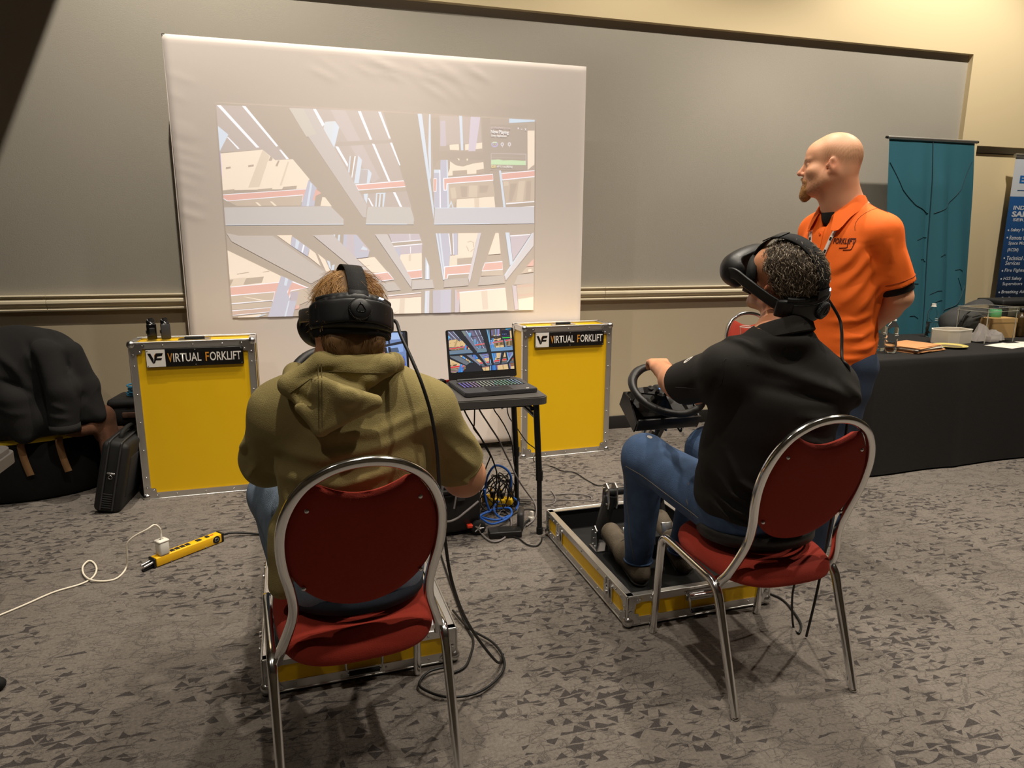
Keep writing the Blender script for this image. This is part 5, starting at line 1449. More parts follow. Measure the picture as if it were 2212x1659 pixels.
MB().lathe([(0, .20), (.017, .20), (.017, .225), (0, .225)], (0, 0, 0), 20).build('cap', M_black, mk)
# clear cup seen past the neck
cu = thing('plastic_cup', 'clear plastic cup on a dark high stand by the distant red chair', 'cup', (2.596, 3.72, 0.857))
MB().lathe([(0, 0.002), (0.032, 0.0), (0.034, 0.004), (0.046, 0.118), (0.048, 0.120), (0.047, 0.123), (0.044, 0.118), (0.032, 0.006), (0, 0.006)], (0, 0, 0), 32).build('cup_wall', M_clear, cu)
MB().tube([(0.0475 * math.cos(2 * PI * i / 32), 0.0475 * math.sin(2 * PI * i / 32), 0.121) for i in range(32)], 0.0018, 6, closed=True).build('rim', M_acre, cu)
st = thing('cup_stand', 'slim black round side stand holding the clear plastic cup', 'side table', (2.596, 3.72, 0))
MB().lathe([(0, 0.838), (0.055, 0.838), (0.06, 0.842), (0.06, 0.852), (0.055, 0.857), (0, 0.857)], (0, 0, 0), 36).build('top', M_matte, st)
MB().cyl((0, 0, 0.01), (0, 0, 0.838), 0.015).build('post', M_matte, st)
MB().lathe([(0, 0.02), (0.03, 0.02), (0.11, 0.008), (0.11, 0.0), (0, 0.0)], (0, 0, 0), 36).build('base', M_matte, st)

# ------------------------------------------------------------------ banners
M_teal = mat('teal_cloth', rgb(52, 100, 114), 0.34, bump=0.1, bscale=300, sheen=.2)
def banner_cloth(w, h, lean, fold=0.0, seed=1, shrink=0.0):
    nx, nz = 40, 60; V = []; F = []
    rr = random.Random(seed); ph = [rr.uniform(0, 6) for _ in range(6)]
    for j in range(nz):
        z = j / (nz - 1)
        for i in range(nx):
            x = i / (nx - 1)
            d = fold * (0.5 * math.sin(x * 9 + ph[0]) + 0.3 * math.sin(x * 17 + z * 2 + ph[1])) * (0.25 + 0.75 * math.sin(PI * min(1, z * 1.02)) ** .5) * min(1, (1 - z) * 6 + .05)
            V.append(((x - .5) * w * (1 - shrink * (1 - z)), lean * z + d * 0.0 - abs(d), z * h))
    for j in range(nz - 1):
        for i in range(nx - 1):
            a = j * nx + i; F.append((a, a + 1, a + nx + 1, a + nx))
    return V, F
M_crease_shade = mat('dark_teal_crease_shade', rgb(24, 56, 66), .7)
tbn = thing('teal_banner', 'tall creased teal pull-up banner against the wall behind the draped table', 'banner', (4.98, 4.60, 0.0), math.radians(0))
BH, BW, BL = 2.33, 0.885, 0.20
v, f = banner_cloth(BW, BH - 0.09, BL, 0.085, 2, 0.06)
v = [(x, y, z + 0.085) for x, y, z in v]
o = raw('banner_sheet', v, f, M_teal, tbn, True)
def lerp3(p, q, t): return tuple(p[k] * (1 - t) + q[k] * t for k in range(3))
def on_banner(x, z):
    fx = min(38.999, max(0, (x / BW + .5) * 39)); fz = min(58.999, max(0, z * 59)); i, j = int(fx), int(fz); a, b = fx - i, fz - j
    p = lerp3(lerp3(v[j * 40 + i], v[j * 40 + i + 1], a), lerp3(v[j * 40 + 40 + i], v[j * 40 + 41 + i], a), b); return (p[0], p[1] - 0.0025, p[2])
sm = []
def seam(pts, r_=0.0028):  # shade of the creases, drawn as thin darker tubes over the cloth
    path = []
    for (x0, z0), (x1, z1) in zip(pts, pts[1:]):
        for k in range(14): path.append(on_banner(x0 + (x1 - x0) * k / 14, z0 + (z1 - z0) * k / 14))
    path = [Vector(p) for p in path]
    pp = [path[0]] + [(path[i - 1] + path[i] * 2 + path[i + 1]) / 4 for i in range(1, len(path) - 1)] + [path[-1]]
    MB().tube(pp, r_, 5).build('crease', M_crease_shade, o)
seam([(0.0, 0.995), (-0.01, 0.8), (-0.015, 0.6), (-0.01, 0.4), (-0.015, 0.2), (-0.02, 0.02)], 0.004)
seam([(-0.43, 0.915), (-0.30, 0.82), (-0.17, 0.765), (-0.012, 0.735)], 0.003); seam([(0.42, 0.93), (0.30, 0.83), (0.17, 0.765), (0.0, 0.735)], 0.003)
seam([(0.42, 0.47), (0.30, 0.40), (0.18, 0.37)], 0.004); seam([(0.30, 0.50), (0.36, 0.45)], 0.002)
for x0, z0, x1, z1 in ((-.14, .64, -.02, .65), (-.09, .57, -.02, .56), (.08, .58, .16, .585), (.27, .53, .36, .525), (-.2, .47, -.1, .48), (.02, .44, .12, .455), (.03, .40, .13, .42), (-.17, .36, -.08, .35), (.04, .335, .13, .35), (.02, .28, .12, .30)): seam([(x0, z0), ((x0 + x1) / 2, (z0 + z1) / 2 + .006), (x1, z1)], 0.0018)
MB().cyl((-BW / 2 - 0.02, BL - 0.002, BH), (BW / 2 + 0.02, BL - 0.002, BH), 0.014, seg=12).build('top_bar', M_alu, tbn)
for s in (-1, 1): MB().cyl((s * (BW / 2 + 0.018), BL - 0.002, BH), (s * (BW / 2 + 0.034), BL - 0.002, BH), 0.010, seg=10).build('end_cap', M_black, tbn)
MB().bx((-BW / 2, -0.05, 0), (BW / 2, 0.06, 0.09), 0.01).build('cassette', M_alu, tbn)
MB().cyl((0.02, 0.055, 0.08), (0.02, 0.15, 1.2), 0.010).cyl((0.02, 0.15, 1.2), (0.02, BL + 0.02, BH - 0.01), 0.010).build('support_pole', M_alu, tbn)
M_nav = mat('navy_print', rgb(34, 74, 128), .5); M_bw = mat('banner_white', rgb(208, 214, 224), .5); M_bblue = mat('banner_blue', rgb(36, 104, 180), .5); M_dnav = mat('dark_navy_print', rgb(22, 32, 50), .5)
sbn = thing('service_banner', 'blue and white pull-up banner with a list of services at the right edge', 'banner', (6.43, 4.86, 0), math.radians(-4))
SW, SH = 0.85, 2.245
def slab(name, z0, z1, m, th=0.0012):
    MB().add([(-SW / 2, -th, z0), (SW / 2, -th, z0), (SW / 2, -th, z1), (-SW / 2, -th, z1), (-SW / 2, 0, z0), (SW / 2, 0, z0), (SW / 2, 0, z1), (-SW / 2, 0, z1)], [(0, 1, 2, 3), (5, 4, 7, 6), (0, 4, 5, 1), (3, 2, 6, 7), (0, 3, 7, 4), (1, 5, 6, 2)]).build(name, m, sbn)
slab('white_header', 1.905, SH, M_bw)
def faded_print():
    m = mat('faded_blue_print', rgb(34, 74, 128), .5); nt = m.node_tree; b = nt.nodes['Principled BSDF']
    tc = nt.nodes.new('ShaderNodeTexCoord'); sp = nt.nodes.new('ShaderNodeSeparateXYZ'); rp = nt.nodes.new('ShaderNodeValToRGB')
    nt.links.new(tc.outputs['Object'], sp.inputs[0]); mr = nt.nodes.new('ShaderNodeMapRange'); mr.inputs['From Min'].default_value = 0.9; mr.inputs['From Max'].default_value = 1.9
    nt.links.new(sp.outputs[2], mr.inputs['Value']); nt.links.new(mr.outputs[0], rp.inputs[0]); nt.links.new(rp.outputs[0], b.inputs['Base Color'])
    rp.color_ramp.elements[0].color = rgb(20, 26, 36); rp.color_ramp.elements[0].position = 0.05; rp.color_ramp.elements[1].color = rgb(40, 92, 156); rp.color_ramp.elements[1].position = 0.95
    return m
slab('blue_field', 0.09, 1.905, faded_print())
MB().cyl((-SW / 2 - .012, 0, SH + .008), (SW / 2 + .012, 0, SH + .008), 0.016, seg=12).build('top_bar', M_alu, sbn)
MB().bx((-SW / 2, -0.09, 0), (SW / 2, 0.09, 0.09), 0.01).build('cassette', M_alu, sbn)
MB().cyl((0, 0.03, 0.08), (0, 0.02, SH), 0.010).build('support_pole', M_alu, sbn)
def bt(body, x, z, h, m, w=None, bold=0.0, sh=0.0): lettering('lettering', body, m, sbn, (-SW / 2 + x, -0.0022, z), (1, 0, 0), (0, 0, 1), width=w, height=h, bold=bold, lift=0.0006, shear=sh)
bt('E', 0.075, 2.020, 0.065, M_bblue, 0.055, 0.04)
bt('_', 0.065, 1.955, 0.006, M_nav, 0.2)
bt('INDUSTRIAL', 0.050, 1.790, 0.036, M_bw, 0.40, 0.03, 0.1); bt('SAFETY', 0.042, 1.728, 0.050, M_bw, 0.34, 0.04, 0.1); bt('SERVICES', 0.065, 1.690, 0.026, M_bw, 0.31, 0.02)
zz = 1.628
for ln_, ind, gap in (('Safety Watch', 1, 0.065), ('Remote Confined', 1, 0.052), ('Space Monitoring', 0, 0.060), ('(RCSM)', 0, 0.070), ('Technical Rescue', 1, 0.044), ('Services', 0, 0.069), ('Fire Fighters', 1, 0.074), ('H2S Safety', 1, 0.048), ('Supervisors', 0, 0.074), ('Breathing Air', 1, 0.061), ('Gas Detection', 1, 0.065), ('Safety Equipment', 1, 0.06)):
    bt(ln_, 0.056 if ind else 0.052, zz - 0.036, 0.038, M_bw, 0.0200 * len(ln_), 0.012, 0.12)
    if ind: MB().cyl((-SW / 2 + 0.034, -0.0012, zz - 0.018), (-SW / 2 + 0.034, -0.003, zz - 0.018), 0.008, seg=12).build('bullet', M_bw, sbn)
    zz -= gap
# ------------------------------------------------------------------ blended-surface modelling (for bodies and clothes)
class Sdf:
    """a list of rounded shapes melted into one continuous surface"""
    def __init__(s): s.p = []
    def _a(s, op, k, fn, c, r): s.p.append((op, k, fn, np.array(c, float), float(r))); return s
    def cone(s, a, b, ra, rb=None, k=0.03, op='u', cut=None, flat=None):
        a = np.array(a, float); b = np.array(b, float); rb = ra if rb is None else rb
        ba = b - a; L2 = max(1e-9, ba @ ba)
        def f(P):
            pa = P - a; t = np.clip((pa @ ba) / L2, 0, 1)
            d = np.linalg.norm(pa - t[:, None] * ba, axis=1) - (ra + t * (rb - ra))
            if cut is not None:
                for cp, cn in cut: d = np.maximum(d, (P - np.array(cp)) @ np.array(cn))
            return d
        return s._a(op, k, f, (a + b) / 2, math.sqrt(L2) / 2 + max(ra, rb))
    def ell(s, c, r, R=None, k=0.03, op='u', cut=None):
        c = np.array(c, float); r = np.array(r, float); R = None if R is None else np.array(R, float)
        def f(P):
            q = P - c
            if R is not None: q = q @ R          # columns of R are the local axes
            k0 = np.linalg.norm(q / r, axis=1); k1 = np.linalg.norm(q / (r * r), axis=1)
            d = k0 * (k0 - 1) / np.maximum(k1, 1e-6)
            if cut is not None:
                for cp, cn in cut: d = np.maximum(d, (P - np.array(cp)) @ np.array(cn))
            return d
        return s._a(op, k, f, c, r.max())
    def box(s, c, h, rad, R=None, k=0.02, op='u'):
        c = np.array(c, float); h = np.array(h, float); R = None if R is None else np.array(R, float)
        def f(P):
            q = P - c
            if R is not None: q = q @ R
            q = np.abs(q) - (h - rad)
            return np.linalg.norm(np.maximum(q, 0), axis=1) + np.minimum(q.max(1), 0) - rad
        return s._a(op, k, f, c, np.linalg.norm(h))
    def tri(s, a, b, c, r, k=0.02, op='u'):
        a, b, c = (np.array(q, float) for q in (a, b, c))
        ba, cb, ac = b - a, c - b, a - c; nor = np.cross(ba, ac)
        def f(P):
            pa, pb, pc = P - a, P - b, P - c
            s1 = np.sign(pa @ np.cross(ba, nor)) + np.sign(pb @ np.cross(cb, nor)) + np.sign(pc @ np.cross(ac, nor))
            def seg(e, q):
                t = np.clip((q @ e) / (e @ e), 0, 1)[:, None]; v = e * t - q; return (v * v).sum(1)
            de = np.minimum(np.minimum(seg(ba, pa), seg(cb, pb)), seg(ac, pc)); dp = (pa @ nor) ** 2 / (nor @ nor)
            return np.sqrt(np.where(s1 < 2, de, dp)) - r
        m = (a + b + c) / 3
        return s._a(op, k, f, m, max(np.linalg.norm(q - m) for q in (a, b, c)) + r)
    def plane(s, p, n, op='i', k=0.004):
        p = np.array(p, float); n = np.array(n, float) / np.linalg.norm(n)
        return s._a(op, k, lambda P: (P - p) @ n, p, 1e3)
    @staticmethod
    def _comb(D, d, op, k):
        if op == 'u':
            if k <= 0: return np.minimum(D, d)
            h = np.clip(0.5 + 0.5 * (D - d) / k, 0, 1); return D + (d - D) * h - k * h * (1 - h)
        if op == 's': d = -d
        if k <= 0: return np.maximum(D, d)
        h = np.clip(0.5 - 0.5 * (D - d) / k, 0, 1); return D + (d - D) * h + k * h * (1 - h)
    def mesh(s, h, disp=None, margin=0.03):
        us = [q for q in s.p if q[0] == 'u']
        lo = np.min([q[3] - q[4] for q in us], 0) - margin; hi = np.max([q[3] + q[4] for q in us], 0) + margin
        B = 8; nb = np.ceil((hi - lo) / (B * h)).astype(int); n = nb * B
        bi = np.stack(np.meshgrid(*[np.arange(q) for q in nb], indexing='ij'), -1).reshape(-1, 3)
        cen = lo + (bi + 0.5 - 0.5 / B) * (B * h); hd = B * h * 0.87
        pc = [q[2](cen) for q in s.p]
        D = np.full(len(cen), 10.0)
        for q, d in zip(s.p, pc): D = s._comb(D, d, q[0], q[1])
        act = np.where(np.abs(D) < hd + margin)[0]
        off = np.stack(np.meshgrid(*[np.arange(B)] * 3, indexing='ij'), -1).reshape(-1, 3) * h
        P = (lo + bi[act] * (B * h))[:, None, :] + off[None]
        V = np.full((len(act), B ** 3), 10.0)
        for q, d in zip(s.p, pc):
            da = d[act] if q[0] == 'u' else -np.abs(d[act]) * 0 + (d[act] if q[0] == 's' else -d[act])
            if q[0] == 'u': m = np.where(da < D[act] + 2 * hd + q[1] + 0.02)[0]
            else: m = np.where(da < hd + q[1] + 0.01)[0]
            if len(m) == 0: continue
            dv = q[2](P[m].reshape(-1, 3)).reshape(len(m), -1)
            V[m] = s._comb(V[m], dv, q[0], q[1])
        if disp is not None:
            m = np.where(np.abs(V).min(1) < 0.05)[0]
            V[m] += disp(P[m].reshape(-1, 3)).reshape(len(m), -1)
        G = np.repeat(np.repeat(np.repeat(np.where(D < 0, -1.0, 1.0).reshape(nb), B, 0), B, 1), B, 2).astype(np.float32)
        G6 = G.reshape(nb[0], B, nb[1], B, nb[2], B)
        for_b = bi[act]
        G6[for_b[:, 0], :, for_b[:, 1], :, for_b[:, 2], :] = V.reshape(-1, B, B, B)
        G = G6.reshape(n)
        I = G < 0
        cnt = np.zeros(tuple(n - 1), np.int8)
        for dx in (0, 1):
            for dy in (0, 1):
                for dz in (0, 1): cnt += I[dx:n[0] - 1 + dx, dy:n[1] - 1 + dy, dz:n[2] - 1 + dz]
        c = np.argwhere((cnt > 0) & (cnt < 8))
        acc = np.zeros((len(c), 3)); num = np.zeros(len(c))
        cor = [(a, b, e) for a in (0, 1) for b in (0, 1) for e in (0, 1)]
        vals = {q: G[c[:, 0] + q[0], c[:, 1] + q[1], c[:, 2] + q[2]].astype(float) for q in cor}
        for q in cor:
            for ax in range(3):
                if q[ax] == 0:
                    w = list(q); w[ax] = 1; w = tuple(w); v0, v1 = vals[q], vals[w]
                    m = (v0 < 0) != (v1 < 0)
                    t = np.where(m, v0 / np.where(m, v0 - v1, 1), 0)
                    p = np.array(q, float)[None] + np.zeros((len(c), 3)); p[:, ax] = t
                    acc[m] += p[m]; num += m
        verts = lo + (c + acc / num[:, None]) * h
        idx = np.full(tuple(n - 1), -1, np.int32); idx[c[:, 0], c[:, 1], c[:, 2]] = np.arange(len(c))
        faces = []
        for ax in range(3):
            a1, a2 = (ax + 1) % 3, (ax + 2) % 3
            sl0 = [slice(0, None)] * 3; sl1 = [slice(0, None)] * 3; sl0[ax] = slice(0, n[ax] - 1); sl1[ax] = slice(1, n[ax])
            i0 = I[tuple(sl0)]; i1 = I[tuple(sl1)]
            e = np.argwhere(i0 != i1); e = e[(e[:, a1] > 0) & (e[:, a2] > 0) & (e[:, a1] < n[a1] - 1) & (e[:, a2] < n[a2] - 1)]
            flip = i0[e[:, 0], e[:, 1], e[:, 2]]
            def at(d1, d2):
                q = e.copy(); q[:, a1] -= d1; q[:, a2] -= d2; return idx[q[:, 0], q[:, 1], q[:, 2]]
            Q = np.stack([at(1, 1), at(0, 1), at(0, 0), at(1, 0)], 1)
            Q[~flip] = Q[~flip][:, ::-1]
            faces.append(Q)
        F = np.concatenate(faces); F = F[(F >= 0).all(1)]
        return verts, F
def sdf_obj(name, S, h, material, parent, disp=None, tone=None, relax=1):
    v, f = S.mesh(h, disp)
    for _ in range(relax):
        acc = np.zeros_like(v); cn = np.zeros(len(v))
        for a, b in ((0, 1), (1, 2), (2, 3), (3, 0)):
            np.add.at(acc, f[:, a], v[f[:, b]]); np.add.at(acc, f[:, b], v[f[:, a]]); np.add.at(cn, f[:, a], 1); np.add.at(cn, f[:, b], 1)
        v = v * 0.5 + 0.5 * acc / np.maximum(cn, 1)[:, None]
    me = bpy.data.meshes.new(name)
    me.vertices.add(len(v)); me.vertices.foreach_set('co', v.astype(np.float32).ravel())
    me.loops.add(len(f) * 4); me.loops.foreach_set('vertex_index', f.astype(np.int32).ravel())
    me.polygons.add(len(f)); me.polygons.foreach_set('loop_start', np.arange(0, len(f) * 4, 4, dtype=np.int32))
    me.update(calc_edges=True); me.validate()
    if tone is not None:
        at = me.color_attributes.new('tone', 'FLOAT_COLOR', 'POINT')
        col = np.ones((len(v), 4), np.float32); col[:, :3] = tone(v); at.data.foreach_set('color', col.ravel())
    return finish(name, me, material, parent, True)
def tone_mat(name, rough=0.5, bump=0.12, bscale=220, sss=0.0, sheen=0.0):
    m = mat(name, (0.5, 0.3, 0.2, 1), rough, bump=bump, bscale=bscale)
    nt = m.node_tree; b = nt.nodes['Principled BSDF']
    a = nt.nodes.new('ShaderNodeVertexColor'); a.layer_name = 'tone'
    nt.links.new(a.outputs['Color'], b.inputs['Base Color'])
    if sss:
        b.inputs['Subsurface Weight'].default_value = sss; b.inputs['Subsurface Radius'].default_value = (0.012, 0.005, 0.003); b.inputs['Subsurface Scale'].default_value = 1.0
    return m
def noise3(P, f, seed=0):
    """cheap smooth noise from summed sines"""
    r = np.random.default_rng(seed); o = np.zeros(len(P))
    for k in range(5):
        w = r.normal(size=3); w /= np.linalg.norm(w); o += np.sin(P @ w * f * (0.7 + 0.6 * r.random()) + r.random() * 6.28)
    return o / 5
def folds(strokes, ripple=(), axis=None, keep=0.15):
    """strokes: (points, height, width) raised (or, if negative, sunken) folds along a line; ripple: (dir, freq, amp, warp)"""
    ax = None if axis is None else np.array(axis, float) / np.linalg.norm(axis)
    sq = lambda X: X if ax is None else X - np.outer(X @ ax, ax) * (1 - keep)
    def f(P):
        o = np.zeros(len(P)); P0 = P
        for pts, amp, wd in strokes:
            P = sq(P0); pts = list(sq(np.array(pts, float))); best = np.full(len(P), 1e9); tt = np.zeros(len(P)); n = len(pts) - 1
            for i in range(n):
                ba = pts[i + 1] - pts[i]; pa = P - pts[i]; t = np.clip((pa @ ba) / (ba @ ba), 0, 1)
                d = ((pa - t[:, None] * ba) ** 2).sum(1); m = d < best; best = np.where(m, d, best); tt = np.where(m, (i + t) / n, tt)
            o -= amp * np.exp(-best / (wd * wd)) * np.sin(PI * np.clip(tt, 0.03, 0.97)) ** 0.7
        P = P0
        for dr, fr, amp, wp in ripple:
            dr = np.array(dr, float); dr /= np.linalg.norm(dr)
            ph = P @ dr * fr + wp * noise3(P, fr * 0.25, 3)
            o += amp * np.sin(ph) * (0.5 + 0.5 * noise3(P, 9, 5))
        return o
    return f
def lerp(a, b, t): return np.array(a, float) * (1 - t) + np.array(b, float) * t
def frame_from(F, upish=(0, 0, 1), roll=0.0):
    """right, forward, up axes as matrix columns"""
    F = np.array(F, float); F /= np.linalg.norm(F)
    X = np.cross(F, np.array(upish, float)); X /= np.linalg.norm(X); U = np.cross(X, F)
    c, s_ = math.cos(roll), math.sin(roll)
    X2 = c * X + s_ * U; U2 = -s_ * X + c * U
    return np.stack([X2, F, U2], 1)
def hand(S, wrist, fwd, palm, thumb_side, curl=0.6, s=1.075, spread=0.10):
    """palm with four unequal bent fingers and a thumb, melted onto the wrist; palm = direction the palm faces"""
    w = np.array(wrist, float); f = np.array(fwd, float); f /= np.linalg.norm(f)
    n = np.array(palm, float); n -= f * (n @ f); n /= np.linalg.norm(n)
    t = np.cross(f, n); t *= thumb_side        # towards the thumb
    S.cone(w, w + f * 0.03 * s, 0.027 * s, 0.029 * s, 0.02)
    R = np.stack([t, f, n], 1)
    S.box(w + f * 0.062 * s, (0.040 * s, 0.046 * s, 0.0145 * s), 0.013 * s, R, 0.02)
    S.ell(w + f * 0.045 * s + t * 0.026 * s + n * 0.006 * s, (0.020 * s, 0.036 * s, 0.017 * s), R, 0.015)
    for i, (x, L) in enumerate(((0.030, 0.074), (0.010, 0.083), (-0.011, 0.077), (-0.031, 0.060))):
        p = w + f * (0.100 - 0.004 * abs(i - 1)) * s + t * x * s
        d = f + t * (x * spread / 0.03); d /= np.linalg.norm(d)
        ax = n
        a = 0.35 * curl
        for j, (fr, ra) in enumerate(((0.45, 0.0098), (0.31, 0.0090), (0.24, 0.0080))):
            q = p + (d * math.cos(a) + ax * math.sin(a)) * L * fr * s
            S.cone(p, q, ra * s, (ra - 0.0008) * s, 0.004 if j else 0.010)
            p = q; a += curl * 1.15
    p = w + f * 0.030 * s + t * 0.034 * s + n * 0.006 * s
    d = f * 0.62 + t * 0.70 + n * 0.35; d /= np.linalg.norm(d)
    q = p + d * 0.042 * s; S.cone(p, q, 0.0135 * s, 0.0105 * s, 0.012)
    d2 = f * 0.75 + t * 0.15 + n * (0.3 + 0.5 * curl); d2 /= np.linalg.norm(d2)
    S.cone(q, q + d2 * 0.034 * s, 0.0103 * s, 0.0085 * s, 0.004)
def head(S, c, R, s=1.075, jaw=1.0):
    c = np.array(c, float)
    W = lambda x, y, z: c + R @ (np.array((x, y, z)) * s)
    r = lambda *q: np.array(q) * s
    S.ell(W(0, -0.016, 0.044), r(0.077, 0.099, 0.086), R, 0.02)
    S.ell(W(0, -0.050, 0.018), r(0.068, 0.060, 0.070), R, 0.03)
    S.ell(W(0, 0.034, -0.030), r(0.061, 0.066, 0.084), R, 0.03)
    S.ell(W(0, 0.060, 0.040), r(0.058, 0.042, 0.050), R, 0.03)
    for x in (-1, 1):
        S.cone(W(x * 0.052, 0.006, -0.062), W(x * 0.014, 0.078, -0.108), 0.022 * s, 0.018 * s, 0.03)
        S.ell(W(x * 0.047, 0.060, -0.030), r(0.022, 0.028, 0.022), R, 0.025)
        S.cone(W(x * 0.012, 0.094, 0.014), W(x * 0.046, 0.078, 0.018), 0.010 * s, 0.009 * s, 0.012)
        S.ell(W(x * 0.033, 0.104, -0.006), r(0.019, 0.016, 0.012), R, 0.012, 's')
        S.ell(W(x * 0.032, 0.080, -0.007), r(0.0135, 0.0130, 0.0125), R, 0.003)
        S.cone(W(x * 0.020, 0.092, -0.001), W(x * 0.044, 0.086, -0.003), 0.0042 * s, 0.0035 * s, 0.005)
    S.ell(W(0, 0.080, -0.106), r(0.024, 0.020, 0.018), R, 0.02)
    S.cone(W(0, 0.093, 0.010), W(0, 0.116, -0.030), 0.0085 * s, 0.0115 * s, 0.012)
    S.ell(W(0, 0.118, -0.034), r(0.0125, 0.013, 0.0105), R, 0.006)
    for x in (-1, 1):
        S.ell(W(x * 0.013, 0.101, -0.039), r(0.009, 0.011, 0.009), R, 0.006)
        S.ell(W(x * 0.007, 0.107, -0.048), r(0.004, 0.006, 0.004), R, 0.003, 's')
    S.ell(W(0, 0.088, -0.062), r(0.027, 0.016, 0.016), R, 0.012)
    S.ell(W(0, 0.099, -0.068), r(0.022, 0.0085, 0.0055), R, 0.005)
    S.ell(W(0, 0.097, -0.080), r(0.019, 0.0085, 0.0065), R, 0.005)
    S.cone(W(-0.024, 0.098, -0.0742), W(0.024, 0.098, -0.0742), 0.0022 * s, 0.0022 * s, 0.003, 's')
    for x in (-1, 1):
        # ear: tilted shell with a hollow and a lobe
        e = W(x * 0.078, -0.012, -0.010)
        Re = R @ np.array([[math.cos(x * -0.5), -math.sin(x * -0.5), 0], [math.sin(x * -0.5), math.cos(x * -0.5), 0], [0, 0, 1]]) @ np.array([[1, 0, 0], [0, math.cos(0.25), math.sin(0.25)], [0, -math.sin(0.25), math.cos(0.25)]])
        S.ell(e, r(0.009, 0.019, 0.031), Re, 0.008)
        S.ell(e + Re @ r(x * 0.010, 0.002, 0.006), r(0.007, 0.0105, 0.018), Re, 0.004, 's')
        S.ell(W(x * 0.075, -0.004, -0.038), r(0.007, 0.008, 0.010), R, 0.006)
        S.ell(W(x * 0.076, 0.008, -0.012), r(0.006, 0.006, 0.008), R, 0.005)
def limb(S, pts, rad, k=0.03, cut=None):
    for i in range(len(pts) - 1): S.cone(pts[i], pts[i + 1], rad[i], rad[i + 1], k, cut=cut)
def hair_strands(name, parent, material, V, N, mask, flow, n, length, r0, lift, seed, curl=0.0):
    """many fine tapered strands rooted on the scalp and combed along 'flow'"""
    rr = np.random.default_rng(seed); ids = np.where(mask)[0]; ids = rr.choice(ids, min(n, len(ids)), replace=len(ids) < n)
    verts = []; faces = []; K = 5
    for i in ids:
        p = V[i] - N[i] * 0.004; nn = N[i]
        f = flow(V[i]) + rr.normal(size=3) * 0.25; f = f - nn * (f @ nn); f /= (np.linalg.norm(f) + 1e-9)
        L = length * (0.6 + 0.8 * rr.random()); b = np.cross(nn, f); ph = rr.random() * 6.28
        o = len(verts)
        for k in range(K):
            t = k / (K - 1)
            q = p + f * L * t + nn * (lift * math.sin(PI * min(1, t * 1.1)) - 0.25 * L * t * t * 0.5) + (b * math.sin(ph + t * 7) + nn * 0.6 * math.cos(ph + t * 7)) * curl * t
            rad = r0 * (1 - 0.85 * t)
            for a in (0, 2.09, 4.19): verts.append(q + b * rad * math.cos(a) + nn * rad * math.sin(a))
        for k in range(K - 1):
            for a in range(3):
                c = (a + 1) % 3; faces.append((o + k * 3 + a, o + k * 3 + c, o + (k + 1) * 3 + c, o + (k + 1) * 3 + a))
    return raw(name, verts, faces, material, parent, True)
def mesh_arrays(o):
    me = o.data; v = np.zeros(len(me.vertices) * 3); me.vertices.foreach_get('co', v); n = np.zeros(len(me.vertices) * 3)
    me.vertices.foreach_get('normal', n); return v.reshape(-1, 3), n.reshape(-1, 3)
from mathutils.bvhtree import BVHTree
def surface(o):
    me = o.data; return BVHTree.FromPolygons([v.co.copy() for v in me.vertices], [tuple(p.vertices) for p in me.polygons])
def project(bvh, pts, d, off=0.002):
    d = Vector(d).normalized(); out = []
    for p in pts:
        p = Vector(p); h = bvh.ray_cast(p - d * 0.4, d)
        if h[0] is None:
            q = bvh.find_nearest(p); h = (q[0],)
        out.append(h[0] - d * off)
    return out
HS = 1.075
M_skin = tone_mat('skin', 0.5, 0.10, 260, 0.12)
A = np.array
def skin_tone(base, extra=None):
    b = A([s2l(q) for q in base])
    def f(v):
        o = np.tile(b, (len(v), 1)) * (1 + 0.06 * noise3(v, 60, 1)[:, None])
        if extra: o = extra(v, o)
        return np.clip(o, 0, 1)
    return f
def blend_to(o, w, c):
    c = A([s2l(q) for q in c]); return o * (1 - w[:, None]) + c * w[:, None]
def gauss(v, p, s): return np.exp(-((v - A(p)) ** 2).sum(1) / (s * s))

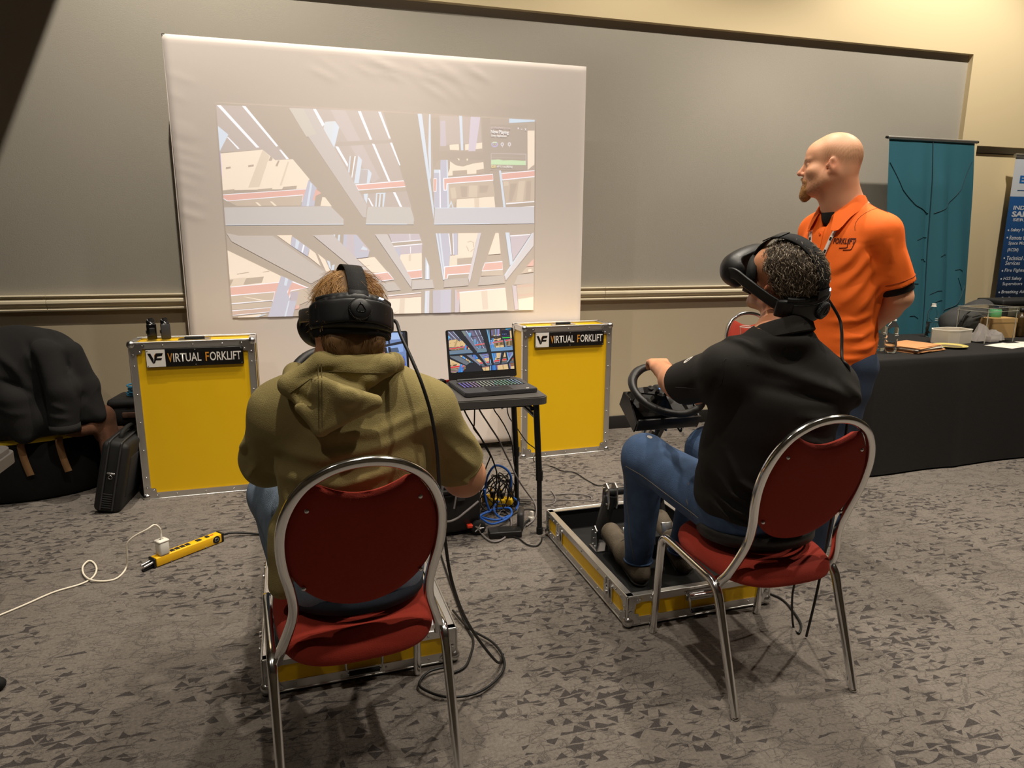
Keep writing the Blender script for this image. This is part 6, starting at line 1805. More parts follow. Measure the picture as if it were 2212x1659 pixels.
# ------------------------------------------------------------------ headset, built in a head frame
def headset(label, c, R, cable_path, s=HS, group='headsets worn by the seated people', crown=0.0):
    Mh = Matrix([list(R[0]) + [c[0]], list(R[1]) + [c[1]], list(R[2]) + [c[2]], [0, 0, 0, 1]])
    t = bpy.data.objects.new('vr_headset', None); t.empty_display_size = 0.05; COL.objects.link(t); t.matrix_world = Mh @ Matrix.Scale(s, 4)
    tag(t, label, 'headset', group)
    M_hs = MATS.get('headset_black') or mat('headset_black', rgb(26, 26, 27), 0.45, bump=0.05, bscale=500)
    M_web = MATS.get('strap_webbing') or mat('strap_webbing', rgb(30, 30, 31), 0.9, bump=0.6, bscale=700)
    # visor shell
    S = Sdf()
    S.box((0, 0.128, -0.004), (0.090, 0.048, 0.050), 0.040, None, 0.0)
    S.ell((0, 0.135, 0.0), (0.098, 0.055, 0.046), None, 0.03)
    S.box((0, 0.060, -0.004), (0.066, 0.060, 0.060), 0.02, None, 0.01, 's')
    S.ell((0, 0.105, -0.056), (0.020, 0.030, 0.030), None, 0.01, 's')
    sdf_obj('visor', S, 0.0042, M_hs, t)
    g = MB(); gp = []
    for k in range(40):
        a = 2 * PI * k / 40; x = 0.078 * math.copysign(abs(math.cos(a)) ** .7, math.cos(a)); z = -0.004 + 0.050 * math.copysign(abs(math.sin(a)) ** .7, math.sin(a))
        if z < -0.03: z += 0.024 * math.exp(-(x / 0.018) ** 2)
        gp.append((x, 0.094 - 0.10 * (abs(x) / 0.078) ** 2 * 0.35, z))
    g.tube(gp, 1.0, profile=[(0.008 * p, 0.014 * q) for p, q in ((-1, -1), (1, -1), (1, 1), (-1, 1))], closed=True, up=(0, 1, 0)); g.build('face_gasket', M_rubber, t)
    fl = [(0.0045 * p, 0.017 * q) for p, q in ((-1, -.8), (-.6, -1), (.6, -1), (1, -.8), (1, .8), (.6, 1), (-.6, 1), (-1, .8))]
    for x in (-1, 1):
        path = smooth_path([(x * 0.088, 0.150, -0.006), (x * 0.097, 0.105, 0.012), (x * 0.099, 0.060, 0.004), (x * 0.097, 0.010, -0.008), (x * 0.092, -0.040, -0.020), (x * 0.080, -0.085, -0.030)], 6)
        MB().tube(path, 1.0, profile=fl, up=(0, 0.2, 1)).build('side_arm', M_hs, t)
        MB().box((x * 0.100, 0.030, 0.0), (0.003, 0.030, 0.006), 0.001).build('side_slot', M_matte, t)
    def arc(R0, R1, a0, a1, z, prof, n=26, dz=0.0):
        pa = []
        for k in range(n):
            a = a0 + (a1 - a0) * k / (n - 1)
            pa.append((R0 * math.sin(a), -0.018 - R1 * math.cos(a), z + dz * math.cos(a)))
        return MB().tube(pa, 1.0, profile=prof, up=(0, 0, 1))
    rr = lambda w, h, e=0.5: [(w * math.copysign(abs(math.cos(2 * PI * i / 20)) ** e, math.cos(2 * PI * i / 20)), h * math.copysign(abs(math.sin(2 * PI * i / 20)) ** e, math.sin(2 * PI * i / 20))) for i in range(20)]
    # rear battery shell: curved around the back of the skull, thicker in the middle
    S = Sdf()
    for k in range(15):
        a = (k - 7) / 7 * 1.12; th = 0.0125 * (1 - 0.25 * abs(k - 7) / 7); hh = 0.041 - 0.010 * (abs(k - 7) / 7) ** 2
        p = A((0.101 * math.sin(a), -0.018 - 0.108 * math.cos(a), -0.034 + 0.004 * math.cos(a)))
        Rz = A([[math.cos(a), math.sin(a), 0], [-math.sin(a), math.cos(a), 0], [0, 0, 1]]).T
        S.box(p, (0.014, th, hh), 0.010, Rz, 0.010)
    sdf_obj('battery_shell', S, 0.004, M_hs, t)
    arc(0.111, 0.121, -0.82, 0.82, -0.036, rr(0.004, 0.028, .45), 22, 0.004).build('rear_panel', M_black, t)
    arc(0.101, 0.108, -0.98, 0.98, 0.000, rr(0.009, 0.0075, .7), 22, 0.006).build('upper_lip', M_hs, t)
    arc(0.094, 0.100, -1.15, 1.15, -0.058, rr(0.010, 0.022, .6), 24, -0.004).build('neck_pad', M_rubber, t)
    dl = MB().lathe([(0.0, 0.016), (0.019, 0.016), (0.022, 0.014), (0.025, 0.012), (0.026, 0.0)], (0, 0, 0), 40, frame3((0, -0.140, -0.032), (1, 0, 0), (0, 0, 1), (0, -1, 0))).build('fit_dial', M_hs, t)
    kn = MB()
    for k in range(44):
        a = 2 * PI * k / 44; kn.cyl((0.0262 * math.cos(a), -0.140, -0.032 + 0.0262 * math.sin(a)), (0.0255 * math.cos(a), -0.152, -0.032 + 0.0255 * math.sin(a)), 0.0011, seg=4)
    tag(kn.build('dial_ribs', M_grey_pl, dl), kind='stuff')
    em = []
    for k in range(3):
        a = PI / 2 + k * 2 * PI / 3
        for q in (-0.38, -0.13, 0.13, 0.38): em.append((0.0098 * math.cos(a + q) * (1.1 if abs(q) < .2 else 1), -0.1565, -0.033 + 0.0098 * math.sin(a + q) * (1.1 if abs(q) < .2 else 1)))
    MB().tube(em, 0.0011, 6, closed=True).build('dial_emblem', M_gloss, dl)
    MB().sphere((0, -0.157, -0.020), 0.0020, 8, 6).build('emblem_dot', M_gloss, dl)
    for k in range(4):
        a = 0.50 + 0.035 * k; MB().sphere((0.1095 * math.sin(a), -0.018 - 0.1205 * math.cos(a), 0.0055), 0.0018, 8, 6).build('status_light', M_led, t)
    # top strap over the crown: webbing and a smooth lower tab
    st = [(0, -0.128, -0.006), (0, -0.130, 0.030), (0, -0.118, 0.072), (0, -0.088, 0.112), (0, -0.040, 0.138), (0, 0.010, 0.141), (0, 0.055, 0.124), (0, 0.088, 0.090), (0, 0.108, 0.044)]
    flat = [(0.0225 * p, 0.0016 * q) for p, q in ((-1, -1), (1, -1), (1, 1), (-1, 1))]
    ctr = Vector((0, -0.02, 0.02))
    def strap(pts, name, m, wd=1.0, lift=0.0):
        P = smooth_path([(a, b, q - crown * min(1, max(0, (q - 0.0) / 0.06))) for a, b, q in pts], 6); mb = MB(); V = []; n = len(P)
        for i in range(n):
            nn = (P[i] - ctr).normalized(); q = P[i] + nn * lift
            for sx in (-1, 1):
                for dn in (0.0016, -0.0016): V.append(q + Vector((sx * 0.0225 * wd, 0, 0)) + nn * dn)
        F = []
        for i in range(n - 1):
            a = i * 4; b = a + 4; F += [(a, a + 2, b + 2, b), (a + 1, b + 1, b + 3, a + 3), (a, b, b + 1, a + 1), (a + 2, a + 3, b + 3, b + 2)]
        mb.add(V, F, True); return mb.build(name, m, t)
    strap(st, 'top_strap', M_web)
    strap([(0, -0.1295, -0.004), (0, -0.1325, 0.012), (0, -0.131, 0.032)], 'strap_tab', M_grey_pl, 1.04, 0.002)
    strap([(0, 0.030, 0.135), (0, 0.055, 0.124), (0, 0.078, 0.105)], 'strap_buckle', M_hs, 1.15, 0.004)
    if cable_path:
        inv = (Mh @ Matrix.Scale(s, 4)).inverted()
        pp = [inv @ Vector(q) for q in cable_path]
        pp = [Vector((0.100, -0.035, -0.020)), Vector((0.112, -0.050, -0.030))] + pp
        MB().tube(smooth_path(pp, 8), 0.0048 / s, 8).build('cable', M_cab_k, t)
        MB().box((0.100, -0.030, -0.020), (0.012, 0.034, 0.030), 0.005).build('cable_clip', M_hs, t)
    return t

# ------------------------------------------------------------------ clothes heaped on the tote bag
def heap():
    J = Sdf()
    J.ell((-1.66, 4.56, 0.70), (0.30, 0.20, 0.31), None, 0.08); J.ell((-1.49, 4.52, 0.76), (0.17, 0.17, 0.215), None, 0.08); J.ell((-1.66, 4.46, 0.49), (0.30, 0.17, 0.13), None, 0.06); J.ell((-1.90, 4.5, 0.66), (0.25, 0.2, 0.34), None, 0.1)
    J.cone((-1.47, 4.38, 0.86), (-1.395, 4.345, 0.66), 0.085, 0.088, 0.03); J.cone((-1.395, 4.345, 0.66), (-1.40, 4.33, 0.46), 0.088, 0.072, 0.02, cut=[((-1.40, 4.33, 0.435), (0, 0, -1))])
    J.cone((-1.36, 4.46, 0.86), (-1.30, 4.46, 0.66), 0.060, 0.055, 0.05); J.cone((-1.30, 4.46, 0.66), (-1.245, 4.42, 0.50), 0.055, 0.040, 0.04); J.tri((-1.40, 4.42, 0.66), (-1.235, 4.40, 0.475), (-1.38, 4.40, 0.475), 0.020, 0.04)
    J.cone((-1.62, 4.33, 0.62), (-1.60, 4.32, 0.42), 0.075, 0.05, 0.06)
    fo = folds([([(-1.55, 4.36, 0.95), (-1.50, 4.33, 0.80), (-1.47, 4.29, 0.62)], -0.022, 0.018), ([(-1.74, 4.38, 0.92), (-1.62, 4.34, 0.80), (-1.53, 4.33, 0.66)], 0.018, 0.022), ([(-1.72, 4.36, 0.74), (-1.62, 4.33, 0.70), (-1.54, 4.33, 0.64)], -0.014, 0.016), ([(-1.37, 4.37, 0.90), (-1.36, 4.35, 0.74), (-1.33, 4.36, 0.62)], -0.020, 0.016), ([(-1.44, 4.27, 0.60), (-1.36, 4.27, 0.56)], 0.010, 0.012), ([(-1.46, 4.28, 0.53), (-1.35, 4.28, 0.51)], 0.010, 0.012),
                ([(-1.75, 4.38, 0.60), (-1.66, 4.34, 0.56), (-1.56, 4.33, 0.55)], 0.014, 0.018), ([(-1.52, 4.45, 1.02), (-1.40, 4.42, 0.92)], -0.012, 0.014)], [((0.6, 0.2, 0.7), 34, 0.003, 2)], axis=(-0.3, 1, 0))
    o = sdf_obj('black_jacket', J, 0.009, M_jacket, None, disp=fo)
    tag(o, 'black jacket heaped over the tote bag at the left wall', 'jacket')
    cb_ = MB(); ring = [(-1.40 + 0.074 * math.cos(a), 4.33 + 0.074 * math.sin(a), 0.447) for a in (2 * PI * i / 28 for i in range(28))]
    cb_.tube(ring, 1.0, profile=[(0.004 * p, 0.022 * q) for p, q in ((-1, -1), (1, -1), (1, 1), (-1, 1))], closed=True, up=(0, 0, 1)); cb_.build('cuff', M_jacket, o)
    P = Sdf(); P.cone((-1.36, 4.52, 0.43), (-1.24, 4.46, 0.47), 0.055, 0.06, 0.03); P.cone((-1.24, 4.46, 0.47), (-1.205, 4.43, 0.28), 0.06, 0.055, 0.03); P.cone((-1.205, 4.43, 0.28), (-1.23, 4.42, 0.06), 0.055, 0.05, 0.03); P.ell((-1.27, 4.55, 0.40), (0.06, 0.1, 0.12), None, 0.04); P.cone((-1.40, 4.40, 0.40), (-1.29, 4.40, 0.41), 0.030, 0.035, 0.03)
    o = sdf_obj('plaid_shirt', P, 0.008, M_plaid, None, disp=folds([([(-1.26, 4.38, 0.46), (-1.22, 4.37, 0.30), (-1.23, 4.36, 0.15)], -0.012, 0.014)], [((0.8, 0.3, 0.4), 60, 0.006, 2)]))
    tag(o, 'brown plaid shirt hanging out between the black jacket and the briefcase', 'shirt')
heap()
def table_bags():
    M_bp = mat('dark_grey_canvas', rgb(58, 58, 58), 0.8, bump=0.4, bscale=300, var=0.2, vscale=14)
    B = Sdf()
    B.ell((5.10, 4.34, 0.875), (0.26, 0.13, 0.125), None, 0.05); B.ell((4.97, 4.31, 0.87), (0.16, 0.13, 0.105), None, 0.05); B.ell((5.22, 4.36, 0.93), (0.15, 0.12, 0.12), None, 0.05); B.ell((4.90, 4.28, 0.84), (0.08, 0.10, 0.07), None, 0.04)
    B.plane((0, 0, 0.7705), (0, 0, -1))
    fo = folds([([(4.90, 4.2, 0.90), (5.02, 4.2, 0.93), (5.18, 4.2, 0.90)], 0.016, 0.012), ([(4.92, 4.2, 0.83), (5.06, 4.2, 0.85), (5.20, 4.2, 0.84)], 0.014, 0.012), ([(5.02, 4.2, 0.98), (5.12, 4.2, 0.93), (5.14, 4.2, 0.83)], -0.016, 0.010), ([(4.88, 4.2, 0.86), (4.94, 4.2, 0.79)], -0.014, 0.010)], [((0.7, 0.2, 0.6), 55, 0.004, 2)], axis=(-.1, 1, 0))
    o = sdf_obj('backpack', B, 0.008, M_bp, None, disp=fo)
    tag(o, 'dark grey backpack lying on the draped table behind the clear box', 'backpack')
    for pts in ([(4.86, 4.22, 0.905), (4.815, 4.20, 0.87), (4.80, 4.19, 0.80), (4.83, 4.18, 0.776)], [(4.93, 4.21, 0.965), (4.87, 4.19, 0.95), (4.835, 4.18, 0.90)]):
        MB().tube(smooth_path(pts, 6), 1.0, profile=[(0.014 * p, 0.003 * q) for p, q in ((-1, -1), (1, -1), (1, 1), (-1, 1))]).build('strap', M_black, o)
    MB().tube(smooth_path([(4.95, 4.195, 0.93), (5.05, 4.19, 0.945), (5.17, 4.20, 0.92)], 6), 0.003, 6).build('zip', M_grey_pl, o)
    t = thing('equipment_bag', 'black boxy equipment bag behind the backpack at the right end of the draped table', 'bag', (5.52, 4.30, 0.7705), math.radians(-3))
    MB().bx((-0.26, -0.11, 0), (0.30, 0.12, 0.255), 0.025, seg=3).build('body', M_nylon, t)
    MB().bx((-0.27, -0.12, 0.24), (0.31, 0.13, 0.285), 0.015, seg=3).build('cover', M_nylon, t)
    MB().bx((-0.20, -0.116, 0.15), (-0.05, -0.108, 0.235), 0.004).build('mesh_pocket', mat('olive_mesh', rgb(92, 88, 74), .8, var=.4, vscale=80), t)
    MB().bx((-0.03, -0.116, 0.10), (0.28, -0.109, 0.23), 0.004).build('side_panel', mat('grey_panel', rgb(60, 60, 58), .6), t)
    MB().tube([(-0.04, -0.118, 0.165), (0.29, -0.118, 0.165)], 0.003, 6).build('piping', M_grey_pl, t)
table_bags()

# ================================================================== the person in the green hoodie
def person_hoodie():
    HS = 1.04; hc = A((0.080, 1.890, 1.274)); R = frame_from((-0.17, 0.90, -0.36), roll=-0.11)
    neck = A((0.083, 1.862, 1.180)); shL = A((-0.098, 1.880, 1.048)); shR = A((0.282, 1.870, 1.030)); chest = A((0.088, 1.86, 0.98)); hip = A((0.075, 1.930, 0.60))
    elL = A((-0.155, 2.045, 0.870)); wrL = A((-0.115, 2.315, 0.955)); elR = A((0.415, 1.985, 0.790)); wrR = A((0.345, 2.235, 0.790))
    hpL, hpR = A((-0.01, 1.90, 0.56)), A((0.16, 1.91, 0.56)); knL, knR = A((-0.155, 2.335, 0.66)), A((0.27, 2.36, 0.66)); anL, anR = A((-0.115, 2.46, 0.13)), A((0.27, 2.48, 0.13))
    S = Sdf(); head(S, hc, R, HS)
    S.cone(hc + R @ (A((0, -0.022, -0.05)) * HS), neck, 0.060 * HS, 0.064 * HS, 0.03)
    S.ell(chest + A((0, 0.02, 0.03)), (0.17, 0.10, 0.17), None, 0.05); S.ell((0.08, 1.88, 0.78), (0.145, 0.10, 0.18), None, 0.06); S.ell(hip + A((0, 0.02, 0)), (0.165, 0.115, 0.10), None, 0.05)
    S.cone(neck - A((0.05, 0, 0.03)), shL, 0.055, 0.062, 0.05); S.cone(neck - A((-0.05, 0, 0.03)), shR, 0.055, 0.062, 0.05)
    limb(S, [shL, elL, wrL], [0.058, 0.047, 0.030]); limb(S, [shR, elR, lerp(elR, wrR, .35), wrR], [0.060, 0.062, 0.055, 0.033])
    limb(S, [hpL, knL, anL], [0.085, 0.062, 0.042]); limb(S, [hpR, knR, anR], [0.085, 0.062, 0.042])
    S.cone(anL, anL + A((-0.01, 0.13, -0.07)), 0.036, 0.028, 0.02); S.cone(anR, anR + A((0.01, 0.13, -0.07)), 0.036, 0.028, 0.02)
    hand(S, wrL, (0.15, 1, 0.22), (0.55, 0.15, -0.8), -1, 0.95); hand(S, wrR, (-0.35, 1, 0.28), (-0.55, 0.15, -0.8), 1, 0.95)
    earL = hc + R @ (A((-0.078, -0.012, -0.01)) * HS); earR = hc + R @ (A((0.078, -0.012, -0.01)) * HS)
    def ex(v, o):
        o = blend_to(o, 0.55 * (gauss(v, earL, .035) + gauss(v, earR, .035)).clip(0, 1), (196, 104, 78))
        return o
    body = sdf_obj('person', S, 0.006, M_skin, None, tone=skin_tone((206, 150, 116), ex))
    tag(body, 'seated person in an olive green hoodie wearing a black headset, seen from behind', 'person')
    # hair: a cap with combed strands
    M_hair = mat('light_brown_hair', rgb(176, 134, 82), 0.42, var=0.35, vscale=60)
    M_hair2 = mat('brown_hair_shade', rgb(122, 90, 54), 0.6, var=0.3, vscale=80)
    Hc = Sdf(); W = lambda x, y, z: hc + R @ (A((x, y, z)) * HS)
    Hc.ell(W(0, -0.017, 0.047), A((0.082, 0.104, 0.091)) * HS, R, 0.02); Hc.ell(W(0, -0.052, 0.016), A((0.073, 0.064, 0.078)) * HS, R, 0.03)
    Hc.cone(W(-0.04, -0.075, -0.06), W(0.04, -0.075, -0.06), 0.038 * HS, 0.038 * HS, 0.03); Hc.cone(W(-0.03, -0.064, -0.10), W(0.03, -0.064, -0.10), 0.026 * HS, 0.026 * HS, 0.03)
    Hc.box(W(0, 0.09, -0.06), A((0.2, 0.082, 0.125)) * HS, 0.01, R, 0.02, 's'); Hc.box(W(0, 0.15, 0.0), A((0.2, 0.10, 0.09)) * HS, 0.02, R, 0.02, 's')
    Hc.box(W(-0.09, 0.0, -0.055), A((0.03, 0.06, 0.055)) * HS, 0.01, R, 0.01, 's'); Hc.box(W(0.09, 0.0, -0.055), A((0.03, 0.06, 0.055)) * HS, 0.01, R, 0.01, 's')
    hair = sdf_obj('hair', Hc, 0.0055, M_hair2, body, disp=lambda P: 0.003 * noise3(P, 150, 2) + 0.002 * noise3(P, 320, 4))
    v, n = mesh_arrays(hair); lz = (v - hc) @ R
    flow = lambda p: R @ A((0.55 * np.sign(((p - hc) @ R)[0] + 0.02), -0.55 + 0.5 * (((p - hc) @ R)[2] > 0.10), -0.75))
    hair_strands('hair_strands', hair, M_hair, v, n, (lz[:, 2] > -0.02), flow, 3800, 0.056, 0.0011, 0.005, 5, 0.003)
    hair_strands('nape_strands', hair, M_hair2, v, n, (lz[:, 2] <= 0.0) & (lz[:, 1] < 0.02), lambda p: R @ A((0, -0.2, -1.0)), 900, 0.030, 0.0009, 0.004, 6)
    # hoodie
    M_hood = mat('olive_fleece', rgb(146, 132, 84), 0.95, bump=0.45, bscale=420, var=0.10, vscale=240, sheen=0.25)
    C = Sdf()
    C.ell((0.088, 1.885, 0.985), (0.212, 0.150, 0.190), None, 0.06); C.ell((0.082, 1.880, 0.82), (0.205, 0.158, 0.20), None, 0.08); C.ell((0.075, 1.930, 0.66), (0.200, 0.150, 0.14), None, 0.06)
    C.cone((0.02, 1.865, 1.135), shL + A((0.005, 0, 0.0)), 0.062, 0.078, 0.06); C.cone((0.15, 1.862, 1.135), shR, 0.062, 0.080, 0.06)
    C.ell(neck - A((0, -0.005, 0.015)), (0.088, 0.085, 0.045), None, 0.04)
    C.cone(shL, elL, 0.082, 0.074, 0.05); dL = (wrL - elL) / np.linalg.norm(wrL - elL); C.cone(elL, wrL, 0.076, 0.052, 0.03, cut=[(wrL - dL * 0.01, dL)])
    dR = (wrR - elR) / np.linalg.norm(wrR - elR); dU = (elR - shR) / np.linalg.norm(elR - shR); C.cone(shR, elR, 0.084, 0.082, 0.05, cut=[(elR - dU * 0.050, dU)])
    C.plane((0, 0, 0.552), (0, 0, -1))
    # loose tail hanging at the left of the chair
    C.cone((-0.105, 1.86, 0.72), (-0.125, 1.865, 0.56), 0.050, 0.040, 0.05)
    y = 1.725
    fo = folds([
        ([(-0.16, y, 0.99), (0.0, y, 0.955), (0.16, y, 0.985), (0.30, y, 1.03)], 0.0135, 0.0185), ([(-0.14, y, 0.92), (0.04, y, 0.885), (0.22, y, 0.925)], 0.0150, 0.0172), ([(-0.12, y, 0.85), (0.06, y, 0.815), (0.24, y, 0.85)], 0.0135, 0.0158),
        ([(-0.02, y, 1.02), (0.14, y, 1.015), (0.28, y, 1.07)], 0.0090, 0.0145), ([(0.26, y, 0.98), (0.245, y, 0.86), (0.20, y, 0.76)], 0.0150, 0.0145), ([(-0.13, y + .02, 0.97), (-0.115, y + .01, 0.85), (-0.08, y, 0.75)], 0.0150, 0.0145),
        ([(-0.10, y, 0.78), (0.05, y, 0.755), (0.22, y, 0.785)], 0.0120, 0.0132), ([(0.27, y + .02, 1.00), (0.285, y + .05, 0.90), (0.27, y + .06, 0.80)], -0.0240, 0.0106), ([(-0.155, y + .04, 0.98), (-0.145, y + .05, 0.90), (-0.12, y + .04, 0.82)], -0.0210, 0.0106),
        ([(0.33, 1.86, 0.95), (0.40, 1.90, 0.87), (0.44, 1.95, 0.83)], 0.0150, 0.0119), ([(0.33, 1.88, 0.88), (0.37, 1.90, 0.82), (0.43, 1.94, 0.77)], 0.0150, 0.0106), ([(0.31, 1.87, 0.92), (0.35, 1.89, 0.85), (0.40, 1.92, 0.79)], -0.0150, 0.0092), ([(0.36, 1.87, 0.98), (0.43, 1.93, 0.92), (0.47, 1.98, 0.86)], 0.0120, 0.0119),
        ([(-0.20, 1.90, 0.97), (-0.22, 1.98, 0.93), (-0.20, 2.06, 0.92)], 0.0135, 0.0132), ([(-0.18, 1.89, 0.90), (-0.20, 1.97, 0.85), (-0.20, 2.03, 0.83)], 0.0150, 0.0119), ([(0.0, y, 0.70), (0.1, y, 0.69), (0.2, y, 0.71)], 0.0105, 0.0106)],
        [((0.2, 0.1, 1.0), 60, 0.0016, 1.5), ((0.8, 0.3, 0.6), 38, 0.0016, 1.8)], axis=(0.1, 1, -0.15))
    hd = sdf_obj('hoodie', C, 0.006, M_hood, body, disp=fo, relax=1)
    cf = MB(); 
    for w, d, e, r1 in ((elR - dU * 0.056, dU, 0.05, 0.0755),):
        X = np.cross(d, (0, 0, 1)); X /= np.linalg.norm(X); Z = np.cross(X, d)
        d = d / np.linalg.norm(d); X = np.cross(d, (0, 0, 1)); X /= np.linalg.norm(X); Z = np.cross(X, d)
        ring = [w + (X * math.cos(a) + Z * math.sin(a)) * r1 for a in (2 * PI * i / 32 for i in range(32))]
        cf.tube(ring, 0.008, 8, closed=True)
    cf.build('rolled_cuff', M_hood, hd)
    # drooping hood
    H = Sdf()
    a_, b_, c_, m_ = A((-0.070, 1.765, 1.145)), A((0.168, 1.765, 1.185)), A((-0.002, 1.695, 1.045)), A((0.008, 1.765, 1.195))
    ridge = A((0.004, 1.690, 1.160)); rl = A((0.132, 1.700, 1.105)); ll = A((-0.048, 1.705, 1.100))
    H.cone(a_, m_, 0.024, 0.024, 0.02); H.cone(m_, b_, 0.024, 0.022, 0.02)
    H.cone(b_, (0.195, 1.84, 1.175), 0.024, 0.026, 0.02); H.cone((0.195, 1.84, 1.175), (0.165, 1.93, 1.15), 0.026, 0.03, 0.02); H.cone(a_, (-0.060, 1.86, 1.155), 0.024, 0.026, 0.02); H.cone((-0.06, 1.86, 1.155), (-0.01, 1.94, 1.13), 0.026, 0.03, 0.02)
    H.tri(m_, b_, c_ + A((0.01, 0.02, 0.02)), 0.022, 0.02); H.tri(a_, m_, c_ + A((-0.01, 0.02, 0.02)), 0.020, 0.02)
    H.tri(ridge, rl, c_, 0.017, 0.012); H.tri(ridge + A((-0.004, 0, -0.01)), ll, c_, 0.014, 0.012)
    H.cone(ridge, c_, 0.016, 0.012, 0.015); H.cone(ridge, rl, 0.015, 0.011, 0.012); H.cone(rl, c_, 0.012, 0.012, 0.012)
    H.ell((0.068, 1.668, 1.128), (0.020, 0.010, 0.020), None, 0.03)
    hf = folds([([(0.0, 1.69, 1.195), (0.07, 1.70, 1.165), (0.135, 1.715, 1.135)], -0.010, 0.012), ([(-0.062, 1.72, 1.138), (-0.03, 1.69, 1.115), (-0.012, 1.68, 1.105)], -0.016, 0.013), ([(0.06, 1.73, 1.185), (0.11, 1.735, 1.175), (0.15, 1.74, 1.18)], 0.006, 0.014), ([(0.09, 1.71, 1.152), (0.14, 1.72, 1.160)], 0.006, 0.012), ([(-0.05, 1.735, 1.160), (0.0, 1.73, 1.180), (0.06, 1.735, 1.190)], -0.006, 0.008)],
               [((0.3, 0.1, 1), 70, 0.001, 1.5)], axis=(0.1, 1, -0.3))
    ho = sdf_obj('hood', H, 0.005, M_hood, hd, disp=hf, relax=1)
    bv = surface(ho); seam_ = project(bv, [lerp((0.004, 1.6, 1.200), (-0.002, 1.6, 1.055), t) for t in np.linspace(0, 1, 14)], (0, 1, 0), 0.0005)
    M_seamo = mat('olive_stitching', rgb(96, 84, 48), 0.9)
    for dx in (-0.004, 0.004): MB().tube([p + Vector((dx, 0, 0)) for p in seam_], 0.0012, 5).build('seam', M_seamo, ho)
    top = project(bv, [lerp(a_ + A((0.0, -0.1, -0.014)), m_ + A((0, -0.1, -0.014)), t) for t in np.linspace(0, 1, 10)] + [lerp(m_ + A((0, -0.1, -0.014)), b_ + A((0, -0.1, -0.016)), t) for t in np.linspace(0.1, 1, 12)], (0, 1, 0), 0.0004)
    MB().tube(top, 0.0012, 5).build('seam', M_seamo, ho)
    # jeans
    M_jean = mat('light_blue_denim', rgb(128, 146, 168), 0.9, bump=0.8, bscale=500, var=0.4, vscale=22, stretch=(1, 1, 0.6))
    J = Sdf(); J.ell(hip + A((0, 0.01, -0.015)), (0.192, 0.150, 0.112), None, 0.04)
    limb(J, [hpL, knL, anL + A((0, 0, 0.02))], [0.112, 0.088, 0.066], 0.04, cut=[(anL, (0, 0, -1))]); limb(J, [hpR, knR, anR + A((0, 0, 0.02))], [0.112, 0.088, 0.066], 0.04, cut=[(anR, (0, 0, -1))])
    J.plane((0, 0, 0.492), (0, 0.0, -1), op='i') if False else None
    jf = folds([([knL + A((-0.06, -0.10, 0.0)), knL + A((0.0, -0.07, -0.08))], 0.008, 0.016), ([hpL + A((-0.09, 0.12, 0.03)), hpL + A((-0.06, 0.22, 0.06))], 0.008, 0.018), ([hpL + A((-0.10, 0.05, -0.02)), hpL + A((-0.11, 0.25, 0.02))], -0.008, 0.012)], [((0.3, 0.4, 1), 55, 0.002, 2)])
    jn = sdf_obj('jeans', J, 0.007, M_jean, body, disp=jf)
    bl_ = MB(); 
    wb_ = [(0.075 + 0.194 * math.cos(a), 1.930 + 0.158 * math.sin(a), 0.512) for a in (2 * PI * i / 48 for i in range(48))]
    bl_.tube(wb_, 1.0, profile=[(0.004 * p, 0.019 * q) for p, q in ((-1, -1), (1, -1), (1, 1), (-1, 1))], closed=True, up=(0, 0, 1)); bl_.build('waistband', mat('dark_denim', rgb(44, 52, 66), .85, bump=.4, bscale=500), jn)
    for an, x in ((anL, -1), (anR, 1)):
        Sh = Sdf(); Sh.cone(an + A((0, -0.03, -0.055)), an + A((0.01 * x, 0.16, -0.068)), 0.042, 0.038, 0.02); Sh.cone(an, an + A((0, 0.06, -0.05)), 0.046, 0.042, 0.03); Sh.plane((0, 0, 0.029), (0, 0, -1))
        sdf_obj('shoe', Sh, 0.007, mat('dark_shoe_%s' % x, rgb(48, 44, 40), .7), body)
    cab = [(0.212, 1.80, 1.255), (0.232, 1.75, 1.20), (0.252, 1.715, 1.14), (0.272, 1.700, 1.06), (0.283, 1.690, 0.97), (0.288, 1.688, 0.86), (0.300, 1.70, 0.74), (0.33, 1.75, 0.56), (0.42, 1.95, 0.30), (0.55, 2.10, 0.05), (0.60, 2.2, 0.006)]
    headset('black headset on the head in the green hoodie, round dial facing the camera', hc + R @ A((0, 0, 0.034)), R, cab, 1.075, crown=0.026)
    return body
person_hoodie()

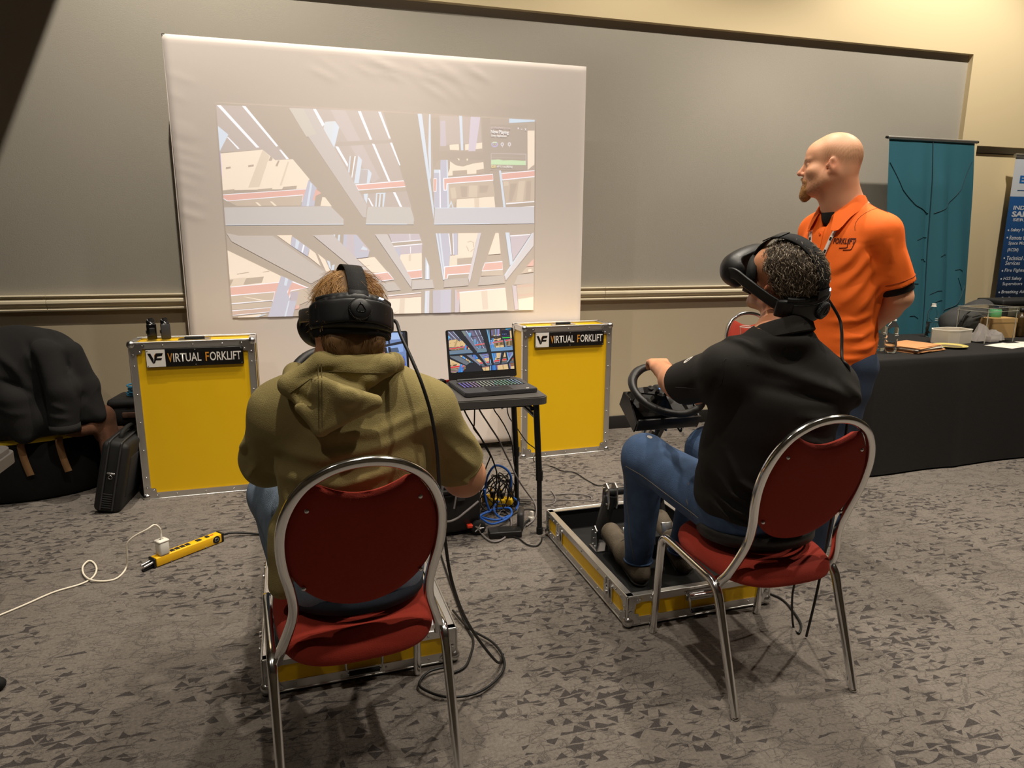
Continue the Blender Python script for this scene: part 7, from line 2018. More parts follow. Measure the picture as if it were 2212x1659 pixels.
# ================================================================== the person in the black shirt
def person_black():
    HS = 1.02
    hc = A((1.428, 1.880, 1.378)); R = frame_from((-0.36, 0.86, 0.34), roll=0.30)
    neck = A((1.405, 1.840, 1.215)); shL = A((1.245, 1.870, 1.100)); shR = A((1.620, 1.855, 1.030)); chest = A((1.43, 1.85, 0.98)); hip = A((1.455, 1.940, 0.60))
    elL = A((1.262, 2.200, 0.985)); wrL = A((1.368, 2.530, 0.978)); elR = A((1.70, 2.10, 0.84)); wrR = A((1.60, 2.39, 0.86))
    hpL, hpR = A((1.365, 1.95, 0.575)), A((1.55, 1.96, 0.575)); knL, knR = A((1.245, 2.405, 0.650)), A((1.575, 2.47, 0.640)); anL, anR = A((1.312, 2.550, 0.140)), A((1.555, 2.60, 0.130))
    S = Sdf(); head(S, hc, R, HS)
    S.cone(hc + R @ (A((0, -0.030, -0.055)) * HS), neck, 0.064 * HS, 0.070 * HS, 0.03)
    S.ell(chest + A((0, 0.03, 0.03)), (0.18, 0.11, 0.18), None, 0.05); S.ell((1.44, 1.90, 0.78), (0.165, 0.13, 0.18), None, 0.06); S.ell(hip + A((0, 0.02, 0)), (0.175, 0.12, 0.10), None, 0.05)
    S.cone(neck - A((0.05, 0, 0.03)), shL, 0.058, 0.064, 0.05); S.cone(neck - A((-0.05, 0, 0.03)), shR, 0.058, 0.064, 0.05)
    limb(S, [shL, elL, lerp(elL, wrL, .3), wrL], [0.060, 0.049, 0.050, 0.033]); limb(S, [shR, elR, lerp(elR, wrR, .3), wrR], [0.060, 0.049, 0.050, 0.033])
    limb(S, [hpL, knL, anL], [0.088, 0.062, 0.044]); limb(S, [hpR, knR, anR], [0.088, 0.062, 0.044])
    S.cone(anL, anL + A((0.03, 0.14, -0.06)), 0.036, 0.030, 0.02); S.cone(anR, anR + A((0.02, 0.14, -0.05)), 0.036, 0.030, 0.02)
    hand(S, wrL, (0.36, 1.0, 0.16), (0.10, 0.2, -0.9), -1, 0.80, 1.075, 0.22); hand(S, wrR, (-0.30, 1, 0.15), (-0.3, 0.15, -0.9), 1, 0.95)
    ears = [hc + R @ (A((x * 0.078, -0.012, -0.01)) * HS) for x in (-1, 1)]
    def ex(v, o):
        o = blend_to(o, 0.6 * sum(gauss(v, e, .035) for e in ears).clip(0, 1), (196, 106, 80))
        o = blend_to(o, 0.45 * gauss(v, neck + A((0, -0.03, 0.03)), .08), (190, 104, 74))
        l = (v - hc) @ R / HS
        st = np.clip((l[:, 1] - 0.0) / 0.05, 0, 1) * np.clip((-0.05 - l[:, 2]) / 0.02, 0, 1) * (np.abs(l).max(1) < 0.16)
        return blend_to(o, 0.45 * st * (0.5 + 0.5 * noise3(v, 900, 8)), (120, 96, 78))
    body = sdf_obj('person', S, 0.006, M_skin, None, tone=skin_tone((214, 150, 112), ex))
    tag(body, 'seated person in a black polo shirt and blue jeans gripping the steering wheel', 'person')
    M_gr = mat('greying_hair', rgb(120, 104, 86), 0.5, var=0.5, vscale=90); M_gr2 = mat('dark_grey_hair', rgb(62, 52, 43), 0.7, var=0.4, vscale=120); M_gr3 = mat('silver_hair', rgb(196, 182, 160), 0.45)
    W = lambda x, y, z: hc + R @ (A((x, y, z)) * HS)
    Hc = Sdf(); Hc.ell(W(0, -0.020, 0.046), A((0.083, 0.106, 0.093)) * HS, R, 0.02); Hc.ell(W(0, -0.054, 0.014), A((0.074, 0.066, 0.078)) * HS, R, 0.03)
    Hc.cone(W(-0.035, -0.072, -0.05), W(0.035, -0.072, -0.05), 0.034 * HS, 0.034 * HS, 0.03)
    Hc.box(W(0, 0.085, -0.07), A((0.2, 0.085, 0.12)) * HS, 0.01, R, 0.02, 's'); Hc.box(W(0, 0.152, 0.03), A((0.2, 0.085, 0.13)) * HS, 0.03, R, 0.02, 's')
    for x in (-1, 1): Hc.box(W(x * 0.09, 0.0, -0.05), A((0.03, 0.05, 0.05)) * HS, 0.01, R, 0.01, 's'); Hc.ell(W(x * 0.072, 0.068, 0.085), A((0.028, 0.03, 0.04)) * HS, R, 0.02, 's')
    hair = sdf_obj('hair', Hc, 0.0055, M_gr2, body, disp=lambda P: 0.003 * noise3(P, 260, 2) + 0.0025 * noise3(P, 420, 4))
    v, n = mesh_arrays(hair); l = (v - hc) @ R
    fl_ = lambda p: R @ A((0.35 * np.sign(((p - hc) @ R)[0]), -0.5, -0.55))
    hair_strands('hair_strands', hair, M_gr, v, n, l[:, 2] > -0.06, fl_, 1900, 0.024, 0.0012, 0.010, 5, 0.006)
    hair_strands('silver_strands', hair, M_gr3, v, n, l[:, 2] > -0.08, fl_, 900, 0.024, 0.0011, 0.011, 9, 0.007)
    v2, n2 = mesh_arrays(body); l2 = (v2 - hc) @ R / HS
    hair_strands('nape_strands', hair, M_gr3, v2, n2, (l2[:, 2] < -0.04) & (l2[:, 2] > -0.13) & (l2[:, 1] < -0.01) & (np.abs(l2[:, 0]) < 0.09) & (l2[:, 1] > -0.12), lambda p: R @ A((0.1, -0.5, -1.0)), 500, 0.018, 0.0006, 0.004, 12)
    M_blk = mat('black_jersey', rgb(38, 36, 34), 0.85, spec=0.25, bump=0.2, bscale=900, sheen=0.5, var=0.06, vscale=20)
    C = Sdf()
    C.ell((1.435, 1.875, 0.985), (0.222, 0.158, 0.200), None, 0.06); C.ell((1.437, 1.915, 0.80), (0.230, 0.168, 0.21), None, 0.08); C.ell((1.45, 1.945, 0.645), (0.222, 0.155, 0.14), None, 0.06)
    C.cone((1.355, 1.845, 1.175), shL + A((0, 0, 0.0)), 0.066, 0.078, 0.06); C.cone((1.465, 1.842, 1.165), shR, 0.068, 0.080, 0.07); C.ell(neck - A((0, 0, 0.012)), (0.100, 0.092, 0.045), None, 0.04)
    for sh, el, wr in ((shL, elL, wrL), (shR, elR, wrR)):
        d = (el - sh) / np.linalg.norm(el - sh)
        C.cone(sh, el, 0.082, 0.080, 0.05, cut=[(el - d * 0.045, d)])
    C.plane((0, 0, 0.535), (0, 0.0, -1))
    C.cone((1.30, 1.99, 0.70), (1.305, 2.03, 0.58), 0.055, 0.045, 0.05)
    y = 1.70
    fo = folds([
        ([(1.22, y, 1.16), (1.36, y, 1.115), (1.52, y, 1.055), (1.64, y, 1.0)], 0.0168, 0.0210), ([(1.24, y, 1.08), (1.40, y, 1.045), (1.56, y, 1.02)], -0.0140, 0.0168), ([(1.55, y, 1.09), (1.64, y, 1.02), (1.69, y + .03, 0.93)], 0.0168, 0.0168),
        ([(1.40, y, 0.98), (1.52, y, 0.955), (1.64, y, 0.95)], 0.0126, 0.0154), ([(1.42, y, 0.90), (1.54, y, 0.87), (1.65, y, 0.88)], 0.0112, 0.0126), ([(1.45, y, 0.84), (1.56, y, 0.815), (1.66, y, 0.83)], 0.0098, 0.0112),
        ([(1.215, 1.80, 0.86), (1.25, 1.76, 0.76), (1.34, 1.73, 0.70), (1.44, 1.72, 0.665)], 0.0210, 0.0098), ([(1.20, 1.82, 0.78), (1.24, 1.79, 0.71), (1.33, 1.75, 0.655)], 0.0196, 0.0091), ([(1.21, 1.84, 0.70), (1.26, 1.80, 0.65), (1.35, 1.76, 0.61)], 0.0182, 0.0091), ([(1.23, 1.90, 0.66), (1.28, 1.84, 0.60), (1.36, 1.79, 0.575)], 0.0168, 0.0084),
        ([(1.18, 1.83, 1.10), (1.165, 1.82, 1.0), (1.18, 1.81, 0.92)], -0.0140, 0.0112), ([(1.20, 1.88, 1.22), (1.26, 1.83, 1.205), (1.31, 1.80, 1.17)], 0.0140, 0.0140), ([(1.24, 2.02, 1.10), (1.20, 2.06, 1.02)], 0.0112, 0.0112), ([(1.22, 1.97, 1.12), (1.18, 2.0, 1.0)], -0.0112, 0.0098)],
        [((0.1, 0.1, 1.0), 46, 0.0018, 1.8), ((0.7, 0.2, 0.7), 34, 0.0018, 1.8)], axis=(0.35, 1, -0.1))
    sh_ = sdf_obj('polo_shirt', C, 0.006, M_blk, body, disp=fo)
    # collar: standing band folded over
    V = []; F = []; n = 40
    for i in range(n):
        a = 2 * PI * i / n
        ca, sa = math.cos(a), math.sin(a)
        for r1, dz, in ((0.078, -0.02), (0.076, 0.030), (0.080, 0.036), (0.087, 0.030), (0.102, -0.012), (0.098, -0.018)):
            V.append((neck[0] + 0.004 + r1 * ca * 1.05, neck[1] + 0.012 + r1 * sa * 1.0, neck[2] + 0.004 + dz - 0.030 * sa + 0.012 * ca))
    for i in range(n):
        for k in range(5):
            j = (i + 1) % n; F.append((i * 6 + k, j * 6 + k, j * 6 + k + 1, i * 6 + k + 1))
    col = raw('collar', V, F, M_blk, sh_, True); es = col.modifiers.new('crisp_fold', 'EDGE_SPLIT'); es.split_angle = math.radians(40)
    bv = surface(sh_)
    sp_ = project(bv, [(1.20, 1.5, 1.19), (1.193, 1.5, 1.15), (1.185, 1.5, 1.10), (1.182, 1.5, 1.05), (1.18, 1.5, 1.0), (1.182, 1.5, 0.95)], (0, 1, 0), 0.0003)
    MB().tube(smooth_path(sp_, 4), 0.0012, 5).build('armhole_seam', M_matte, sh_)
    pt_ = project(bv, [(1.205 + 0.012 * math.cos(a), 2.045 + 0.022 * math.sin(a), 1.2) for a in (2 * PI * i / 16 for i in range(16))], (0, 0, -1), 0.0012)
    raw('sleeve_emblem', pt_, [tuple(range(16))], M_sign_white, sh_)
    M_jean = mat('blue_denim', rgb(68, 92, 128), 0.9, bump=0.8, bscale=500, var=0.45, vscale=20, stretch=(1, 1, 0.6))
    J = Sdf(); J.ell(hip + A((0, 0.015, 0.0)), (0.205, 0.158, 0.122), None, 0.04)
    limb(J, [hpL, knL, anL + A((0, 0, 0.0))], [0.116, 0.086, 0.060], 0.04, cut=[(anL - A((0, 0, 0.02)), (0, 0, -1))]); limb(J, [hpR, knR, anR], [0.116, 0.086, 0.060], 0.04, cut=[(anR - A((0, 0, 0.02)), (0, 0, -1))])
    jf = folds([([knL + A((-0.08, -0.06, -0.05)), knL + A((-0.02, -0.09, -0.07)), knL + A((0.05, -0.06, -0.04))], 0.010, 0.014), ([knL + A((-0.07, -0.05, -0.09)), knL + A((0.02, -0.09, -0.11))], 0.008, 0.014), ([knL + A((-0.08, 0.0, -0.02)), knL + A((-0.04, -0.08, -0.02))], -0.010, 0.012),
                ([hpL + A((-0.12, 0.12, 0.0)), hpL + A((-0.11, 0.25, 0.02)), hpL + A((-0.16, 0.36, 0.03))], 0.008, 0.016), ([hpL + A((-0.10, 0.05, 0.05)), hpL + A((-0.10, 0.17, 0.09))], 0.010, 0.018), ([anL + A((-0.05, -0.04, 0.06)), anL + A((0.04, -0.06, 0.04))], 0.008, 0.013), ([anL + A((-0.06, -0.02, 0.12)), anL + A((0.02, -0.07, 0.10))], 0.006, 0.014), ([anL + A((0.05, -0.04, 0.18)), anL + A((-0.02, -0.07, 0.15))], 0.005, 0.014)],
               [((0.3, 0.4, 1), 50, 0.0022, 2)])
    jn = sdf_obj('jeans', J, 0.0065, M_jean, body, disp=jf)
    M_st = mat('denim_stitching', rgb(120, 112, 104), .8); bvj = surface(jn)
    for an in (anL, anR):
        MB().tube([an + A((0.061 * math.cos(a), 0.061 * math.sin(a), -0.014)) for a in (2 * PI * i / 28 for i in range(28))], 0.0045, 6, closed=True).build('hem', M_jean, jn)
    side = project(bvj, [lerp((1.0, 1.98, 0.56), (1.0, 2.38, 0.625), t) for t in np.linspace(0, 1, 12)] + [lerp((1.0, 2.42, 0.60), (1.0, 2.50, 0.15), t) for t in np.linspace(0, 1, 12)], (1, 0, 0), 0.0002)
    MB().tube(side, 0.0016, 5).build('side_seam', MATS['denim_stitching'], jn)
    pk = project(bvj, [(1.0, 2.06, 0.66), (1.0, 2.04, 0.60), (1.0, 2.02, 0.55)], (1, 0, 0), 0.0003); MB().tube(pk, 0.0022, 5).build('pocket_seam', M_st, jn)
    pp = project(bvj, [(1.245 + 0.010 * math.cos(a), 2.37 + 0.013 * math.sin(a), 1.2) for a in (2 * PI * i / 9 for i in range(9))], (0, 0, -1), 0.001); raw('pale_worn_spot', pp, [tuple(range(9))], mat('worn_denim', rgb(176, 172, 166), .9), jn)
    wb_ = [(1.455 + 0.206 * math.cos(a), 1.955 + 0.166 * math.sin(a), 0.525) for a in (2 * PI * i / 48 for i in range(48))]
    MB().tube(wb_, 1.0, profile=[(0.004 * p, 0.021 * q) for p, q in ((-1, -1), (1, -1), (1, 1), (-1, 1))], closed=True, up=(0, 0, 1)).build('belt', mat('black_belt', rgb(24, 22, 21), .5, bump=.2), jn)
    M_shoe = mat('worn_brown_leather', rgb(92, 82, 68), 0.75, bump=0.4, bscale=160, var=0.25, vscale=25); M_sole = mat('dark_shoe_sole', rgb(46, 42, 38), .8)
    for an, toe in ((anL, A((1.292, 2.800, 0.150))), (anR, A((1.575, 2.855, 0.165)))):
        hl = an + A((-0.005, -0.035, -0.070)); d = toe - hl; 
        Sh = Sdf(); Sh.cone(hl + A((0, 0, .01)), lerp(hl, toe, .45), 0.045, 0.048, 0.02); Sh.cone(lerp(hl, toe, .45), toe, 0.048, 0.046, 0.03); Sh.cone(an + A((0, 0, -0.01)), lerp(hl, toe, .42) + A((0, 0, 0.025)), 0.052, 0.044, 0.03)
        nrm = np.cross(d, np.cross((0, 0, 1), d)); nrm /= np.linalg.norm(nrm)
        Sh.plane(lerp(hl, toe, .5) - nrm * 0.030, -nrm); Sh.cone(an + A((0, -0.01, 0.0)), an + A((0, -0.01, 0.06)), 0.036, 0.040, 0.01, 's')
        so = sdf_obj('shoe', Sh, 0.0055, M_shoe, body, disp=folds([([lerp(hl, toe, .62) + A((-0.05, 0, 0.04)), lerp(hl, toe, .60) + A((0.05, 0, 0.04))], -0.006, 0.008), ([lerp(hl, toe, .55) + A((-0.05, 0, 0.05)), lerp(hl, toe, .53) + A((0.05, 0, 0.05))], -0.005, 0.008)]))
        So = Sdf(); So.cone(hl + A((0, 0, -.0)), toe, 0.049, 0.051, 0.02); So.plane(lerp(hl, toe, .5) - nrm * 0.021, nrm); So.plane(lerp(hl, toe, .5) - nrm * 0.040, -nrm); sdf_obj('sole', So, 0.0055, M_sole, so)
        for q in (0.30, 0.36, 0.42, 0.48):
            c0 = lerp(hl, toe, q + .06) + A((0, 0, 0.062 - 0.05 * (q - .3))); X = np.cross(d, (0, 0, 1)); X /= np.linalg.norm(X)
            MB().tube(smooth_path([c0 - X * 0.028 - A((0, 0, .012)), c0 + A((0, 0, .003)), c0 + X * 0.028 - A((0, 0, .012))], 4), 0.003, 6).build('lace', M_sole, so)
    cab = [(1.63, 1.86, 1.27), (1.635, 1.84, 1.22), (1.625, 1.82, 1.165), (1.615, 1.80, 1.13), (1.63, 1.785, 1.10), (1.66, 1.80, 0.98), (1.69, 1.84, 0.75), (1.72, 1.90, 0.45), (1.74, 1.95, 0.20), (1.76, 2.0, 0.008)]
    headset('black headset on the person in the black shirt, visor tipped up to the left', hc, R, cab, 1.05)
    return body
person_black()

# ================================================================== the standing person in orange
def person_orange():
    HS = 1.03
    F = A((-0.997, -0.08, 0)); Lf = A((0.08, -0.997, 0)); U = A((0, 0, 1.0))
    o = A((2.30, 2.615, 0))
    T = lambda f, l, z: o + F * f + Lf * l + A((0, 0, z))     # forward, towards own left, height
    Rt = np.stack([-Lf, F, U], 1)
    hc = A((2.180, 2.615, 1.826)); R = frame_from((-0.72, 0.69, 0.02), roll=-0.05)
    neck = T(0.045, 0.005, 1.655); shL = T(-0.005, 0.180, 1.540); shR = T(-0.005, -0.185, 1.550)
    elL = T(-0.105, 0.215, 1.270); wrL = T(-0.150, 0.020, 1.090); elR = T(-0.115, -0.215, 1.270); wrR = T(-0.150, -0.135, 1.080)
    S = Sdf(); head(S, hc, R, HS)
    S.cone(hc + R @ (A((0, -0.036, -0.04)) * HS), neck, 0.070 * HS, 0.074 * HS, 0.03); S.cone(hc + R @ (A((0, 0.02, -0.07)) * HS), neck + F * 0.02, 0.052, 0.060, 0.04)
    S.cone(neck, T(0.0, 0, 1.58), 0.068, 0.09, 0.05)
    S.ell(T(0.01, 0, 1.46), (0.175, 0.115, 0.19), Rt, 0.06); S.ell(T(0.015, 0, 1.22), (0.155, 0.105, 0.2), Rt, 0.06); S.ell(T(-0.005, 0, 1.0), (0.165, 0.115, 0.13), Rt, 0.06)
    for sg, sh, el, wr in ((1, shL, elL, wrL), (-1, shR, elR, wrR)):
        S.cone(T(0.01, sg * 0.06, 1.61), sh, 0.055, 0.064, 0.05)
        limb(S, [sh, el, lerp(el, wr, .3), wr], [0.062, 0.050, 0.051, 0.033])
        hp, kn, an = T(0, sg * 0.095, 0.96), T(0.055, sg * 0.095 - 0.03, 0.53), T(0.045, sg * 0.085 - 0.06, 0.10)
        limb(S, [hp, kn, an], [0.092, 0.062, 0.043]); S.cone(an, an + F * 0.15 - U * 0.055, 0.038, 0.03, 0.02)
    hand(S, wrL, -Lf * 0.95 + U * 0.05 + F * 0.06, F * -1 + U * 0.1, 1, 0.4, 1.03); hand(S, wrR, Lf * 0.25 - U * 0.75 - F * 0.05, -F, -1, 0.6, 1.03)
    W = lambda x, y, z: hc + R @ (A((x, y, z)) * HS)
    ears = [W(x * 0.078, -0.012, -0.01) for x in (-1, 1)]
    def ex(v, q):
        l = (v - hc) @ R / HS
        hd_ = np.clip((l[:, 2] + 0.22) / 0.03, 0, 1)
        # cropped hair stubble: sides and back of the scalp
        side = np.clip((0.045 - l[:, 1]) / 0.03, 0, 1) * np.clip((l[:, 2] + 0.015) / 0.03, 0, 1) * np.clip((0.085 - l[:, 2]) / 0.04, 0, 1) * (np.abs(l).max(1) < 0.17)
        q = blend_to(q, (0.62 * side * (0.75 + 0.5 * noise3(v, 700, 3))).clip(0, 1), (146, 114, 80))
        q = blend_to(q, 0.55 * sum(gauss(v, e, .034) for e in ears).clip(0, 1), (214, 126, 96))
        q = blend_to(q, 0.5 * gauss(v, W(0, 0.11, -0.036), .028), (206, 118, 90))
        q = blend_to(q, 0.8 * (np.exp(-((l - A((0, 0.103, -0.0745))) / A((0.024, 0.016, 0.010))) ** 2 @ np.ones(3))), (176, 92, 78))
        beard = np.clip((l[:, 1] - 0.005) / 0.03, 0, 1) * np.clip((-0.040 - l[:, 2]) / 0.02, 0, 1) * np.clip((l[:, 2] + 0.135) / 0.02, 0, 1) * (np.abs(l[:, 0]) < 0.09)
        q = blend_to(q, (0.55 * beard * (0.7 + 0.5 * noise3(v, 500, 6))).clip(0, 1), (146, 100, 62))
        eye = np.exp(-(((np.abs(l[:, 0]) - 0.033) / 0.011) ** 2 + ((l[:, 2] + 0.006) / 0.006) ** 2)) * (l[:, 1] > 0.06)
        q = blend_to(q, (0.9 * eye).clip(0, 1), (62, 50, 44))
        brow = np.exp(-(((np.abs(l[:, 0]) - 0.032) / 0.018) ** 2 + ((l[:, 2] - 0.017) / 0.005) ** 2)) * (l[:, 1] > 0.06)
        return blend_to(q, (0.85 * brow).clip(0, 1), (112, 76, 48))
    body = sdf_obj('person', S, 0.005, M_skin, None, tone=skin_tone((226, 168, 132), ex), relax=1)
    tag(body, 'standing bald bearded person in an orange polo shirt, hands behind the back', 'person')
    # goatee and moustache
    B = Sdf(); B.ell(W(0, 0.086, -0.112), A((0.030, 0.024, 0.026)) * HS, R, 0.02); B.ell(W(0, 0.094, -0.094), A((0.020, 0.012, 0.012)) * HS, R, 0.01); B.ell(W(0, 0.088, -0.130), A((0.021, 0.019, 0.020)) * HS, R, 0.02)
    for x in (-1, 1): B.cone(W(x * 0.004, 0.103, -0.057), W(x * 0.027, 0.088, -0.070), 0.0068 * HS, 0.0065 * HS, 0.008); B.cone(W(x * 0.027, 0.088, -0.070), W(x * 0.024, 0.084, -0.104), 0.0065 * HS, 0.013 * HS, 0.01)
    M_beard = mat('ginger_beard', rgb(164, 118, 66), 0.6, bump=0.6, bscale=300, var=0.3, vscale=150)
    bd2 = sdf_obj('beard', B, 0.0042, M_beard, body, disp=lambda P: 0.0022 * noise3(P, 420, 3) + 0.0015 * noise3(P, 800, 4))
    v, n = mesh_arrays(bd2); hair_strands('beard_strands', bd2, M_beard, v, n, np.ones(len(v), bool), lambda p: R @ A((0, 0.20, -1.0)), 1100, 0.014, 0.0007, 0.003, 3, 0.002)
    # orange polo
    M_or = mat('orange_polo_knit', rgb(255, 112, 24), 0.75, bump=0.25, bscale=700, sheen=0.2, var=0.04, vscale=12)
    C = Sdf()
    C.ell(T(0.015, 0, 1.47), (0.205, 0.145, 0.19), Rt, 0.06); C.ell(T(0.028, 0, 1.26), (0.195, 0.152, 0.22), Rt, 0.08); C.ell(T(0.022, 0, 1.04), (0.196, 0.150, 0.16), Rt, 0.08)
    C.ell(T(0.02, 0, 0.94), (0.192, 0.144, 0.08), Rt, 0.05)
    for sg, sh, el in ((1, shL, elL), (-1, shR, elR)):
        d = (el - sh) / np.linalg.norm(el - sh)
        C.cone(T(0.02, sg * 0.075, 1.610), sh - d * 0.0, 0.054, 0.068, 0.06); C.cone(sh, el, 0.070, 0.080, 0.05, cut=[(el - d * 0.055 + F * 0.0, d)])
    C.ell(neck - A((0, 0, 0.045)), (0.10, 0.088, 0.04), Rt, 0.04)
    C.plane(T(0.0, 0, 0.945), F * -0.06 + A((0, 0, -1)))
    C.cone(neck + F * 0.055 + A((0, 0, 0.05)), T(0.12, 0, 1.545), 0.050, 0.016, 0.015, 's')
    fo = folds([
        ([T(0.10, 0.18, 1.50), T(0.13, 0.12, 1.42), T(0.16, 0.03, 1.36)], 0.010, 0.016), ([T(0.06, 0.20, 1.46), T(0.10, 0.17, 1.38), T(0.15, 0.08, 1.30)], 0.010, 0.016), ([T(0.04, 0.20, 1.40), T(0.08, 0.18, 1.32), T(0.14, 0.10, 1.23)], 0.008, 0.016),
        ([T(0.0, 0.20, 1.36), T(0.04, 0.19, 1.28), T(0.10, 0.15, 1.18)], 0.009, 0.018), ([T(-0.06, 0.19, 1.34), T(-0.03, 0.20, 1.20), T(0.0, 0.19, 1.06)], 0.012, 0.018), ([T(-0.10, 0.16, 1.28), T(-0.08, 0.17, 1.12), T(-0.04, 0.18, 1.0)], 0.012, 0.018),
        ([T(-0.02, 0.19, 1.14), T(0.06, 0.175, 1.10), T(0.13, 0.11, 1.09)], 0.010, 0.015), ([T(-0.06, 0.19, 1.08), T(0.03, 0.19, 1.05), T(0.10, 0.15, 1.04)], 0.009, 0.014), ([T(0.0, 0.19, 1.20), T(0.08, 0.17, 1.17), T(0.15, 0.08, 1.16)], 0.008, 0.014), ([T(0.04, 0.19, 1.01), T(0.10, 0.15, 1.0), T(0.15, 0.07, 1.0)], 0.008, 0.014),
        ([shL + A((-0.03, -0.06, -0.02)), lerp(shL, elL, .5) + A((-0.06, -0.06, 0))], 0.008, 0.016), ([shL + A((0.04, -0.07, -0.06)), lerp(shL, elL, .7) + A((0.0, -0.09, 0))], 0.007, 0.018), ([shL + A((-0.08, -0.02, -0.05)), lerp(shL, elL, .55) + A((-0.09, 0.0, 0))], -0.010, 0.012)],
        [((0.2, 0.1, 1.0), 48, 0.0015, 1.8), ((0.6, 0.6, 0.5), 40, 0.0015, 1.8)], axis=Lf)
    po = sdf_obj('polo_shirt', C, 0.005, M_or, body, disp=fo)
    M_orange_d = mat('dark_seam', rgb(120, 44, 10), .8)
    # black undershirt at neck and sleeve
    Ub = Sdf(); Ub.ell(neck - A((0, 0, 0.03)), (0.086, 0.078, 0.046), Rt, 0.02); Ub.ell(neck + F * 0.035 - A((0, 0, 0.055)), (0.07, 0.055, 0.05), Rt, 0.03)
    sdf_obj('undershirt_neck', Ub, 0.005, M_matte, body)
    for el, sh in ((elL, shL), (elR, shR)):
        d = (el - sh) / np.linalg.norm(el - sh); Ub = Sdf(); Ub.cone(el - d * 0.09, el - d * 0.0, 0.068, 0.066, 0.0, cut=[(el - d * 0.022, d)])
        sdf_obj('undershirt_sleeve', Ub, 0.005, M_matte, body)
    # collar leaves
    V = []; Fc = []; n = 44
    nc = neck + F * 0.010
    for i in range(n):
        a = -2.62 + 5.24 * i / (n - 1)           # 0 = behind the neck
        dirv = -F * math.cos(a) + Lf * math.sin(a)
        fr = max(0, -math.cos(a))                # 1 at the front
        open_ = abs(a) / 2.62
        zt = 0.030 - 0.085 * fr ** 1.2; 
        pt_ext = 0.030 * math.exp(-((open_ - 0.92) / 0.10) ** 2)
        for r1, dz in ((0.084, zt - 0.050), (0.083, zt), (0.087, zt + 0.004), (0.094, zt - 0.010), (0.112 + pt_ext * 0.5, zt - 0.052 - pt_ext), (0.109, zt - 0.053 - pt_ext)):
            V.append(nc + dirv * r1 * (1.0 + 0.05 * abs(math.sin(a))) + A((0, 0, dz + 0.006)))
    for i in range(n - 1):
        for k in range(5): Fc.append((i * 6 + k, (i + 1) * 6 + k, (i + 1) * 6 + k + 1, i * 6 + k + 1))
    col = raw('collar', V, [q[::-1] for q in Fc], M_or, po, True)
    md = col.modifiers.new('thickness', 'SOLIDIFY'); md.thickness = 0.002; es = col.modifiers.new('crisp_fold', 'EDGE_SPLIT'); es.split_angle = math.radians(38)
    bv = surface(po)
    # placket, buttons
    fd = -F
    pl = project(bv, [T(0.4, l, z) for z in np.linspace(1.565, 1.40, 10) for l in (-0.016, 0.016)], fd, 0.0022)
    raw('placket', pl, [(2 * i, 2 * i + 1, 2 * i + 3, 2 * i + 2) for i in range(9)], M_or, po)
    for z in (1.535, 1.47):
        b_ = project(bv, [T(0.4, 0, z)], fd, 0.004)[0]; MB().cyl(b_, b_ + Vector(F) * 0.003, 0.006, seg=12).build('button', M_or, po)
    # seams on the near shoulder and sleeve hem
    sdir = -Lf
    yk = project(bv, [T(0.035 - 0.10 * t, 0.5, 0) + A((0, 0, 1.60 - 0.05 * t)) for t in np.linspace(0, 1, 8)], sdir + A((0, 0, -0.5)), 0.0005)
    yk = project(bv, [lerp(T(0.0, 0.085, 1.9), T(-0.005, 0.20, 1.9), t) for t in np.linspace(0, 1, 10)], (0, 0, -1), 0.0005)
    MB().tube(yk, 0.0013, 5).build('shoulder_seam', M_orange_d, po)
    arm = []
    for t in np.linspace(0, 1, 14):
        a = -0.7 + 2.2 * t; p = shL - Lf * 0.045 + (F * math.sin(a) * 0.11 + U * math.cos(a) * 0.10); arm.append(p + Lf * 0.3)
    arm = project(bv, arm, -Lf, 0.0004); MB().tube(arm, 0.0012, 5).build('armhole_seam', M_orange_d, po)
    d = (elL - shL) / np.linalg.norm(elL - shL); X = np.cross(d, Lf); X /= np.linalg.norm(X); Y = np.cross(d, X)
    MB().tube([elL - d * 0.078 + (X * math.cos(a) + Y * math.sin(a)) * 0.0795 for a in (2 * PI * i / 40 for i in range(40))], 0.0012, 5, closed=True).build('sleeve_stitching', M_orange_d, po)
    # chest emblem lettering on the near side of the chest
    def onshirt(name, body_, f0, l0, z0, w, h, m, bold=0.02, shear=0.0, cd=None):
        me = text_data(body_, bold); co = np.zeros(len(me.vertices) * 3); me.vertices.foreach_get('co', co); co = co.reshape(-1, 3); mn = co.min(0); dd = co.max(0) - mn
        # text runs from the placket towards the near arm
        dirn = (Lf * 0.80 + F * -0.60); dirn = dirn / np.linalg.norm(dirn)
        pts = [T(f0, l0, z0) + dirn * ((q[0] - mn[0]) / dd[0] * w + shear * (q[1] - mn[1])) + A((0, 0, (q[1] - mn[1]) / dd[1] * h)) for q in co]
        castd = -(Lf * 0.60 + F * 0.80)
        pts = project(bv, pts, castd, 0.0016)
        me.vertices.foreach_set('co', np.array([tuple(p) for p in pts]).ravel()); me.materials.clear(); me.update()
        return finish(name, me, m, po)
    M_logo = mat('logo_maroon', rgb(70, 16, 12), .7)
    onshirt('chest_lettering', 'FORKL', 0.140, 0.066, 1.492, 0.056, 0.024, M_logo, 0.03, 0.004)
    onshirt('chest_lettering', 'IFT', 0.103, 0.113, 1.492, 0.028, 0.024, M_logo, 0.03, 0.004)
    dirn = (Lf * 0.80 - F * 0.60)
    def strk(pts): 
        q = project(bv, [T(0.140, 0.066, 1.492) + dirn * x + A((0, 0, z)) for x, z in pts], -(Lf * 0.60 + F * 0.80), 0.0012); MB().tube(q, 0.0016, 5).build('logo_line', M_logo, po)
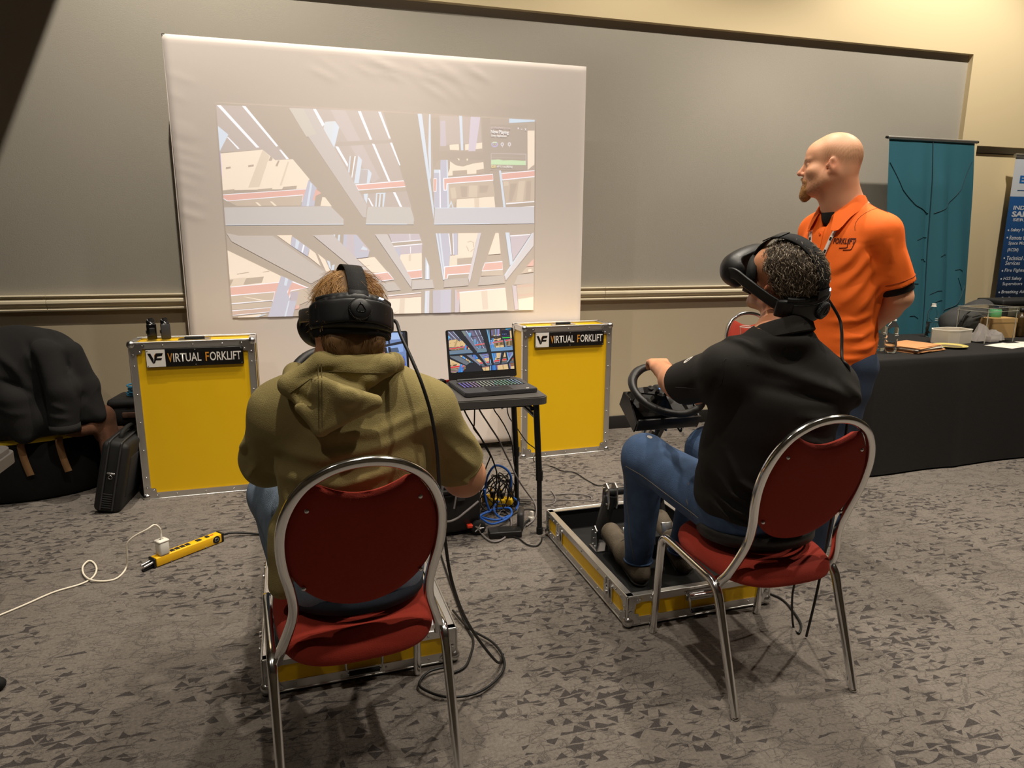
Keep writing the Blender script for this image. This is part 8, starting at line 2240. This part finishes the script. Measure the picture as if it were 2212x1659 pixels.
    strk([(0.060 - 0.0 * k, 0.021 - 0.005 * k) for k in range(8)] + [(0.055 - 0.009 * k, -0.016 - 0.0005 * k) for k in range(4)])
    strk([(0.090 - 0.002 * k, 0.016 - 0.006 * k) for k in range(7)] + [(0.074 - 0.010 * k, -0.024 - 0.0005 * k) for k in range(4)])
    # lanyard
    M_lan = mat('white_lanyard', rgb(226, 216, 208), .7)
    for l0, l1 in ((0.072, 0.020), (-0.072, -0.004)):
        pts = project(bv, [T(0.5, l0 + (l1 - l0) * t, 1.560 - 0.20 * t) for t in np.linspace(0, 1, 16)], fd, 0.003)
        MB().tube(pts, 1.0, profile=[(0.009 * p, 0.0008 * q) for p, q in ((-1, -1), (1, -1), (1, 1), (-1, 1))], up=tuple(F)).build('lanyard', M_lan, po)
        for t in (3, 7, 11):
            MB().tube([pts[t] + Vector(F) * 0.0014, pts[t + 1] + Vector(F) * 0.0014], 1.0, profile=[(0.0055 * p, 0.0004 * q) for p, q in ((-1, -1), (1, -1), (1, 1), (-1, 1))], up=tuple(F)).build('lanyard_print', M_matte, po)
    # jeans and shoes
    M_jean = mat('dark_blue_denim', rgb(44, 58, 80), 0.85, bump=0.5, bscale=700, var=0.25, vscale=12)
    J = Sdf(); J.ell(T(0, 0, 0.985), (0.180, 0.128, 0.10), Rt, 0.04)
    for sg in (1, -1):
        hp, kn, an = T(0, sg * 0.092, 0.95), T(0.055, sg * 0.095 - 0.03, 0.53), T(0.045, sg * 0.085 - 0.06, 0.09)
        limb(J, [hp, kn, an], [0.118, 0.088, 0.074], 0.03, cut=[(T(0, 0, 0.045), (0, 0, -1))])
    sdf_obj('jeans', J, 0.007, M_jean, body, disp=folds([], [((0.2, 0.2, 1), 50, 0.003, 2)]))
    for sg in (1, -1):
        an = T(0.045, sg * 0.085 - 0.06, 0.09)
        Sh = Sdf(); Sh.cone(an - U * 0.045 - F * 0.03, an - U * 0.052 + F * 0.18, 0.044, 0.040, 0.02); Sh.cone(an, an + F * 0.06 - U * 0.03, 0.046, 0.042, 0.03); Sh.plane((0, 0, 0.004), (0, 0, -1))
        so = sdf_obj('shoe', Sh, 0.007, M_black, body)
        So = Sdf(); So.cone(an - U * 0.066 - F * 0.03, an - U * 0.07 + F * 0.18, 0.047, 0.043, 0.02); So.plane((0, 0, 0.026), (0, 0, 1)); So.plane((0, 0, 0.0015), (0, 0, -1)); sdf_obj('sole', So, 0.006, M_sign_white, so)
    return body
person_orange()
